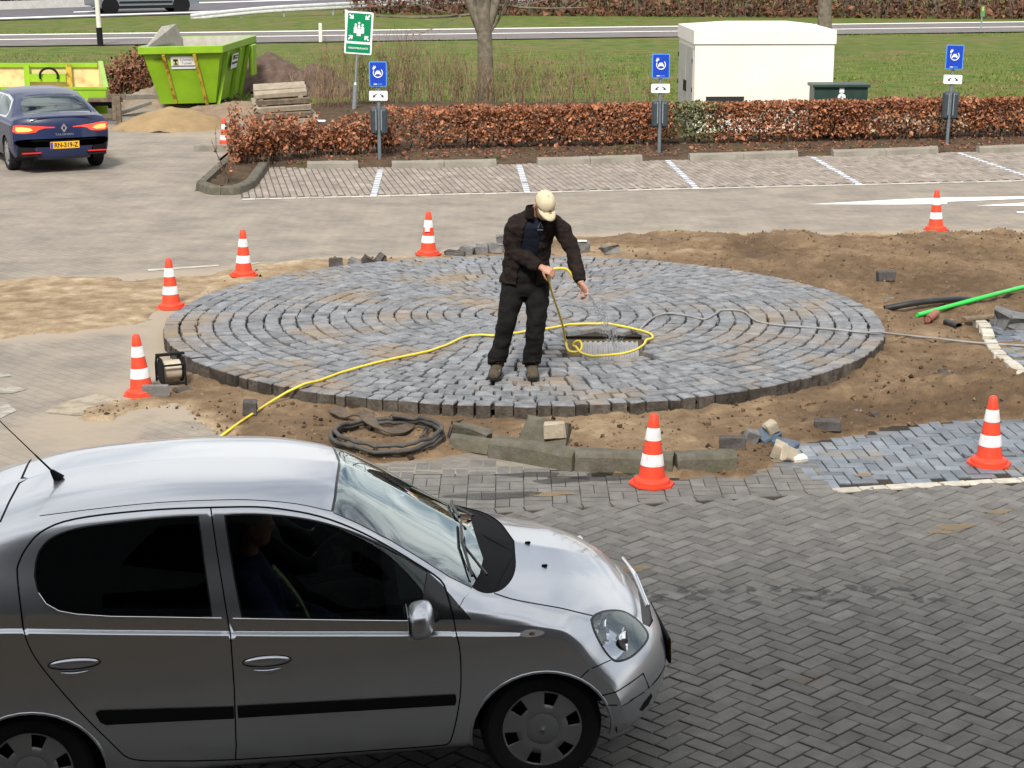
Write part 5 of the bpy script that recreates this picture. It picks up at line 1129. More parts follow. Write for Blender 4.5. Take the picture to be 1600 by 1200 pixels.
tree(tb, .195, 9.5, [(tz(58), -.40, .05, 1, 4.5, .72), (tz(56), .34, .1, 1, 4.2, .7), (tz(44), -.08, -.2, 1, 5, .5), (tz(62), .62, .0, .85, 2.6, .22), (tz(20), -1, .1, -.12, 2.6, .2), (tz(6), 1, .2, -.12, 2.5, .18), (3.2, -1, -.2, .3, 3, .3), (3.8, .9, -.3, .4, 3, .3), (4.6, .2, .9, .5, 3, .3), (5.5, -.6, .5, .7, 2.6, .25), (6.5, .5, .2, .8, 2.2, .2)], 'bare tree with a grey brown forked trunk behind the hedge left of the white cabin', 71)
tb2 = gp(1285, 96); tree(tb2, .235, 10, [(3, -.6, .1, .8, 4, .4), (3.6, .7, .1, .7, 4, .4), (4.5, .1, .7, .7, 3.5, .35), (5.5, -.3, -.5, .8, 3, .3)], 'bare tree trunk rising behind the white transformer cabin', 73)
# ---- woodland edge beyond the roads: undergrowth as one mass, the larger trees one by one
rs = np.random.RandomState(77); w0, w1 = gp(650, 23), gp(1640, 30)
n = 16000; k = rs.rand(n)*1.9-.12; dp = rs.rand(n)**1.5*9; base = np.c_[w0.x+(w1.x-w0.x)*k, w0.y+(w1.y-w0.y)*k+dp, np.zeros(n)]; base[:, 2] = rs.rand(n)**1.5*(.7+dp*.45)
tag(leaf_obj('undergrowth', base, .20, mat('undergrowth_leaves', (.075, .035, .024), .8, col2=(.18, .085, .05), scale=.8, attr='rnd', attr_amt=.7), None, 78), 'red brown undergrowth along the wood edge beyond the road', 'undergrowth', kind='stuff')
b = MB()
for i in range(1100):
    k = rs.rand()*1.9-.12; dp = rs.rand()*8; p = Vector((w0.x+(w1.x-w0.x)*k, w0.y+(w1.y-w0.y)*k+dp, 0)); b.tube([p, p+Vector((rs.normal(0, .25), rs.normal(0, .2), 1.2)), p+Vector((rs.normal(0, .6), rs.normal(0, .4), 2.6))], [.035, .025, .01], 4, caps=False)
tag(b.build('thicket_stems', M_TWIG), 'tangle of thin bare stems in the wood edge beyond the road', 'thicket', kind='stuff')
b = MB(); p, q = Vector((w0.x-12, w0.y+10.5, 0)), Vector((w1.x+40, w1.y+11+2, 0))
for i in range(9):
    px, gx = [(760, 8), (1005, 10), (1105, 9), (1180, 11), (1342, 10), (1430, 9), (1475, 11), (885, 12), (1240, 12)][i]; bb = gp(px, 27); bb.y += 2.0+(i % 3)
    tree(bb, .16+.05*(i % 3), 8.5+i % 4, [(2.0, -.6, .1, .8, 3.4, .4), (2.6, .7, .1, .7, 3.4, .4), (3.5, .1, .7, .7, 3.2, .35), (4.5, -.4, -.5, .8, 3, .3), (5.5, .5, -.2, .8, 3, .3)],
         'bare woodland tree beyond the road, '+['behind the left fork of the big tree', 'straight above the middle charging sign', 'above the left corner of the white cabin', 'above the middle of the white cabin', 'just right of the trunk behind the cabin', 'first to the left of the right charging sign', 'straight above the right charging sign', 'halfway between the big tree and the cabin', 'left of the trunk behind the cabin'][i], 200+i, name='woodland_tree', lean=.02*(i % 3-1))
# ================================================================ THINGS
def surf_z(x, y):
    r = math.hypot(x-RB_C.x, y-RB_C.y)
    if r < RB_R: return dome(r)+.003
    if xs4[0] < x < xs4[-1] and ys4[0] < y < ys4[-1]: return ground_z(x, y)
    return zroad(x, y)
def spt(px, py):      # point of the visible ground (sett dome, sand or road) under a pixel
    z = 0.
    for _ in range(6): p = gp(px, py, z); z = surf_z(p.x, p.y)
    return gp(px, py, z)
# ---- traffic cones
M_CONE = mat('cone_orange', (.78, .06, .02), .6, col2=(.50, .05, .025), scale=9, contrast=(.45, .8), bump=.1, bscale=50)
M_CONEW = mat('cone_white_sleeve', (.74, .72, .72), .5, col2=(.50, .46, .44), scale=13, contrast=(.48, .78))
def cone_thing(base, rz, label, hh=.545, tilt=0., dirt=False):
    t = empty('traffic_cone', base, rz, label, 'traffic cone', 'orange and white traffic cones round the works'); t.rotation_euler.x = tilt
    R = lambda z: .100-(.100-.030)*(z-.055)/(hh-.055)
    b = MB(); q = []; hw = .155
    for i in range(8): a = math.pi/8+i*math.pi/4; q.append((hw*1.06*math.cos(a)*(1/math.cos(math.pi/8))*.94, hw*1.06*math.sin(a)*(1/math.cos(math.pi/8))*.94))
    q = []; 
    for sx, sy in ((1, 1), (-1, 1), (-1, -1), (1, -1)):
        for ux, uy in (((1, .45), (.45, 1)) if sx*sy > 0 else ((.45, 1), (1, .45))): q.append((sx*hw*ux, sy*hw*uy))
    b.prism([(x, y, .004) for x, y in q], (0, 0, .018)); b.build('base', M_CONE, t)
    b = MB(); pr = [(.135, .020), (.137, .036), (.130, .050), (.112, .056), (.104, .062)]+[(R(z), z) for z in np.linspace(.066, hh-.02, 9)]+[(.026, hh-.008), (.016, hh-.001), (.004, hh)]
    b.lathe(pr, 28, cap=True); b.build('cone', M_CONE, t, smooth=35)
    for z0, z1 in ((.275, .37), (.44, .535)) if False else ((.155*hh/.545, .245*hh/.545), (.345*hh/.545, .44*hh/.545)):
        b = MB(); b.lathe([(R(z0)+.0015, z0), (R(z0)+.003, z0+.003), (R(z1)+.003, z1-.003), (R(z1)+.0015, z1)], 28, cap=False); b.build('reflective_sleeve', M_CONEW, t, smooth=35)
    return t
for i, (px, py, rz, lb) in enumerate([(1018, 757, .5, 'large orange and white cone in front of the row of kerb stones'), (1545, 725, .35, 'orange and white cone standing on the blue pavers'),
        (268, 481, .2, 'orange and white cone on the tan sand by the left rim of the roundabout'), (381, 434, .4, 'orange and white cone at the back left rim, beside the white road line'),
        (669, 399, .3, 'orange and white cone behind the roundabout, left of the man'), (1462, 359, .4, 'orange and white cone by the white arrow on the far edge of the brown soil'), (222, 616, .1, 'leaning orange and white cone beside the black reel'),
        (351, 233, .2, 'orange and white cone half hidden by the copper shrub')]):
    p = gp(px, py); p.z = surf_z(p.x, p.y)-.002 if i != 7 else .01; c_ = cone_thing(p, rz, lb, tilt=0, hh=.545 if i not in (7,) else .56)
    c_.rotation_euler.x += .02*math.sin(i*2.3); c_.rotation_euler.y += .02*math.cos(i*1.7)
    if i == 6: c_.rotation_euler = (0, -.055, .1)
b = MB(); q = gp(669, 399); b.box((q.x-.005, q.y-.075, .335), (.06, .012, .045), rotm(rx=-.14)); o = b.build('label_patch', M_CONEW)
for o_ in COL.objects:
    if o_.get('label', '').startswith('orange and white cone behind the roundabout'): o.parent = o_; o.matrix_parent_inverse = Matrix.Translation(-o_.location)@Matrix.Identity(4); o.matrix_parent_inverse = (Matrix.LocRotScale(o_.location, o_.rotation_euler, None)).inverted()
# ---- kerb stones and loose blocks
M_KERB = mat('old_kerb_stone', (.09, .082, .062), .9, col2=(.15, .138, .112), scale=7, bump=.6, bscale=40, col3=(.10, .095, .06), scale3=3, pos3=(.5, .62))
M_BLOCK = mat('grey_block', (.13, .128, .125), .85, col2=(.21, .205, .20), scale=10, bump=.5, bscale=60)
M_DBLOCK = mat('dark_block', (.06, .052, .05), .85, col2=(.11, .10, .095), scale=10, bump=.5, bscale=60)
M_PBLOCK = mat('pale_block', (.44, .38, .29), .85, col2=(.30, .26, .20), scale=9, bump=.4, bscale=60)
M_BBLOCK = mat('blue_block', (.055, .085, .13), .5, col2=(.10, .13, .17), scale=9, bump=.4, bscale=60)
M_WBLOCK = mat('white_block', (.72, .69, .62), .8, col2=(.5, .46, .4), scale=9)
def chipped(b, seed, amt):
    rs = np.random.RandomState(seed); b.v = [tuple(np.array(v)+rs.normal(0, amt, 3)) for v in b.v]
def kerb(pa, pb, h, d, label, seed, m=M_KERB, grp='old kerb stones along the paved edge', tilt=0., name='kerb_stone', z=None):
    """kerb stone between two points of its front foot"""
    a, c = gp(*pa), gp(*pb); mid = (a+c)/2; an = math.atan2(c.y-a.y, c.x-a.x); L_ = (c-a).length-.008
    b = MB(); n = 7; V = []; F = []
    sec = [(-d/2-.012, 0), (-d/2, h-.035), (-d/2+.02, h-.008), (-d/2+.035, h), (d/2-.01, h), (d/2, h-.01), (d/2, 0)]
    rs = np.random.RandomState(seed)
    for k in range(n):
        x = -L_/2+L_*k/(n-1)
        for (y, z_) in sec: V.append((x+rs.normal(0, .002), y+rs.normal(0, .0025), z_+rs.normal(0, .0025)))
    F = [(k*7+i, k*7+i+1, (k+1)*7+i+1, (k+1)*7+i) for k in range(n-1) for i in range(6)]+[tuple(range(7)), tuple((n-1)*7+i for i in range(6, -1, -1))]
    b.add(V, F); o = b.build(name, m, smooth=25); o.location = (mid.x, mid.y, zroad(mid.x, mid.y)-.01 if z is None else z); o.rotation_euler = (tilt, 0, an); o.location += Vector((-math.sin(an), math.cos(an), 0))*d/2
    return tag(o, label, 'kerb stone', grp)
kerb((762, 714), (894, 737), .155, .16, 'long mossy kerb stone carrying the small pale block', 1)
kerb((897, 736), (1052, 742), .155, .16, 'middle kerb stone of the row, partly behind the front cone', 2)
kerb((1058, 742), (1152, 738), .155, .16, 'short kerb stone at the right end of the row beside the cone', 3)
kerb((700, 702), (762, 712), .12, .15, 'broken kerb end left of the kerb row, sunk in sand', 4, tilt=-.25)
def block(px, size, rz, m, label, seed=1, tilt=(0, 0), cat='paving block', grp='loose paving blocks', name='paving_block', dz=0., chip=.004, bev=.008):
    p = spt(*px); b = MB(); b.box((0, 0, size[2]/2), size, bev=bev); chipped(b, seed, chip); o = b.build(name, m); o.location = (p.x, p.y+size[1]*.4, p.z-.006+dz); o.rotation_euler = (tilt[0], tilt[1], rz); return tag(o, label, cat, grp)
block((850, 697), (.36, .10, .20), -.25, M_KERB, 'tilted broken kerb slab behind the kerb row', 11, (-.5, .12), chip=.012)
block((866, 700), (.165, .1, .12), .02, M_PBLOCK, 'small upright pale grey block on the long kerb stone', 12, dz=.08)
block((735, 692), (.30, .14, .13), -.35, M_KERB, 'broken sandy kerb lump beside the black hose coil', 13, (.1, .2), chip=.014)
block((708, 686), (.10, .09, .08), .4, M_DBLOCK, 'small dark stone touching the black hose coil', 14, (.3, .3), chip=.01)
block((1145, 702), (.205, .10, .10), -.08, M_DBLOCK, 'dark brick lying right of the kerb row', 15, (.05, 0))
block((1198, 690), (.20, .14, .10), .6, M_BBLOCK, 'dark blue brick leaning behind the pale blocks', 16, (.5, -.3))
block((1172, 692), (.11, .10, .10), .2, M_BLOCK, 'grey block between the dark brick and the leaning blue brick', 17, (.2, .3))
block((1208, 684), (.10, .09, .085), .3, M_PBLOCK, 'pale cube topmost of the heap beside the blue pavers', 18, (.2, -.5), dz=.05)
block((1214, 714), (.09, .11, .12), -.3, M_PBLOCK, 'pale mossy block standing on edge left in the heap', 19, (.25, .35))
block((1234, 723), (.12, .07, .12), .5, M_PBLOCK, 'pale pinkish block lying diagonally in front of the heap', 20, (-.5, .5))
block((1250, 722), (.11, .09, .045), .3, M_WBLOCK, 'white brick at the corner of the blue pavers', 21, (.1, -.1))
block((1228, 700), (.20, .1, .06), -.6, M_BBLOCK, 'flat blue brick between the heap and the new pavers', 22, (.2, .1))
block((1294, 673), (.205, .105, .085), -.05, M_DBLOCK, 'dark brown brick on the sand above the blue pavers', 23)
block((1385, 438), (.20, .12, .10), .1, M_DBLOCK, 'lone dark brick on the brown soil right of the roundabout', 24)
block((524, 419), (.165, .12, .12), .1, M_DBLOCK, 'dark square block behind the roundabout, leftmost there', 25)
block((555, 413), (.16, .1, .06), -.4, M_BLOCK, 'flat broken stone second from the left behind the roundabout', 26, (.2, .3), chip=.014)
block((572, 412), (.15, .1, .09), .5, M_DBLOCK, 'pointed brown stone behind the roundabout left of the cone', 27, (.4, .5), chip=.012)
block((593, 409), (.13, .1, .08), .8, M_DBLOCK, 'pointed dark stone nearest to the cone behind the roundabout', 28, (.5, -.5), chip=.012)
for i, (px, py, sx, sz, lb) in enumerate([(712, 399, .24, .05, 'flat brown stone first right of the cone behind the roundabout'), (730, 398, .17, .09, 'grey granite block second right of the cone'), (753, 397, .17, .11, 'pale granite block third right of the cone'), (775, 396, .17, .12, 'granite block touching the left side of the jacket of the man'), (786, 388, .16, .16, 'large granite block just behind the back of the man'), (907, 396, .19, .15, 'granite block with a white painted top right of the man'), (954, 396, .2, .085, 'rough grey stone at the back rim right of the man')]):
    block((px, py), (sx, .13, sz), .1*(i-3), M_BLOCK if i else M_DBLOCK, lb, 40+i, (.08*(i % 3-1), .1*(i % 2)), chip=.012)
b = MB(); p = spt(907, 396); b.box((p.x, p.y+.03, p.z+.152), (.16, .10, .014), bev=.005); o = b.build('white_top', M_WBLOCK)
for q_ in list(COL.objects):
    if q_.get('label', '').startswith('granite block with a white'): o.parent = q_; o.matrix_parent_inverse = Matrix.LocRotScale(q_.location, q_.rotation_euler, None).inverted()
block((390, 648), (.115, .115, .115), .1, M_DBLOCK, 'dark cube stone beside the yellow hose at the roundabout rim', 50)
block((243, 618), (.23, .05, .10), .05, M_BLOCK, 'thin grey slab standing on edge beside the leaning cone', 51)
block((283, 612), (.16, .10, .03), .5, M_DBLOCK, 'flat dark stone fragment right of the black reel', 52, (.1, .1), chip=.01)
block((1585, 522), (.34, .25, .20), .3, M_BLOCK, 'big grey rock at the right edge above the white row', 53, (.1, .2), chip=.03)
block((1388, 468), (.13, .06, .025), .3, M_BLOCK, 'flat grey stone chip on the soil above the black pipe', 54, chip=.008)
block((1480, 585), (.14, .08, .03), .2, M_DBLOCK, 'dark stone chip on the bare sand between roundabout and blue pavers', 55, chip=.01)
block((1338, 648), (.06, .05, .045), .5, M_BLOCK, 'small grey pebble on the sand, left one of two', 56, chip=.008); block((1366, 651), (.085, .07, .035), .2, M_DBLOCK, 'brown pebble on the sand, right one of two', 57, chip=.008)
# ---- white row and blue bricks at the right edge
wr = [spt(*p) for p in [(1524, 500), (1538, 519), (1550, 541), (1566, 563), (1588, 585), (1612, 606), (1640, 630)]]; path = cat_spline(wr, 6); cells = []; acc = 0
for i in range(len(path)-1):
    d = path[i+1]-path[i]; acc += d.length
    if acc > .165: cells.append((path[i].x, path[i].y, .155, .13, math.atan2(d.y, d.x))); acc = 0
tag(lay('white_stone_row', cells, M_WBRICK, lambda x, y: .085, th=.10, gap=.012, bev=.008, tilt=.03, seed=31), kind='structure')
poly = [(p.x+.09, p.y+.02) for p in wr]+[(7.5, wr[-1].y), (7.5, wr[0].y)]
cb = [c for c in herring(4.0, 7.2, 14.5, 20.5, .35) if inpoly([c[:2]], poly)[0]]
tag(lay('blue_paver_corner', cb, M_BLUEB, lambda x, y: .07, th=.09, jit=.008, tilt=.05, seed=33), kind='structure')
b = MB(); p0, p1 = spt(1505, 507), spt(1585, 497); b.box(((p0+p1)/2+Vector((0, 0, .05))), ((p1-p0).length, .09, .03), rotm(math.atan2((p1-p0).y, (p1-p0).x)), bev=.004); tag(b.build('wooden_board', mat('muddy_wood', (.14, .10, .065), .9, col2=(.22, .17, .12), scale=12)), 'muddy wooden board lying at the edge of the right blue pavers', 'board')
# ---- pipes in the trench
def pipe(px, r, m, label, name, cat='pipe', lift=0., hollow=True, zs=None):
    P = [spt(*p) for p in px]; P = [Vector((p.x, p.y, p.z+r+lift+(zs[i] if zs else 0))) for i, p in enumerate(P)]; P = cat_spline(P, 6)
    b = MB(); b.tube(P, r, 14, caps=False); d = (P[0]-P[1]).normalized(); b.tube([P[0], P[0]-d*.12], r*.8, 14, caps=True)
    b.add([], []); return tag(b.build(name, m, smooth=60), label, cat)
M_GREENP = mat('green_pipe', (.02, .60, .07), .4, col2=(.04, .45, .07), scale=6, coat=.3); M_BLACKP = mat('black_pipe', (.014, .014, .017), .45, col2=(.03, .028, .028), scale=8); M_REDP = mat('red_brown_pipe', (.33, .115, .075), .6, col2=(.22, .08, .055), scale=9)
pipe([(1382, 487), (1440, 481), (1500, 475), (1545, 470)], .034, M_BLACKP, 'black plastic pipe lying in the trench behind the green pipe', 'pipe', zs=[.0, .03, .02, -.06])
pipe([(1433, 496), (1490, 486), (1545, 474), (1600, 461), (1660, 447)], .024, M_GREENP, 'bright green plastic pipe sticking out of the trench', 'pipe', zs=[.0, .04, .06, .07, .08])
pipe([(1449, 507), (1462, 497)], .042, M_REDP, 'short red brown drain pipe end below the green pipe', 'pipe', lift=.01)
pipe([(1478, 507), (1498, 514)], .036, M_BLACKP, 'stub of black pipe right of the red brown pipe end', 'pipe', lift=-.01)
# corrugated drain pipe in the pit
b = MB(); n = 150; P = []; R_ = []
for k in range(n): x = HX0+.17+(HX1-HX0-.25)*k/(n-1); P.append((x, HY0+.58, RB_Z-.268)); R_.append(.285+.008*math.sin(2*math.pi*(x-HX0)/.05))
b.tube(P, R_, 40, caps=True); tag(b.build('drain_pipe', mat('grey_corrugated_pipe', (.27, .265, .27), .4, col2=(.19, .185, .185), scale=8), smooth=60), 'grey corrugated drain pipe in the open pit of the roundabout', 'drain pipe')
# ---- yellow hose
M_HOSE = mat('yellow_hose', (.80, .62, .035), .4, col2=(.66, .50, .05), scale=9)
MY = gp(806, 585, .165).y      # the plane the man stands in
hose_px = [(300, 716), (345, 684), (372, 664), (400, 645), (428, 627), (450, 614), (476, 602), (500, 596), (530, 585), (560, 576), (590, 568), (620, 561), (650, 555), (675, 549), (700, 540), (716, 532), (730, 527), (750, 525), (770, 526), (800, 523), (830, 518), (855, 515), (878, 511), (890, 508.5), (920, 507.5), (950, 507.5), (980, 513), (1004, 519), (1017, 524), (1019, 530), (1010, 533), (1006, 540), (994, 548), (975, 554), (950, 557), (925, 558), (908, 553), (900, 547)]
def drape(q):
    z = RB_Z+.045
    while z > -.1:
        p = gp(q[0], q[1], z); r_ = math.hypot(p.x-RB_C.x, p.y-RB_C.y)
        tgt = dome(r_)+.008 if r_ < RB_R else max(ground_z(p.x, p.y), RB_Z-(r_-RB_R)*.5)
        if z <= tgt: break
        z -= .002
    return p+Vector((0, 0, .012))
H_ = [drape(q) for q in dens(hose_px, 12)]
H_[-1].z += .02; tail = [(896, 540, .05), (899, 534, .09), (906, 533, .10), (909, 540, .07), (906, 548, .045), (897, 550, .03), (888, 547, .04), (884, 535, .06), (880, 512, None), (873, 488, None), (866, 468, None), (860, 449, None), (857, 435, None), (859, 425, None), (866, 420, None), (876, 419, None), (886, 421, None), (894, 430, None), (901, 441, None), (908, 450, None), (917, 457, None)]
zb = RB_Z+.03; yt = gp(884, 535, zb).y
for i, (x, y, z) in enumerate(tail):
    if z is not None: H_.append(gp(x, y, zb+z-.03))
    else:
        k = (i-7)/(len(tail)-8); Y = yt+(MY-.36-yt)*min(1, k*2.4); H_.append(at(x, y, Y))
b = MB(); b.tube(cat_spline(H_, 6), .0108, 10); tag(b.build('garden_hose', M_HOSE, smooth=60), 'yellow garden hose running over the setts up to the hands of the man', 'hose')
M_CABLE = mat('grey_cable', (.30, .29, .28), .6, col2=(.22, .21, .20), scale=10)
C_ = [gp(994, 530, RB_Z-.08), gp(996, 521, RB_Z-.02)]+[spt(*p)+Vector((0, 0, .010)) for p in [(1003, 513), (1012, 504), (1024, 496), (1045, 491), (1075, 495), (1100, 500), (1116, 493), (1128, 486), (1150, 486), (1165, 490), (1180, 502), (1205, 508), (1250, 512), (1300, 516), (1350, 521)]]
C_ += [drape((x, y))+Vector((0, 0, .012)) for x, y in [(1372, 522.5), (1395, 525.5), (1430, 529.5), (1470, 533.5), (1510, 538), (1550, 541), (1600, 544), (1660, 548)]]
for p in C_[-8:-4]: p.z = max(p.z, .05)
b = MB(); b.tube(cat_spline(C_, 6), .011, 8); tag(b.build('grey_cable', M_CABLE, smooth=60), 'thin grey cable from the pit across the setts to the right edge', 'cable')
# ---- black hose coil and bent strap
M_RUB = mat('black_rubber_hose', (.035, .033, .032), .65, col2=(.08, .072, .062), scale=7, bump=.3, bscale=40)
c0 = spt(605, 686); P = []
for k in range(150):
    t = k/149*2*math.pi*2.9+2.2; r = .43+.025*math.sin(k*.11)-.03*(k > 100); p = c0+Vector((r*math.cos(t)*1.02+.02*math.sin(k*.05), r*math.sin(t)*1.0+.015*math.sin(k*.07), 0)); P.append(Vector((p.x, p.y, max(surf_z(p.x, p.y), -.02)+.022+.030*(k/149*2.6))))
for q in [(690, 668), (660, 690), (655, 668)]: pass
b = MB(); b.tube(P, .017, 10); tag(b.build('hose_coil', M_RUB, smooth=60), 'coiled black rubber hose lying on the sand behind the car', 'hose coil')
P = [spt(x, y)+Vector((0, 0, z)) for x, y, z in [(519, 646, .03), (530, 652, .05), (540, 658, .04), (556, 662, .08), (570, 664, .09), (580, 675, .09), (592, 681, .07), (610, 683, .05), (628, 680, .05), (642, 672, .05), (640, 668, .07)]]; P = cat_spline(P, 5)
b = MB(); V = []; F = []
for i, p in enumerate(P):
    d = (P[min(i+1, len(P)-1)]-P[max(i-1, 0)]).normalized(); a = d.cross(Vector((0, -.5, 1))).normalized(); w_ = .035+.02*math.sin(i*.35); u = d.cross(a).normalized()*.006
    V += [p+a*w_+u, p-a*w_+u, p-a*w_-u, p+a*w_-u]
    if i: F += [((i-1)*4+k, (i-1)*4+(k+1) % 4, i*4+(k+1) % 4, i*4+k) for k in range(4)]
b.add(V, F); tag(b.build('flat_strap', mat('muddy_strap', (.075, .058, .045), .8, col2=(.13, .10, .075), scale=9), smooth=50), 'muddy flat strap lying across the black hose coil', 'strap')
b = MB()
for x0, y0, x1, y1 in ((655, 690, 668, 672), (660, 692, 671, 676), (664, 688, 668, 672), (652, 694, 662, 684)): b.tube([spt(x0, y0)+Vector((0, 0, .02)), spt(x1, y1)+Vector((0, 0, .05))], .006, 6)
tag(b.build('wire_bundle', M_BLACKP), 'short bundle of black wires inside the hose coil', 'wires')
# ---- black reel beside the leaning cone
p = spt(266, 600); reel = empty('cable_reel', (p.x, p.y+.05, p.z), -1.15, 'small black framed reel with a pale drum beside the leaning cone', 'cable reel')
b = MB()
for yy in (-.10, .10):
    fr = [(-.13, yy, .0), (-.14, yy, .16), (-.10, yy, .235), (.08, yy, .235), (.13, yy, .19), (.14, yy, .0)]; b.tube([Vector(q) for q in fr], .011, 8)
for q in ((-.10, .235), (.13, .19), (-.13, .02), (.135, .02)): b.tube([Vector((q[0], -.10, q[1])), Vector((q[0], .10, q[1]))], .010, 8)
b.box((0, 0, .265), (.05, .26, .02), rotm(rx=0), bev=.004); b.build('frame', M_BLK, reel, smooth=40)
b = MB(); b.lathe([(.085, -.085), (.09, -.08), (.09, .08), (.085, .085)], 28, axis='y', c=(0, 0, .12)); b.build('drum', mat('cream_drum', (.55, .49, .38), .5, col2=(.40, .34, .26), scale=9), reel, smooth=40)
for yy in (-.092, .092): b = MB(); b.lathe([(.112, yy-.006), (.112, yy+.006)], 28, axis='y', c=(0, 0, .12)); b.build('flange', M_BLK, reel, smooth=30)
# ---- kerbed corner of the planting bed and wheel stops
M_STOP = mat('wheel_stop_concrete', (.20, .183, .152), .9, col2=(.27, .247, .21), scale=5, bump=.4, bscale=40, col3=(.17, .15, .10), scale3=2., pos3=(.56, .7))
for i, (a, c, lb) in enumerate([((480, 265), (560, 264), 'short concrete wheel stop left of the leftmost charging sign'), ((612, 264), (694, 263), 'concrete wheel stop just right of the leftmost charging sign'), ((694, 263), (776, 261), 'concrete wheel stop ending above the second bay line'), ((840, 259), (922, 257), 'concrete wheel stop right of the second bay line'), ((922, 257), (1004, 254), 'concrete wheel stop left of the middle charging sign'), ((1078, 252), (1162, 250), 'concrete wheel stop right of the middle charging sign'), ((1162, 250), (1247, 247), 'concrete wheel stop below the green cabinet'), ((1302, 246), (1384, 244), 'concrete wheel stop right of the green cabinet'), ((1384, 244), (1466, 240), 'concrete wheel stop left of the rightmost charging sign'), ((1530, 240), (1640, 236), 'concrete wheel stop at the right edge past the rightmost charging sign')]):
    kerb(a, c, .125, .13, lb, 60+i, M_STOP, 'concrete wheel stops along the parking bays', name='wheel_stop', z=.005)
def kerb_run(pxs, label, seed, h=.13, d=.16, z=0.):
    P = [gp(*p) for p in pxs]; P = cat_spline(P, 5) if len(P) > 2 else P; b = MB(); V = []; F = []; rs = np.random.RandomState(seed)
    for i, p in enumerate(P):
        t = (P[min(i+1, len(P)-1)]-P[max(i-1, 0)]).normalized(); n_ = Vector((-t.y, t.x, 0))
        V += [p+Vector((0, 0, z)), p+n_*.012+Vector((0, 0, z+h-.02)), p+n_*.03+Vector((0, 0, z+h)), p+n_*d+Vector((0, 0, z+h)), p+n_*d+Vector((0, 0, z))]
    m_ = len(P); F = [(i*5+k, (i+1)*5+k, (i+1)*5+k+1, i*5+k+1) for i in range(m_-1) for k in range(4)]+[(0, 1, 2, 3, 4), tuple((m_-1)*5+k for k in (4, 3, 2, 1, 0))]
    b.add(V, F); return tag(b.build('bed_kerb', M_KERB, smooth=30), label, 'kerb stone', 'kerb stones round the corner of the planting bed')
kerb_run([(354, 253), (330, 274), (306, 296)], 'straight kerb stone on the road side of the bed corner', 1); kerb_run([(306, 297), (325, 303.5), (344, 305)], 'rounded kerb stone at the left tip of the bed', 2); kerb_run([(345, 305), (372, 304), (392, 298), (402, 292)], 'curved kerb stone at the front of the bed tip', 3); kerb_run([(402, 291.5), (412, 277), (420, 265)], 'straight kerb stone between the bed tip and the parking bays', 4)
# ---- charging signs
M_STEEL = mat('galvanised_steel', (.30, .33, .35), .45, metal=.6, col2=(.38, .41, .43), scale=20); M_POLE = mat('grey_blue_post', (.13, .165, .19), .5, metal=.2, col2=(.17, .2, .22), scale=10); M_SBLUE = mat('sign_blue', (.008, .05, .42), .35); M_SLBLUE = mat('sign_light_blue', (.09, .30, .75), .35); M_SWHITE = mat('sign_white', (.80, .82, .84), .35); M_SGREEN = mat('sign_green', (.0, .215, .085), .35); M_CHG = mat('charger_case', (.028, .04, .05), .4, col2=(.045, .058, .07), scale=6)
def rrect(w_, h_, r, n=5):
    out = []
    for cx_, cy_, a0 in ((w_/2-r, h_/2-r, 0), (-w_/2+r, h_/2-r, 90), (-w_/2+r, -h_/2+r, 180), (w_/2-r, -h_/2+r, 270)): out += [(cx_+r*math.cos(math.radians(a0+90*k/n)), cy_+r*math.sin(math.radians(a0+90*k/n))) for k in range(n+1)]
    return out
def plate(name, w_, h_, r, m, parent, c, th, y):      # upright plate facing -y
    b = MB(); b.prism([(c[0]+x, y, c[1]+z) for x, z in rrect(w_, h_, r)], (0, -th, 0)); return b.build(name, m, parent)
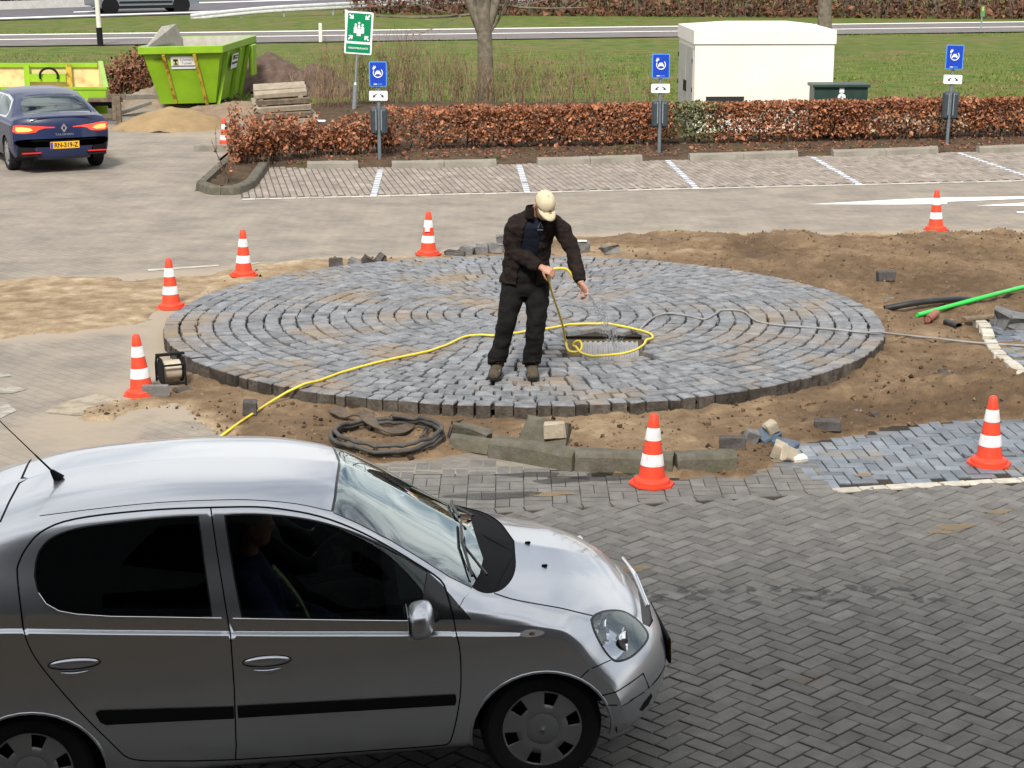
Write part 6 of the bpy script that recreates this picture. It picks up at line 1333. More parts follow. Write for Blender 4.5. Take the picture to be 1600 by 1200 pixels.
def charge_sign(base, tip_px, label, ys_, i):
    t = empty('charging_sign', base, 0, label, 'charging sign', 'charging point signs behind the parking bays'); Y = base.y
    z = lambda py: at(tip_px, py, Y).z-base.z
    zt, zb_, wt, wb = z(ys_[0]), z(ys_[1]), z(ys_[2]), z(ys_[3]); b = MB(); b.cyl((0, .05, -.05), (0, .05, zt-.02), .032, n=16); b.build('post', M_POLE, t, smooth=40)
    W_ = 26*27.5/2900*Y/28*1.06; Wp = W_
    pl = plate('blue_plate', Wp, zt-zb_, .02, M_SLBLUE, t, (0, (zt+zb_)/2), .008, -.0); plate('blue_field', Wp-.03, zt-zb_-.03, .015, M_SBLUE, pl, (0, (zt+zb_)/2), .004, -.0095)
    cz = (zt+zb_)/2+.02; b = MB(); ring = [Vector((.078*math.cos(a), -.018, cz+.078*math.sin(a))) for a in np.linspace(math.radians(150), math.radians(405), 26)]; b.tube(ring, .0085, 8)
    b.prism([(x, -.0145, cz+z_) for x, z_ in ((-.05, -.035), (-.05, .0), (-.035, .012), (-.026, .036), (.026, .036), (.035, .012), (.05, .0), (.05, -.035), (.032, -.035), (.03, -.02), (-.03, -.02), (-.032, -.035))], (0, -.004, 0))
    b.prism([(x, -.0145, cz+z_) for x, z_ in ((-.075, .05), (-.05, .075), (-.03, .095), (-.045, .108), (-.07, .10), (-.09, .085), (-.09, .065))], (0, -.004, 0)); b.tube([Vector((-.055, -.0165, cz+.10)), Vector((-.043, -.0165, cz+.122))], .005, 6); b.tube([Vector((-.072, -.0165, cz+.10)), Vector((-.075, -.0165, cz+.122))], .005, 6); b.build('charging_pictogram', M_SWHITE, pl)
    for k, (x0, x1) in enumerate(((-.075, -.02), (-.012, .025), (.03, .07))): b = MB(); b.box(((x0+x1)/2, -.0155, zb_+.04), (x1-x0, .004, .014)); b.build('small_print', M_SWHITE if k == 0 else M_SLBLUE, pl)
    pw = plate('arrow_plate', Wp*1.06, wt-wb, .02, M_SWHITE, t, (0, (wt+wb)/2), .008, .0); b = MB(); zc = (wt+wb)/2
    for sx in (-1, 1):
        b = MB(); b.prism([(sx*x, -.009, zc+z_) for x, z_ in ((.025, .025), (.03, .036), (.075, .008), (.083, .018), (.095, -.03), (.045, -.022), (.062, -.006))], (0, -.004, 0)); b.build('arrow', M_INK, pw)
    c1, c0_ = z(ys_[4]), z(ys_[5])
    for sx in (-1, 1):
        b = MB(); b.box((sx*.083, .05, (c1+c0_)/2), (.118, .15, c1-c0_), bev=.028); ch = b.build('charger', M_CHG, t, smooth=35)
        b = MB(); b.box((sx*.045, -.029, (c1+c0_)/2+.02), (.018, .006, c1-c0_-.10), bev=.003); b.build('light_strip', M_STEEL, ch); b = MB(); b.box((sx*.083, -.028, c1-.045), (.07, .006, .04), bev=.003); b.build('display', mat('charger_display', (.10, .12, .13), .15) if sx < 0 and i == 0 else bpy.data.materials['charger_display'], ch)
    return t
charge_sign(gp(593, 257), 593, 'blue electric charging sign left of the others, above the short wheel stop', (96, 135, 142, 157, 168, 210), 0)
charge_sign(gp(1030, 247), 1029, 'blue electric charging sign left of the white cabin', (84, 122, 131, 145, 157, 199), 1)
ts = charge_sign(gp(1480, 231), 1485, 'slightly leaning blue electric charging sign right of the green cabinet', (70, 108, 117, 131, 143, 186), 2); ts.rotation_euler = (0, .025, 0)
# ---- assembly point sign
Y = gp(555, 176).y; bs = at(553, 176, Y); sg = empty('assembly_sign', bs, 0, 'tilted green and white assembly point sign on a grey pole', 'sign'); sg.rotation_euler = (0, .075, 0)
zz_ = lambda py: at(560, py, Y).z-bs.z
b = MB(); b.cyl((0, 0, -.1), (0, 0, zz_(132)), .05, n=16); b.cyl((0, 0, zz_(132)), (0, 0, zz_(128)), .05, .026, 16); b.cyl((0, 0, zz_(128)), (0, 0, zz_(30)), .026, n=16); b.build('pole', M_STEEL, sg, smooth=40)
ph = zz_(17.5)-zz_(84); pcz = (zz_(17.5)+zz_(84))/2; pw_ = ph*.655; pl = plate('sign_plate', pw_, ph, .03, M_SWHITE, sg, (.015, pcz), .010, -.03)
gz = pcz+ph*.13; gh = ph*.66; gp_ = plate('green_field', pw_*.86, gh, .03, M_SGREEN, pl, (.015, gz), .004, -.0415); lz = pcz-ph*.362; plate('green_strip', pw_*.88, ph*.205, .01, M_SGREEN, pl, (.015, lz), .004, -.0415)
b = MB(); s_ = pw_*.86
for sx in (-1, 1):
    for sz in (-1, 1):
        cx_, cz_ = .015+sx*s_*.33, gz+sz*gh*.36; d = Vector((-sx, 0, -sz)).normalized(); n_ = Vector((-d.z, 0, d.x)); c_ = Vector((cx_, -.0465, cz_)); q = [c_-d*.075+n_*.016, c_-d*.0+n_*.016, c_-d*.025+n_*.05, c_-d*.0+n_*.055, c_+d*.06, c_-d*.0-n_*.055, c_-d*.025-n_*.05, c_-d*.0-n_*.016, c_-d*.075-n_*.016]
        b.prism(q, (0, -.004, 0))
def disc(cx_, cz_, r): b.prism([(cx_+r*math.cos(t), -.0465, cz_+r*math.sin(t)) for t in np.linspace(0, 2*math.pi, 17)[:-1]], (0, -.004, 0))
for hx, hz, r, bw_, bh in ((-.075, .055, .026, .075, .15), (.075, .055, .026, .075, .15), (0, .095, .024, .05, .05), (0, .0, .028, .09, .15)):
    disc(.015+hx, gz+hz, r); b.prism([(.015+hx+x, -.0463-.0006*abs(hx*100), gz+hz-r*1.25+z_) for x, z_ in [(-bw_/2, -bh), (bw_/2, -bh), (bw_/2, -.03), (bw_/2-.02, 0), (-bw_/2+.02, 0), (-bw_/2, -.03)]], (0, -.0035, 0))
b.build('people_pictogram', M_SWHITE, gp_)
o = text_mesh('VERZAMELPLAATS', 'lettering', M_SWHITE, pl, ph*.058, .002, bold=.001); o.rotation_euler = (math.pi/2, 0, 0); o.location = (.015, -.0475, lz)
# ---- white transformer cabin, cabinets
M_CABIN = mat('cabin_white', (.80, .77, .68), .7, col2=(.74, .70, .61), scale=1.2, bump=.1, bscale=60); M_CABDOOR = mat('cabin_door_grey', (.44, .43, .38), .6, col2=(.38, .37, .33), scale=4); M_DGREEN = mat('dark_green_cabinet', (.012, .035, .028), .45, col2=(.02, .05, .04), scale=4); M_BLACKV = mat('vent_dark', (.01, .014, .012), .7)
Yc = 36.5; xl, xr = at(1085, 110, Yc).x, at(1303, 110, Yc).x; zt = at(1190, 67, Yc).z; Wc = xr-xl; Dc = 2.5
cab = empty('transformer_cabin', (xl+Wc/2, Yc, 0), .035, 'white windowless transformer cabin with a shallow roof behind the hedge', 'cabin')
b = MB(); b.box((0, Dc/2, zt/2-.1), (Wc, Dc, zt+.2-.004)); b.build('wall', M_CABIN, cab)
zr = at(1190, 62, Yc).z-at(1190, 84, Yc).z+.02; o_ = .03
zr = .24; b = MB(); e = [(-Wc/2-o_, -o_), (Wc/2+o_, -o_), (Wc/2+o_, Dc+o_), (-Wc/2-o_, Dc+o_)]; V = [(x, y, zt-.02) for x, y in e]+[(x, y, zt+zr) for x, y in e]+[(-Wc/2+.75, Dc/2, zt+zr+.12), (Wc/2-.75, Dc/2, zt+zr+.12)]
b.add(V, [(0, 1, 5, 4), (1, 2, 6, 5), (2, 3, 7, 6), (3, 0, 4, 7), (3, 2, 1, 0), (4, 5, 9, 8), (5, 6, 9), (6, 7, 8, 9), (7, 4, 8)]); b.build('roof', M_CABIN, cab)
for y0, y1 in ((.12, 1.15), (1.2, 2.35)):
    b = MB(); b.box((-Wc/2-.012, (y0+y1)/2, zt/2-.04), (.03, y1-y0, zt-.12), bev=.004); dr = b.build('door', M_CABDOOR, cab); b = MB(); b.box((-Wc/2-.04, y1-.1 if y0 < 1 else y0+.1, zt*.5), (.03, .03, .22), bev=.004); b.build('handle', M_BLK, dr)
    for zz in (.3, .85, 1.4): b = MB(); b.cyl((-Wc/2-.03, y0+.02 if y0 < 1 else y1-.02, zz*zt/1.8), (-Wc/2-.03, y0+.02 if y0 < 1 else y1-.02, zz*zt/1.8+.09), .014, n=8); b.build('hinge', M_BLK, dr)
v0, v1 = at(1103, 151, Yc-.05), at(1162, 176, Yc-.05); b = MB(); b.box(((v0.x+v1.x)/2-cab.location.x, -.012, (v0.z+v1.z)/2), (v1.x-v0.x, .03, v0.z-v1.z)); b.build('vent', M_BLACKV, cab)
Yg = 35.6; gl, gr = at(1272, 150, Yg).x, at(1356, 150, Yg).x; gt = at(1310, 137, Yg).z; cb_ = empty('electric_cabinet', ((gl+gr)/2, Yg, 0), .03, 'dark green electrical cabinet with a round white sticker beside the white cabin', 'cabinet')
b = MB(); b.box((0, .25, gt/2), (gr-gl, .5, gt)); b.build('case', M_DGREEN, cb_); b = MB(); b.box((0, .24, gt+.035), (gr-gl+.08, .60, .06), bev=.012); b.build('lid', M_DGREEN, cb_)
sx_ = at(1315, 150, Yg).x-cb_.location.x; b = MB(); b.lathe([(.075, 0), (.075, .006)], 24, axis='y', c=(sx_, -.009, at(1315, 152, Yg).z)); b.build('round_sticker', M_SWHITE, cb_); b = MB(); b.box((sx_, -.004, at(1315, 141, Yg).z), (.09, .006, .09)); b.build('square_sticker', M_SWHITE, cb_)
b = MB(); b.prism([(sx_+x, -.0095, at(1315, 152, Yg).z+z_) for x, z_ in ((-.02, .035), (.015, .035), (-.002, .008), (.022, .008), (-.012, -.04), (-.002, -.008), (-.025, -.008))], (0, -.003, 0)); b.build('bolt_symbol', mat('sticker_grey', (.25, .27, .27), .5), cb_)
# dark green box and small pale post in the thin hedge
p = gp(484, 240); bx = empty('utility_box', p, .05, 'dark green utility box hidden in the thin part of the hedge', 'box'); hh = at(484, 207, p.y).z; b = MB(); b.box((.0, .2, hh/2), (.46, .4, hh), bev=.02); b.build('case', M_DGREEN, bx); b = MB(); b.box((.0, .2, hh+.015), (.5, .44, .04), bev=.01); b.build('lid', M_DGREEN, bx)
p = gp(497, 244); mk = empty('marker_post', p, 0, 'thin marker post with a flat white top in the thin hedge', 'post'); hh = at(497, 189, p.y).z; b = MB(); b.cyl((0, 0, -.05), (0, 0, hh), .012, n=8); b.build('post', M_STEEL, mk); b = MB(); b.box((.05, 0, hh), (.20, .12, .03), bev=.008); b.build('top', M_SWHITE, mk)
b = MB(); b.box((0, 0, .05), (3.6, .12, .14), bev=.01); o = b.build('edging_slab', M_STOP); q = gp(440, 236); o.location = (q.x+.2, q.y, 0); tag(o, 'pale concrete edging seen through the thin hedge beside the green box', 'kerb stone')
# ---- green skips
M_SKIP = mat('skip_green', (.24, .44, .012), .45, col2=(.20, .37, .010), scale=2.5, bump=.08, bscale=30, coat=.15); M_RUST = mat('skip_rust', (.42, .33, .03), .7, col2=(.22, .07, .02), scale=7, contrast=(.45, .6)); M_SKIPIN = mat('skip_inside', (.60, .52, .26), .75, col2=(.48, .30, .15), scale=4, contrast=(.5, .72)); M_GREYIN = mat('skip_inside_grey', (.38, .37, .33), .8, col2=(.30, .27, .22), scale=5)
FLb = gp(258, 162, .12); Yk = FLb.y-.42; A = at(219, 74, Yk); B_ = at(345, 71, Yk-.0); hs = A.z; Cc = gp(397, 55.5, hs); skip = empty('skip_container', (0, 0, 0), 0, 'tall lime green skip with a white company sticker and rusty ribs', 'skip')
B_ = gp(345, 71.5, hs); u_ = (B_-A); u_.z = 0; v_ = Cc-B_; v_.z = 0; Wk, Lk = u_.length, min(v_.length, 4.2); v_ = v_.normalized(); u_ = u_.normalized(); print('skip', Wk, Lk, hs, Yk)
def sk(a, c, z): return Vector((A.x, A.y, 0))+u_*(a*Wk)+v_*c+Vector((0, 0, z))
b0 = gp(250, 163, .1); in_ = .13; zb2 = .10
def shell(inset):
    zt_, zb3 = hs-(.0 if not inset else .0), zb2+inset
    return [sk(0+inset*.6, inset, zt_), sk(1-inset*.6, inset, zt_), sk(1-inset*.6, Lk-inset, zt_), sk(inset*.6, Lk-inset, zt_), sk(.17, .42, zb3), sk(.86, .42, zb3), sk(.86, Lk-.75, zb3), sk(.17, Lk-.75, zb3)]
So, Si = shell(0), shell(.05)
b = MB(); b.add(So, [(0, 1, 5, 4), (1, 2, 6, 5), (2, 3, 7, 6), (3, 0, 4, 7), (4, 5, 6, 7)]); b.add([So[0], So[1], So[2], So[3], Si[0], Si[1], Si[2], Si[3]], [(0, 1, 5, 4), (1, 2, 6, 5), (2, 3, 7, 6), (3, 0, 4, 7)]); b.build('tub', M_SKIP, skip, fixn=False)
b = MB(); b.add(Si, [(0, 1, 5, 4), (1, 2, 6, 5), (2, 3, 7, 6), (3, 0, 4, 7), (4, 5, 6, 7)]); b.build('inside', M_GREYIN, skip, fixn=False)
b = MB(); rh = .17
for i, j in ((0, 1), (1, 2), (2, 3), (3, 0)):
    p, q = So[i], So[j]; d = (q-p).normalized(); n_ = Vector((d.y, -d.x, 0)); m_ = (p+q)/2+n_*.015-Vector((0, 0, rh/2-.01)); b.box(m_, ((q-p).length+.06, .07, rh), rotm(math.atan2(d.y, d.x)), bev=.012)
b.build('rim', M_SKIP, skip)
nF = Vector((u_.y, -u_.x, 0))
for a, c_ in ((.275, .36), (.66, .76)):
    p, q = sk(a, 0, hs-.17), sk(c_, .42, zb2-.12 if a > .5 else zb2+.02); b = MB(); d = (q-p).normalized(); b.tube([p+nF*.03, p.lerp(q, .5)+nF*.03, q+nF*.03], [.05, .045, .045], 4); b.build('rib', M_RUST, skip)
nR = Vector((v_.y, -v_.x, 0))
for c_ in (.55, Lk*.5, Lk*.78):
    p, q = sk(1, c_, hs-.17), sk(.86, max(.5, min(c_, Lk-.8)), zb2-.05); b = MB(); b.tube([p+nR*.035, q+nR*.035], .055, 4); b.build('side_rib', M_SKIP, skip)
p = sk(1.03, Lk*.86, hs-.55); b = MB(); b.box(p, (.10, .5, .75), rotm(math.atan2(v_.y, v_.x)-math.pi/2), bev=.02); b.build('lifting_lug', M_SKIP, skip)
p = sk(.0, .9, hs+.16); b = MB(); b.prism([sk(.03, .25, hs-.02), sk(.03, 1.9, hs+.36), sk(.12, 2.5, hs+.38), sk(.17, 2.75, hs-.02)], nR*.03); b.build('loading_flap', M_GREYIN, skip)
# sticker with emblem and lettering on the front slope
pm = lambda a, t: sk(a, .42*t, hs+(zb2-hs)*t)+nF*.012*1.2
def quad_on(name, a0, a1, t0, t1, m, par, off=0., th=.006):
    n_ = (pm(a1, t0)-pm(a0, t0)).cross(pm(a0, t0)-pm(a0, t1)).normalized(); n_ = n_ if n_.y < 0 else -n_; b = MB(); b.prism([pm(a0, t1)+n_*off, pm(a1, t1)+n_*off, pm(a1, t0)+n_*off, pm(a0, t0)+n_*off], n_*th); return b.build(name, m, par)
st = quad_on('sticker', .355, .655, .17, .385, M_SWHITE, skip); quad_on('emblem_field', .375, .45, .205, .315, mat('emblem_yellow', (.62, .60, .25), .5), st, .007); quad_on('emblem_bar', .385, .44, .215, .245, M_INK, st, .0135); quad_on('emblem_stem', .405, .42, .245, .29, M_INK, st, .0135); quad_on('emblem_foot', .392, .434, .287, .303, M_INK, st, .0135); quad_on('sticker_band', .36, .65, .325, .345, mat('sticker_band_grey', (.2, .2, .24), .5), st, .007)
fr_ = Matrix((u_, (pm(.5, .2)-pm(.5, .3)).normalized(), u_.cross((pm(.5, .2)-pm(.5, .3)).normalized()))).transposed()
M_SGREY = mat('sticker_lettering', (.33, .33, .32), .5)
for tx, a, t, sz, m in (('Eijkmans', .55, .225, .085, M_SGREY), ('Tuinen', .545, .285, .085, M_SGREY), ('SW074', .20, .215, .06, M_INK)):
    o = text_mesh(tx, 'lettering', m, skip if m == M_INK else st, sz, .002); o.matrix_local = Matrix.Translation(pm(a, t)+nF*.012)@fr_.to_4x4()
q0, q1 = sk(1, Lk*.30, hs-.27), sk(1, Lk*.47, hs-.27); dn = (sk(.86, Lk*.4, zb2)-sk(1, Lk*.4, hs)).normalized()
b = MB(); b.prism([q0+nR*.02, q1+nR*.02, q1+dn*.34+nR*.02, q0+dn*.34+nR*.02], nR*.01); s2 = b.build('side_sticker', M_SWHITE, skip); b = MB()
for k, (s0, s1, t0, t1) in enumerate(((.1, .45, .03, .13), (.5, .95, .04, .07), (.5, .9, .1, .13), (.05, .95, .19, .24))): b.prism([q0.lerp(q1, s0)+dn*t0+nR*.031, q0.lerp(q1, s1)+dn*t0+nR*.031, q0.lerp(q1, s1)+dn*t1+nR*.031, q0.lerp(q1, s0)+dn*t1+nR*.031], nR*.004)
b.build('side_lettering', M_INK, s2)
# low hook-lift container on the left
Yl = 39.0; zf = at(80, 140, Yl).z; zb4 = at(80, 158, Yl).z; Xr = at(165, 140, Yl).x; Xl = at(-75, 140, Yl).x; Yb = 41.6; zbk = at(80, 99, Yb).z; Xrb = at(157, 99, Yb).x
print('low skip', zf, zb4, zbk, Xr, Xl, Xrb)
low = empty('low_container', ((Xl+Xr)/2, Yl, 0), 0, 'low lime green container with a worn yellow inside behind the blue car', 'container'); ox = low.location.x; oy = Yl
def lq(name, pts, m, d, par=low): b = MB(); b.prism([(x-ox, y-oy, z) for x, y, z in pts], d); return b.build(name, m, par)
lq('front_wall', [(Xl, Yl, zb4), (Xr, Yl, zb4), (Xr, Yl, zf), (Xl, Yl, zf)], M_SKIP, (0, .05, 0)); lq('back_wall', [(Xl, Yb, zb4), (Xrb, Yb, zb4), (Xrb, Yb, zbk), (Xl, Yb, zbk)], M_SKIPIN, (0, .05, 0)); lq('floor', [(Xl, Yl+.06, zb4+.03), (Xr-.06, Yl+.06, zb4+.03), (Xrb-.06, Yb, zb4+.03), (Xl, Yb, zb4+.03)], M_SKIPIN, (0, 0, -.03))
lq('side_wall', [(Xr, Yl+.052, zb4), (Xrb, Yb, zb4), (Xrb, Yb, zbk), (Xr, Yl+.052, zf)], M_SKIPIN, (-.05, 0, 0)); lq('rim', [(Xl, Yl-.02, zf), (Xr+.03, Yl-.02, zf), (Xr+.03, Yl+.1, zf), (Xl, Yl+.1, zf)], M_SKIP, (0, 0, .05)); lq('side_rim', [(Xr-.06, Yl+.1, zf+.002), (Xr+.04, Yl+.1, zf+.002), (Xrb+.04, Yb+.05, zbk), (Xrb-.06, Yb+.05, zbk)], M_SKIP, (0, 0, .05)); lq('back_rim', [(Xl, Yb-.004, zbk-.08), (Xrb-.062, Yb-.004, zbk-.08), (Xrb-.062, Yb-.004, zbk+.01), (Xl, Yb-.004, zbk+.01)], M_SKIP, (0, -.05, 0))
for px in (42, 108): p = at(px, 100, Yb-.06); p2 = at(px+2, 137, Yb-.12); lq('rib', [(p.x-.06, Yb-.09, zbk-.02), (p.x+.06, Yb-.09, zbk-.02), (p2.x+.06, Yb-.12, zb4+.02), (p2.x-.06, Yb-.12, zb4+.02)], M_RUST if px > 60 else M_SKIP, (0, -.05, 0))
p = at(76, 122, Yb-.1); lq('hook_beam', [(at(46, 114, Yb).x, Yb-.15, at(76, 127, Yb).z), (at(105, 114, Yb).x, Yb-.15, at(76, 127, Yb).z), (at(105, 114, Yb).x, Yb-.15, at(76, 115, Yb).z), (at(46, 114, Yb).x, Yb-.15, at(76, 115, Yb).z)], M_SKIP, (0, .08, 0))
b = MB(); pc_ = at(76, 113, Yb-.2); r_ = .20
b.tube([Vector((pc_.x-ox+r_*math.cos(t), Yb-.2-oy, pc_.z+r_*math.sin(t)*.85-.08)) for t in np.linspace(-.4, math.pi+.4, 18)], .026, 8); b.build('hook_bar', M_BLK, low)
lq('skid', [(Xl, Yl+.1, .04), (Xr-.3, Yl+.1, .04), (Xr-.3, Yl+.1, zb4-.12), (Xl, Yl+.1, zb4-.12)], M_BLK, (0, .12, 0)); lq('under_panel', [(at(110, 170, Yl+.5).x, Yl+.5, .1), (at(168, 170, Yl+.5).x, Yl+.5, .1), (at(168, 170, Yl+.5).x, Yl+.5, zb4-.02), (at(110, 170, Yl+.5).x, Yl+.5, zb4-.02)], M_SKIP, (0, .05, 0)); lq('frame_bar', [(at(104, 160, Yl).x, Yl+.02, zb4-.10), (Xr+.12, Yl+.02, zb4-.10), (Xr+.12, Yl+.02, zb4-.02), (at(104, 160, Yl).x, Yl+.02, zb4-.02)], M_BLK, (0, .08, 0))
# rough wooden barrier next to it
M_OLDW = mat('old_wood', (.10, .075, .055), .9, col2=(.19, .15, .11), scale=9, bump=.5, bscale=30); M_PALW = mat('weathered_planks', (.36, .31, .24), .9, col2=(.26, .21, .155), scale=7, bump=.4, bscale=30)
p = gp(186, 194); fe = empty('wooden_barrier', p, 0, 'old wooden post and rail barrier between the low green container and the sand heap', 'barrier'); L2 = lambda px, py, dy=0.: at(px, py, p.y+dy)-p
for px, y0, y1 in ((184, 150, 194), (178, 152, 188)): b = MB(); a_, c_ = L2(px, y0), L2(px+3, y1); b.box((a_+c_)/2, (.10, .09, (a_-c_).length), bev=.008); b.build('post', M_OLDW, fe)
for (x0, y0, x1, y1) in ((138, 157, 192, 155), (140, 182, 190, 181), (168, 150, 196, 151)): b = MB(); a_, c_ = L2(x0, y0, .08), L2(x1, y1, .08); b.box((a_+c_)/2, ((a_-c_).length, .05, .09), bev=.006); b.build('rail', M_OLDW, fe)
for i, (x0, y0, x1, y1, zt_) in enumerate(((186, 152, 240, 150, .1), (188, 175, 232, 160, .08))): b = MB(); a_, c_ = at(x0, y0, p.y+1.2+i*.5), at(x1, y1, p.y+2.0+i*.5); d = c_-a_; b.box((a_+c_)/2, (d.length, .2, zt_), Vector(d).to_track_quat('X', 'Z').to_matrix(), bev=.008); tag(b.build('concrete_slab', M_STOP), ['pale concrete slab under the red brown bush', 'sloping slab half buried beside the sand heap'][i], 'slab')
# ---- heaps
def heap(c, w_, d_, h, m, label, seed, name='sand_heap', cat='heap', rough=.12, px=0.):
    n1_, n2_ = 48, 40; xs_ = np.linspace(-1, 1, n1_); ys_ = np.linspace(-1, 1, n2_); XX, YY = np.meshgrid(xs_, ys_); X, Y2 = XX.ravel(), YY.ravel(); q = np.hypot(X, Y2); nz = vnoise(X, Y2, 1.8, seed*1.3, 5)
    Z = h*(np.clip(1.04-q*(1+.18*nz), -.15, 1)**1.15 if False else np.clip(1.0-q*(1+.15*nz), -.12, 1))*(1-.20*np.exp(-(q*3)**2))+h*rough*vnoise(X, Y2, 5., seed*2.1, 4)*np.clip(1.1-q, 0, 1); Z = np.where(q > 1.02, -.15, Z)
    F = [(j*n1_+i, j*n1_+i+1, (j+1)*n1_+i+1, (j+1)*n1_+i) for j in range(n2_-1) for i in range(n1_-1)]
    o = mesh_obj(name, np.c_[X*w_/2, Y2*d_/2, Z], F, m, smooth=True, attrs={'tan': ('POINT', np.full(len(X), .62))}); o.location = (c.x, c.y, -.01); return tag(o, label, cat)
q = gp(257, 207); heap(Vector((q.x-.05, q.y+1.1, 0)), 2.55, 2.3, at(257, 157, q.y+1.1).z*1.0, mat('heap_sand', (.33, .235, .125), .95, col2=(.26, .18, .095), scale=3, bump=.8, bscale=40), 'heap of yellow brown sand in front of the tall green skip', 3, rough=.03)
M_EARTH = mat('dark_earth', (.085, .055, .045), .95, col2=(.14, .10, .08), scale=5, bump=1., bscale=25)
q = gp(228, 172); heap(Vector((q.x+.1, q.y+1.3, 0)), 2.0, 1.6, .62, mat('sandy_rubble', (.20, .15, .105), .95, col2=(.30, .24, .18), scale=4, bump=1., bscale=22), 'grey brown rubble heap behind the sand beside the tall skip', 5, name='rubble_heap', rough=.16)
q = gp(362, 186); heap(Vector((q.x-.0, q.y+.9, 0)), 3.4, 2.6, .36, mat('brown_rubble', (.19, .135, .09), .95, col2=(.27, .2, .14), scale=4, bump=1., bscale=22), 'low brown earth spread between the tall skip and the pallets', 6, name='earth_heap', rough=.2)
q = gp(408, 142); heap(Vector((q.x+.1, q.y+.6, 0)), 3.0, 2.2, at(405, 66, q.y+.6).z, M_EARTH, 'dark earth heap right behind the tall green skip', 8, name='earth_heap', rough=.08)
q = gp(486, 152); heap(Vector((q.x, q.y+.6, 0)), 2.3, 1.9, at(486, 85, q.y+.6).z, M_EARTH, 'dark earth heap behind the weathered pallets', 9, name='earth_heap', rough=.08)
# ---- stacked timber
p = gp(445, 203); rs = np.random.RandomState(8)
for i in range(6):
    b = MB(); zz = .07+i*.135
    for k in range(3): b.box((0, -.30+k*.30, 0), (1.16-.1*(i > 3), .26, .10+.02*(k == 1)), rotm(rs.normal(0, .02)), bev=.012)
    for k in range(2): b.box((-.4+k*.8, 0, -.062), (.10, .86, .03))
    chipped(b, i, .006); o = b.build('timber_layer', M_PALW if i % 2 else M_OLDW); o.location = (p.x-.02+rs.normal(0, .04)-.03*i, p.y+.5+.03*i, zz); o.rotation_euler = (.16, -.05+rs.normal(0, .02), .18+rs.normal(0, .05))
    tag(o, ['bottom', 'second lowest', 'third lowest', 'third highest', 'second highest', 'topmost'][i]+' layer of the weathered timber stack behind the copper shrubs', 'timber', 'layers of the timber stack')
# ---- lamp post, marker posts, guard rail, roadside wall, van
M_LAMP = mat('lamp_post_white', (.68, .65, .58), .5, col2=(.58, .55, .48), scale=4)
p = gp(157, 71); lp = empty('lamp_post', p, 0, 'white lamp post with a black foot on the grass verge', 'lamp post'); lp.rotation_euler = (0, -.03, 0); b = MB(); b.cyl((0, 0, .60), (0, 0, 6.5), .085, .05, 16); b.tube([Vector((0, 0, 6.5)), Vector((0, -.3, 6.9)), Vector((0, -1.0, 7.0))], .045, 10); b.build('pole', M_LAMP, lp, smooth=40); b = MB(); b.cyl((0, 0, -.1), (0, 0, .61), .105, n=16); b.build('foot', M_BLK, lp, smooth=40); b = MB(); b.box((0, -1.3, 6.98), (.22, .7, .1), bev=.03); b.build('lamp_head', M_LAMP, lp)
for px, y0, y1, lb in ((501, 66, 36, 'white roadside marker post left of the assembly sign'), (541.5, 43, 15, 'white roadside marker post just behind the assembly sign'), (672, 14, -4, 'white marker post beside the guard rail')):
    p = gp(px, y0); h_ = at(px, y1, p.y).z; b = MB(); b.box((0, 0, h_/2), (.12, .06, h_), bev=.01); o = b.build('marker_post', M_LAMP); o.location = p; tag(o, lb, 'marker post', 'white marker posts along the road')
p = gp(1532, 49); h_ = at(1534, 10, p.y).z; mp_ = empty('kilometre_post', p, 0, 'thin grey post with a small green plate at the right roadside', 'marker post'); b = MB(); b.cyl((0, 0, -.1), (.03, 0, h_-.2), .03, n=8); b.build('post', M_STEEL, mp_); b = MB(); b.box((.04, -.03, h_-.18), (.17, .02, .42)); pk = b.build('plate', mat('dull_green_plate', (.10, .22, .08), .5), mp_); b = MB(); b.box((.04, -.045, h_-.10), (.06, .01, .16)); b.build('figure', mat('plate_yellow_mark', (.5, .45, .1), .5), pk)
g0 = gp(300, 28); gpts = [at(298, 27.5, g0.y), at(340, 22.5, g0.y+.4), at(420, 15, g0.y+1.2), at(520, 9.5, g0.y+3), at(640, 4, g0.y+6), at(800, -1, g0.y+9), at(1000, -9, g0.y+12)]
gr_ = empty('guard_rail', (0, 0, 0), 0, 'pale steel guard rail ramping up beside the main road', 'guard rail'); b = MB(); prof = [(-.0, -.16), (-.05, -.11), (-.05, -.05), (0, -.02), (0, .02), (-.05, .05), (-.05, .11), (0, .16)]; P = cat_spline(gpts, 4); V = []; F = []
for p in P: V += [(p.x, p.y+y, p.z+z_) for y, z_ in prof]
F = [(i*8+k, (i+1)*8+k, (i+1)*8+k+1, i*8+k+1) for i in range(len(P)-1) for k in range(7)]; b.add(V, F); o = b.build('rail', mat('pale_galvanised', (.62, .63, .62), .5, metal=.2, col2=(.5, .5, .5), scale=5), gr_, fixn=False); o.modifiers.new('thick', 'SOLIDIFY').thickness = .01
for k in range(6, len(P), 3): b = MB(); p = P[k]; b.box((p.x, p.y+.07, p.z/2-.05), (.08, .06, p.z+.1)); b.build('post', M_STEEL, gr_)
w0_ = gp(-20, 16.5); w1_ = gp(142, 11); wl = empty('roadside_wall', w0_, 0, 'long white concrete barrier with a dark hedge pattern beyond the main road', 'barrier'); d = w1_-w0_; b = MB(); b.prism([(0-d.x*3, -d.y*3, 0), (d.x, d.y, 0), (d.x, d.y, .42), (-d.x*3, -d.y*3, .42)], (0, .4, 0)); b.build('wall', mat('barrier_white', (.60, .585, .55), .8, col2=(.5, .48, .45), scale=3), wl); b = MB(); rs = np.random.RandomState(5)
for k in range(120): s_ = -3+4*k/120; q = d*s_; b.box((q.x, q.y+.25, .50+.25*rs.rand()), (.10+.05*rs.rand(), .12, .3+.3*rs.rand()))
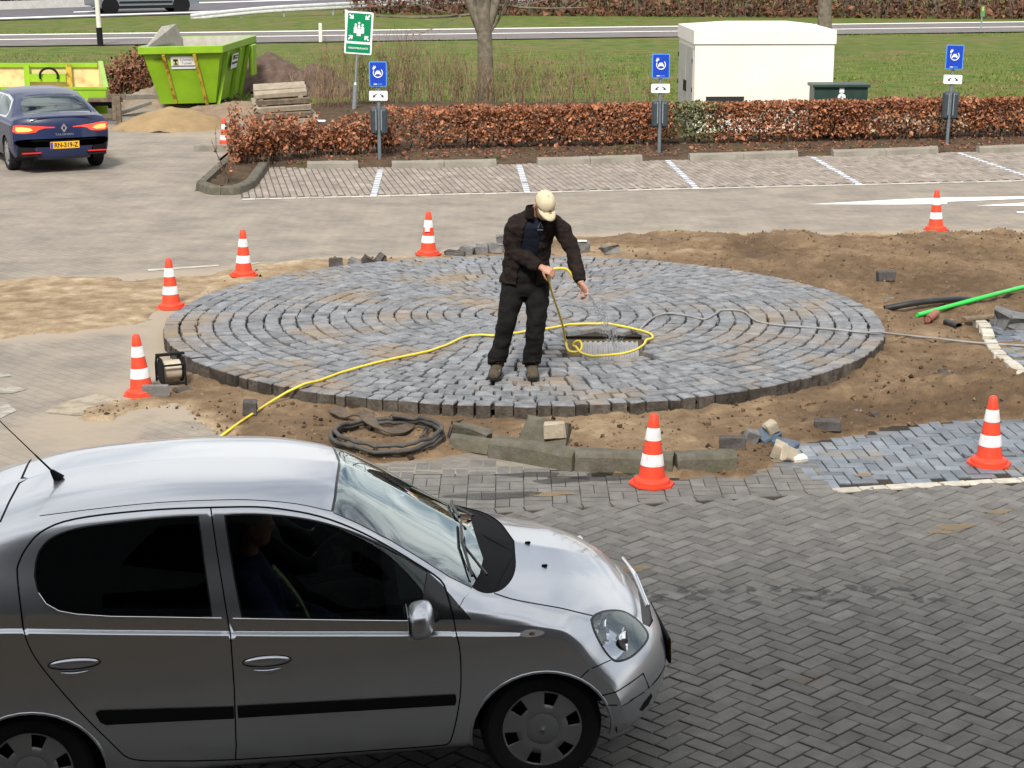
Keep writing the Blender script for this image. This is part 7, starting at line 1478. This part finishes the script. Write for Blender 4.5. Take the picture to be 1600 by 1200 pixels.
b.build('railing', M_BLK, wl); b = MB(); b.prism([(-d.x*3, -d.y*3+.6, .4), (d.x, d.y+.6, .4), (d.x, d.y+.6, 1.3), (-d.x*3, -d.y*3+.6, 1.3)], (0, .2, 0)); b.build('upper_panel', mat('barrier_upper', (.5, .46, .42), .8, col2=(.25, .14, .10), scale=4), wl)
pv = gp(173, 22); pv2 = gp(284, 19.5); dv = pv2-pv; van = empty('grey_van', pv, math.atan2(dv.y, dv.x), 'blue grey van driving on the main road at the top edge', 'van'); wbv = dv.length; b = MB(); M_VAN = mat('van_grey_blue', (.17, .20, .225), .35, metal=.5, coat=.6)
sec = [(-.75, .35), (-.78, .9), (-.70, 1.85), (wbv-.9, 1.9), (wbv-.2, 1.15), (wbv+.75, .95), (wbv+.9, .75), (wbv+.92, .35), (wbv+.45, .24), (-.4, .24)]
b.prism([(x, -.0, z) for x, z in sec], (0, 1.75, 0)); vb = b.build('body', M_VAN, van); md = vb.modifiers.new('round', 'BEVEL'); md.width = .09; md.segments = 3
b = MB(); b.prism([(.1, -.006, 1.15), (wbv-.55, -.006, 1.15), (wbv-1.0, -.006, 1.75), (.1, -.006, 1.75)], (0, .01, 0)); b.build('window', M_INT, van); b = MB(); b.box((wbv/2, -.012, .52), (wbv-.9, .03, .10)); b.build('side_moulding', M_BLK, van); b = MB(); b.box((wbv/2, -.004, .30), (wbv-.8, .02, .14)); b.build('sill', M_BLK, van); b = MB(); b.box((wbv+.80, .12, .68), (.18, .2, .16), bev=.03); b.build('headlight', M_WLENS, van); b = MB(); b.box((-.755, .1, 1.0), (.06, .16, .5), bev=.02); b.build('tail_light', M_RED, van)
for x in (0, wbv):
    for y in (.10, 1.62): b = MB(); b.lathe([(.2, -.1), (.34, -.1), (.36, -.07), (.36, .07), (.34, .1), (.2, .1)], 28, axis='y', cap=False); wv = b.build('wheel', M_TYRE, van, smooth=30, loc=(x, y, .36)); b = MB(); b.lathe([(.215, -.085), (.16, -.095), (.03, -.08), (.01, -.08)], 20, axis='y'); b.build('rim', M_COVER, wv)
    b = MB(); b.lathe([(.42, -.012), (.42, .012)], 28, axis='y', c=(x, -.004, .36)); b.build('wheel_arch', M_GAP, van)
# ---- water from the hose
m = bpy.data.materials.new('water_drops'); m.use_nodes = True; t_ = m.node_tree; t_.nodes.clear(); o_ = t_.nodes.new('ShaderNodeOutputMaterial'); g_ = t_.nodes.new('ShaderNodeBsdfPrincipled'); g_.inputs['Base Color'].default_value = (.9, .93, .95, 1); g_.inputs['Roughness'].default_value = .15; g_.inputs['Transmission Weight'].default_value = .25; g_.inputs['IOR'].default_value = 1.33; t_.links.new(g_.outputs[0], o_.inputs[0])
p0 = at(919, 459, MY-.36); p1 = gp(962, 545, RB_Z-.02); b = MB(); rs = np.random.RandomState(3)
for i in range(620):
    t = rs.rand()**.8; sp = .006+.045*t; q = p0.lerp(p1, t); q.z += .10*t*(1-t)*4*.5; q += Vector(rs.normal(0, sp, 3))*Vector((1, 1, .5)).x; r = .0020+.0022*rs.rand(); ln = .008+.035*rs.rand(); d = (p1-p0).normalized(); d.z -= .5*t; d.normalize(); b.cyl(q, q+d*ln, r, r*.5, 4, caps=False)
P = [p0.lerp(p1, t)+Vector((0, 0, .2*t*(1-t))) for t in np.linspace(0, .55, 10)]; b.tube(P, list(np.linspace(.005, .0025, 10)), 6)
tag(b.build('water_spray', m), 'thin spray of water falling from the hose into the pit', 'water', kind='stuff')
# ================================================================ PEOPLE
M_SKIN = mat('skin', (.46, .25, .175), .55, col2=(.40, .19, .135), scale=30)
M_JACKET = mat('dark_jacket', (.009, .006, .0055), .88, col2=(.021, .014, .012), scale=14, bump=.5, bscale=30)
M_SHIRT = mat('navy_shirt', (.006, .009, .016), .85, col2=(.010, .014, .024), scale=20)
M_TROUS = mat('black_trousers', (.005, .005, .0055), .9, col2=(.013, .0125, .012), scale=11, bump=.5, bscale=26)
M_BOOT = mat('muddy_boots', (.060, .050, .036), .85, col2=(.11, .09, .062), scale=16, bump=.6, bscale=50)
M_CAP = mat('beige_cap', (.62, .54, .38), .85, col2=(.55, .47, .32), scale=20, bump=.2, bscale=120)
M_HAIR = mat('grey_hair', (.16, .15, .14), .8)
def loft(b, secs, n=20, cap=True):
    """secs: (centre, axis_x (half vector), axis_y (half vector))"""
    V = []; e = 1.0
    for c, ax, ay in secs:
        c, ax, ay = Vector(c), Vector(ax), Vector(ay)
        for k in range(n): t = 2*math.pi*k/n; V.append(c+ax*math.cos(t)+ay*math.sin(t))
    F = [(i*n+k, i*n+(k+1) % n, (i+1)*n+(k+1) % n, (i+1)*n+k) for i in range(len(secs)-1) for k in range(n)]
    if cap: F += [tuple(range(n-1, -1, -1)), tuple((len(secs)-1)*n+k for k in range(n))]
    b.add(V, F)
def limb_secs(pts, rad, flat=1.0, sub=5):
    P = cat_spline(pts, sub); R = np.interp(np.linspace(0, len(pts)-1, len(P)), range(len(pts)), rad); out = []; a = None
    for i, p in enumerate(P):
        t = (P[min(i+1, len(P)-1)]-P[max(i-1, 0)]).normalized()
        if a is None: a = t.cross(Vector((0, 1, 0))); a = a.normalized() if a.length > .1 else t.orthogonal().normalized()
        a = (a-t*a.dot(t)).normalized(); bb = t.cross(a); out.append((p, a*R[i], bb*R[i]*flat))
    return out
def remesh_obj(b, name, m, parent, voxel, smooth_it=6, disp=None, loc=None):
    o = b.build(name+'_tmp', m); md = o.modifiers.new('r', 'REMESH'); md.mode = 'VOXEL'; md.voxel_size = voxel; md.use_smooth_shade = True
    sm = o.modifiers.new('s', 'SMOOTH'); sm.iterations = smooth_it; sm.factor = .5
    dg = bpy.context.evaluated_depsgraph_get(); me = bpy.data.meshes.new_from_object(o.evaluated_get(dg)); bpy.data.objects.remove(o)
    me.name = name; me.polygons.foreach_set('use_smooth', [True]*len(me.polygons))
    if disp:
        amp, sc_ = disp; co = np.zeros(len(me.vertices)*3); me.vertices.foreach_get('co', co); co = co.reshape(-1, 3); nr = np.array([v.normal[:] for v in me.vertices])
        d = np.array([mnoise.noise((p[0]*sc_, p[1]*sc_, p[2]*sc_*1.7))+.5*mnoise.noise((p[0]*sc_*2.3+4, p[1]*sc_*2.3, p[2]*sc_*3.6)) for p in co]); co += nr*(d*amp)[:, None]; me.vertices.foreach_set('co', co.ravel()); me.update()
    q = bpy.data.objects.new(name, me); COL.objects.link(q); q.parent = parent
    if loc is not None: q.location = loc
    return q
def finger(b, base, d, palm_n, lens, curl, r0=.0085):
    """three phalanges bending towards the palm"""
    p = Vector(base); d = Vector(d).normalized(); ax = d.cross(Vector(palm_n)).normalized(); pts = [p]; rr = [r0]
    for i, L_ in enumerate(lens): d = Matrix.Rotation(curl[i], 3, ax)@d; p = p+d*L_; pts.append(p); rr.append(r0*(1-.12*(i+1)))
    b.tube(cat_spline(pts, 3), list(np.interp(np.linspace(0, 3, 10), range(4), rr)), 8)
def hand(b, wrist, d, pn, side=1, curl=(.75, .85, .6), s=1.0):
    """palm + five fingers; d: wrist to knuckles, pn: palm normal, side: thumb side sign"""
    d = Vector(d).normalized(); pn = Vector(pn); pn = (pn-d*pn.dot(d)).normalized(); w_ = d.cross(pn)*side; wr = Vector(wrist)
    loft(b, [(wr-d*.02, w_*.026*s, pn*.021*s), (wr+d*.015*s, w_*.030*s, pn*.018*s), (wr+d*.05*s, w_*.041*s, pn*.016*s), (wr+d*.085*s, w_*.042*s, pn*.014*s), (wr+d*.098*s, w_*.036*s, pn*.010*s)], 14)
    for k, (off, L_) in enumerate(((.030, .95), (.011, 1.05), (-.009, 1.0), (-.029, .8))): finger(b, wr+d*.088*s+w_*off*s, d+w_*off*2, pn, [.042*L_*s, .028*L_*s, .022*L_*s], [c*(1+.06*k) for c in curl], .0095*s)
    finger(b, wr+d*.03*s+w_*.030*s+pn*.006, d*.7+w_*.75+pn*.25, pn*.8-w_*.5, [.036*s, .032*s, .026*s], [.15, .45, .4], .011*s)
def head(b, c, fwd, up, s=1.0):
    c, f, u = Vector(c), Vector(fwd).normalized(), Vector(up); u = (u-f*u.dot(f)).normalized(); r = f.cross(u)
    prof = [(-.118, .030, .030, .035), (-.108, .046, .052, .030), (-.085, .058, .070, .018), (-.055, .066, .084, .006), (-.02, .071, .094, 0), (.02, .075, .100, -.004), (.06, .075, .098, -.008), (.09, .064, .083, -.010), (.108, .044, .056, -.012), (.118, .018, .022, -.012)]
    loft(b, [(c+u*z*s+f*o_*s, r*a*s, f*d*s) for z, a, d, o_ in prof], 22)
    loft(b, [(c+f*.088*s+u*.018*s, r*.008*s, u*.01*s), (c+f*.106*s-u*.010*s, r*.013*s, u*.014*s), (c+f*.112*s-u*.026*s, r*.017*s, u*.011*s), (c+f*.088*s-u*.036*s, r*.012*s, u*.006*s)], 10)       # nose
    loft(b, [(c+f*.075*s-u*.062*s-r*.0, r*.026*s, u*.008*s), (c+f*.093*s-u*.062*s, r*.018*s, u*.007*s)], 10); loft(b, [(c+f*.07*s-u*.095*s, r*.026*s, u*.016*s), (c+f*.088*s-u*.094*s, r*.014*s, u*.010*s)], 10)
    for sx in (-1, 1): loft(b, [(c+r*sx*.070*s-f*.006*s, f*.016*s, u*.030*s), (c+r*sx*.086*s-f*.016*s, f*.015*s, u*.029*s)], 10); loft(b, [(c+f*.078*s+u*.030*s+r*sx*.034*s, r*.022*s, u*.008*s), (c+f*.096*s+u*.032*s+r*sx*.03*s, r*.018*s, u*.005*s)], 10)
    return r
def eyes(c, fwd, up, parent, loc, s=1.):
    c, f, u = Vector(c), Vector(fwd).normalized(), Vector(up); u = (u-f*u.dot(f)).normalized(); r = f.cross(u); b = MB(); b2 = MB()
    for sx in (-1, 1): q = c+f*.086*s+u*.012*s+r*sx*.032*s-loc; loft(b, [(q-f*.008, r*.003, u*.003), (q, r*.013, u*.008), (q+f*.006, r*.008, u*.005)], 10); loft(b2, [(q+f*.004, r*.006, u*.006), (q+f*.0075, r*.003, u*.003)], 8)
    e = b.build('eye', M_SWHITE, parent, smooth=60); b2.build('pupil', M_INK, e)
# ---- the man with the hose
ft = gp(806, 590, .165); base = Vector((ft.x, ft.y+.05, dome(1.0)+.006)); MP = lambda px, py, dy=0.: at(px, py, base.y+dy)-base
J = dict(pel=MP(822, 431, .02), wai=MP(824, 398, -.01), che=MP(832, 352, -.10), nec=MP(845, 322, -.19), hea=MP(851, 321, -.30),
         sR=MP(805, 339, -.08), eR=MP(799, 388, -.06), wR=MP(846, 418, -.30), sL=MP(870, 343, -.12), eL=MP(893, 389, -.18), wL=MP(908, 443, -.33),
         hR=MP(806, 436, .02), kR=MP(791, 503, -.05), aR=MP(777, 566, .03), hL=MP(840, 436, .02), kL=MP(838, 505, -.05), aL=MP(831, 567, .03))
man = None
b = MB(); X = Vector((1, 0, 0)); Yv = Vector((0, 1, 0))
def torso(b, g, top=True):
    s_ = [(J['pel']+Vector((0, 0, -.09)), X*(.145+g), Yv*(.10+g)), (J['pel'], X*(.165+g), Yv*(.115+g)), (J['wai'], X*(.155+g), Yv*(.110+g)), (J['wai'].lerp(J['che'], .5), X*(.170+g), Yv*(.118+g)), (J['che'], X*(.195+g), Yv*(.125+g))]
    if top: m_ = (J['sR']+J['sL'])/2; s_ += [(m_+Vector((0, .01, .01)), X*(.150+g), Yv*(.090+g)), (m_+Vector((.01, -.02, .045)), X*(.095+g), Yv*(.070+g))]
    return s_
loft(b, torso(b, 0), 24); nb_ = (J['sR']+J['sL'])/2
loft(b, limb_secs([nb_+Vector((0, -.02, .02)), J['nec']+Vector((0, -.02, .0)), J['hea']+Vector((-.0, .03, -.05))], [.062, .056, .052]), 16)
hf, hu = Vector((.30, -.62, -.72)), Vector((.18, -.62, .78)); hr = head(b, J['hea'], hf, hu, .98)
for s_, e, w_ in (('sR', 'eR', 'wR'), ('sL', 'eL', 'wL')): loft(b, limb_secs([J[s_], J[s_].lerp(J[e], .5), J[e], J[e].lerp(J[w_], .4), J[w_]], [.034, .044, .042, .041, .029]), 16)
for h_, k_, a_ in (('hR', 'kR', 'aR'), ('hL', 'kL', 'aL')): loft(b, limb_secs([J[h_], J[h_].lerp(J[k_], .45), J[k_], J[k_].lerp(J[a_], .35), J[a_]], [.085, .078, .056, .056, .042]), 16); f_ = J[a_]; loft(b, limb_secs([f_+Vector((0, .05, -.03)), f_+Vector((0, -.03, -.05)), f_+Vector((-.01, -.17, -.075))], [.035, .04, .03]), 12)
hand(b, J['wR'], Vector((.75, -.35, -.25)), Vector((.1, .75, -.6)), -1); hand(b, J['wL'], Vector((.42, -.25, -.62)), Vector((-.55, -.5, -.3)), 1)
man = remesh_obj(b, 'person', M_SKIN, None, .0065, 3); man.location = base
tag(man, 'man in a dark jacket and beige cap bending over the pit with the yellow hose', 'person')
eyes(J['hea'], hf, hu, man, Vector((0, 0, 0)), .98)
# shirt, trousers, boots
b = MB(); loft(b, torso(b, .014), 24); remesh_obj(b, 'shirt', M_SHIRT, man, .012, 4, (.006, 9))
b = MB(); lp_ = J['che']+Vector((.065, -.155, .03))
b.tube([lp_+Vector((-.020, 0, -.03)), lp_+Vector((0, -.006, .022)), lp_+Vector((.020, 0, -.03))], .0035, 6); b.box(lp_+Vector((0, .003, -.045)), (.05, .006, .007)); b.build('chest_emblem', mat('emblem_grey', (.12, .12, .13), .7), man)
b = MB()
loft(b, [(J['wai']+Vector((0, .0, -.02)), X*.170, Yv*.128), (J['pel'], X*.185, Yv*.138), (J['pel']+Vector((0, 0, -.10)), X*.180, Yv*.135), (J['pel']+Vector((0, 0, -.17)), X*.12, Yv*.11)], 24)
for h_, k_, a_ in (('hR', 'kR', 'aR'), ('hL', 'kL', 'aL')):
    q = J[a_]+Vector((0, -.01, -.01)); loft(b, limb_secs([J[h_]+Vector((0, 0, .02)), J[h_].lerp(J[k_], .5), J[k_], J[k_].lerp(q, .5), q+Vector((0, 0, .05)), q+Vector((0, -.01, .005))], [.112, .104, .085, .080, .084, .090]), 18)
remesh_obj(b, 'trousers', M_TROUS, man, .011, 4, (.013, 7.5))
for a_ in ('aR', 'aL'):
    b = MB(); q = J[a_]; g = -q.z; tx = -.03 if a_ == 'aR' else .015
    loft(b, limb_secs([q+Vector((0, .02, .09)), q+Vector((0, .02, -.01)), q+Vector((0, .01, -.04))], [.066, .064, .064]), 16)
    z = lambda h: q.z*0+h
    f0 = Vector((q.x, q.y, 0)); loft(b, [(f0+Vector((0, .085, .045)), X*.035, Vector((0, 0, .040))), (f0+Vector((0, .05, .052)), X*.046, Vector((0, 0, .052))), (f0+Vector((tx*.3, -.03, .055)), X*.050, Vector((0, 0, .055))), (f0+Vector((tx*.7, -.11, .045)), X*.054, Vector((0, 0, .045))), (f0+Vector((tx, -.175, .036)), X*.050, Vector((0, 0, .036))), (f0+Vector((tx, -.205, .030)), X*.030, Vector((0, 0, .026)))], 16)
    bt = remesh_obj(b, 'boot', M_BOOT, man, .008, 3, (.004, 22)); b = MB(); b.prism([(f0.x+x+tx*max(0, -y)*5, f0.y+y, .0) for x, y in [(-.045, .095), (.045, .095), (.055, .02), (.058, -.11), (.045, -.19), (0, -.215), (-.045, -.19), (-.058, -.11), (-.055, .02)]], (0, 0, .022)); b.build('sole', M_TRIM, bt)
# jacket: open front, sleeves, collar
b = MB(); n = 26; a0, a1 = math.radians(-90+27), math.radians(270-20); V = []; secs = []
tz_ = [(J['pel']+Vector((-.01, .0, -.055)), .225, .170), (J['pel']+Vector((-.005, 0, .02)), .212, .160), (J['wai'], .198, .150), (J['wai'].lerp(J['che'], .5), .205, .150), (J['che'], .222, .155), (J['che'].lerp(nb_, .6), .212, .134), (nb_+Vector((0, 0, .035)), .165, .105), (nb_+Vector((.01, -.02, .07)), .112, .092)]
for c, rx, ry in tz_:
    for lay_ in (0, .018):
        pass
for li, off in enumerate((0, -.018)):
    for c, rx, ry in tz_:
        for k in range(n): t = a0+(a1-a0)*k/(n-1); V.append(c+X*(rx+off)*math.cos(t)+Yv*(ry+off)*math.sin(t))
m_ = len(tz_); F = []
for li in (0, 1):
    o = li*m_*n
    for i in range(m_-1):
        for k in range(n-1): F.append((o+i*n+k, o+i*n+k+1, o+(i+1)*n+k+1, o+(i+1)*n+k))
o = m_*n
for i in range(m_-1):
    for k in (0, n-1): F.append((i*n+k, (i+1)*n+k, o+(i+1)*n+k, o+i*n+k))
for i in (0, m_-1):
    for k in range(n-1): F.append((i*n+k, i*n+k+1, o+i*n+k+1, o+i*n+k))
b.add(V, F)
for s_, e, w_ in (('sR', 'eR', 'wR'), ('sL', 'eL', 'wL')):
    sh = J[s_]+Vector((.045 if s_ == 'sR' else -.045, 0, -.012)); wq = J[w_]-(J[w_]-J[e]).normalized()*.015
    loft(b, limb_secs([sh+(sh-J[e]).normalized()*-.0, J[s_].lerp(J[e], .35), J[s_].lerp(J[e], .8), J[e], J[e].lerp(wq, .3), J[e].lerp(wq, .75), wq], [.070, .077, .072, .069, .066, .058, .052]), 18)
jk = remesh_obj(b, 'jacket', M_JACKET, man, .0095, 3, (.016, 8.5))
b = MB(); V = []
for zz, rx, ry, tl in ((.03, .100, .092, 0), (.10, .094, .088, .01), (.135, .100, .094, .02), (.10, .110, .102, .01), (.03, .118, .110, 0)):
    for k in range(n): t = a0+(a1-a0)*k/(n-1); V.append(nb_+Vector((.015, -.05, zz-.01))+X*rx*math.cos(t)+Yv*ry*math.sin(t)+Vector((0, -zz*.5, 0)))
F = [(i*n+k, i*n+k+1, (i+1)*n+k+1, (i+1)*n+k) for i in range(4) for k in range(n-1)]; b.add(V, F); b.build('collar', M_JACKET, jk, smooth=60)
b = MB(); q = tz_[0][0]; b.box(q+Vector((.06, -.155, -.02)), (.02, .02, .02)); 
# cap and hair
hfN = hf.normalized(); huN = (hu-hfN*hu.dot(hfN)).normalized(); hrN = hfN.cross(huN); hc = J['hea']; b = MB(); V = []; nn_ = 26; rows = 8
for j in range(rows+1):
    ph = math.pi/2*j/rows
    for k in range(nn_): t = 2*math.pi*k/nn_; V.append(hc+huN*(.030+.102*math.sin(ph))+hrN*(.084*math.cos(ph)**.8*math.cos(t))+hfN*(.108*math.cos(ph)**.8*math.sin(t)-.008))
F = [(j*nn_+k, j*nn_+(k+1) % nn_, (j+1)*nn_+(k+1) % nn_, (j+1)*nn_+k) for j in range(rows) for k in range(nn_)]; b.add(V, F); cpb = b.build('cap', M_CAP, man, smooth=70); cpb.modifiers.new('thick', 'SOLIDIFY').thickness = .004
b = MB(); V = []; nb3 = 15
for j, (dd_, dn_) in enumerate(((.0, 0), (.03, -.002), (.06, -.008), (.085, -.018))):
    for k in range(nb3):
        t = -1.25+2.5*k/(nb3-1); wv = math.cos(t*.95); V.append(hc+huN*(.036+dn_-.020*(t/1.25)**2)+hrN*(.080*math.sin(t))+hfN*(.096*math.cos(t)-.006+dd_*max(0, wv)**.7))
F = [(j*nb3+k, j*nb3+k+1, (j+1)*nb3+k+1, (j+1)*nb3+k) for j in range(3) for k in range(nb3-1)]; b.add(V, F); br_ = b.build('brim', M_CAP, cpb, smooth=70); br_.modifiers.new('thick', 'SOLIDIFY').thickness = .004
b = MB(); q = hc+hfN*.104+huN*.066; b.box(q, (.028, .010, .020), Matrix((hrN, hfN, huN)).transposed(), bev=.004); b.build('cap_badge', mat('cap_badge_brown', (.12, .08, .04), .6), cpb)
b = MB(); V = []
for j in range(5):
    for k in range(15): t = math.pi*.02+math.pi*.96*k/14; V.append(hc+huN*(.045-.028*j)+hrN*(.079-.003*j)*math.cos(t)-hfN*(.100-.008*j)*math.sin(t)*1.0)
F = [(j*15+k, j*15+k+1, (j+1)*15+k+1, (j+1)*15+k) for j in range(4) for k in range(14)]; b.add(V, F); hh_ = b.build('hair', M_HAIR, man, smooth=70); hh_.modifiers.new('thick', 'SOLIDIFY').thickness = .006
# ---- the two people in the silver car
M_TOP1 = mat('dark_blue_coat', (.012, .020, .055), .85, col2=(.018, .028, .07), scale=20); M_TOP2 = mat('black_coat', (.012, .012, .014), .85); M_SCARF = mat('patterned_scarf', (.05, .22, .20), .8, col2=(.45, .36, .08), scale=60, contrast=(.45, .55))
def seated(lat, label, top, driver, hairm):
    b = MB(); O = lambda x, y, z: Vector((x, y, z)); hip = O(1.15, lat, .60)
    tor = [(hip, Vector((.12, 0, .02)), Vector((0, .17, 0))), (hip+O(-.05, 0, .16), Vector((.11, 0, .02)), Vector((0, .16, 0))), (hip+O(-.10, 0, .36), Vector((.12, 0, .02)), Vector((0, .19, 0))), (hip+O(-.12, 0, .47), Vector((.09, 0, .0)), Vector((0, .17, 0))), (hip+O(-.12, 0, .51), Vector((.06, 0, .0)), Vector((0, .10, 0)))]
    loft(b, tor, 20); hc_ = hip+O(-.07, 0, .685); loft(b, limb_secs([hip+O(-.12, 0, .48), hip+O(-.09, 0, .62)], [.055, .052]), 12); head(b, hc_, (1, 0, -.1), (0, 0, 1), .95)
    sl = []; 
    for sy in (-1, 1):
        sh = hip+O(-.12, sy*.18, .45)
        if driver: el, wr = hip+O(.16, sy*.23, .26), O(1.57, lat+sy*.15, 1.02)
        else: el, wr = hip+O(.05, sy*.22, .18), hip+O(.32, sy*.06, .10)
        loft(b, limb_secs([sh, sh.lerp(el, .5), el, el.lerp(wr, .4), wr], [.052, .048, .042, .040, .028]), 14); hand(b, wr, (wr-el), Vector((0, -sy, -.3)) if driver else Vector((0, 0, -1)), sy, (.8, .9, .6)); sl.append((sh, el, wr))
        kn, an = hip+O(.47, sy*.12, .06), hip+O(.72, sy*.12, -.32); loft(b, limb_secs([hip+O(0, sy*.09, -.02), kn, kn.lerp(an, .4), an], [.085, .062, .058, .042]), 14); loft(b, limb_secs([an, an+O(.10, 0, -.04), an+O(.2, 0, -.03)], [.042, .04, .03]), 10)
    p_ = remesh_obj(b, 'person', M_SKIN, None, .011, 3); p_.location = CORG; p_.rotation_euler = car.rotation_euler; tag(p_, label, 'person')
    b = MB(); loft(b, [(c, a*1.12, d*1.10) for c, a, d in tor[:-1]]+[(tor[-1][0]+O(0, 0, .02), tor[-1][1]*1.3, tor[-1][2]*1.0)], 20)
    for sh, el, wr in sl: loft(b, limb_secs([sh, el, el.lerp(wr, .5), el.lerp(wr, .93)], [.068, .056, .052, .042]), 14)
    remesh_obj(b, 'coat', top, p_, .014, 3, (.006, 9)); b = MB()
    for sy in (-1, 1): kn, an = hip+O(.47, sy*.12, .06), hip+O(.72, sy*.12, -.32); loft(b, limb_secs([hip+O(0, sy*.09, -.02), kn, kn.lerp(an, .4), an], [.105, .080, .074, .062]), 14); loft(b, limb_secs([an, an+O(.10, 0, -.04), an+O(.21, 0, -.03)], [.055, .052, .042]), 10)
    remesh_obj(b, 'trousers', M_TROUS, p_, .014, 3)
    b = MB(); V = []
    for j in range(7):
        ph = -.35+(math.pi/2+.35)*j/6
        for k in range(20): t = 2*math.pi*k/20; fr = max(0, math.cos(t)); V.append(hc_+O(-.012+.094*math.cos(ph)*math.cos(t)*(1-.0*fr), .082*math.cos(ph)*math.sin(t), .028+.035*fr*(j < 3)+.096*math.sin(ph)))
    F = [(j*20+k, j*20+(k+1) % 20, (j+1)*20+(k+1) % 20, (j+1)*20+k) for j in range(6) for k in range(20)]; b.add(V, F); b.build('hair', hairm, p_, smooth=70)
    if not driver:
        b = MB(); P = [hip+O(-.02, -.13, .50), hip+O(.03, -.10, .42), hip+O(.09, -.05, .30), hip+O(.13, 0, .18), hip+O(.16, .04, .08)]; V = []
        for q in cat_spline(P, 5): V += [q+O(.035, -.03, .0), q+O(.035, .035, .0)]
        b.add(V, [(2*i, 2*i+1, 2*i+3, 2*i+2) for i in range(len(V)//2-1)]); s2 = b.build('scarf', M_SCARF, p_); s2.modifiers.new('t', 'SOLIDIFY').thickness = .01
seated(-.36, 'passenger in dark blue coat and patterned scarf, nearer person inside the silver car', M_TOP1, False, M_HAIR); seated(.36, 'driver in dark clothes holding the steering wheel of the silver car', M_TOP2, True, M_INT)
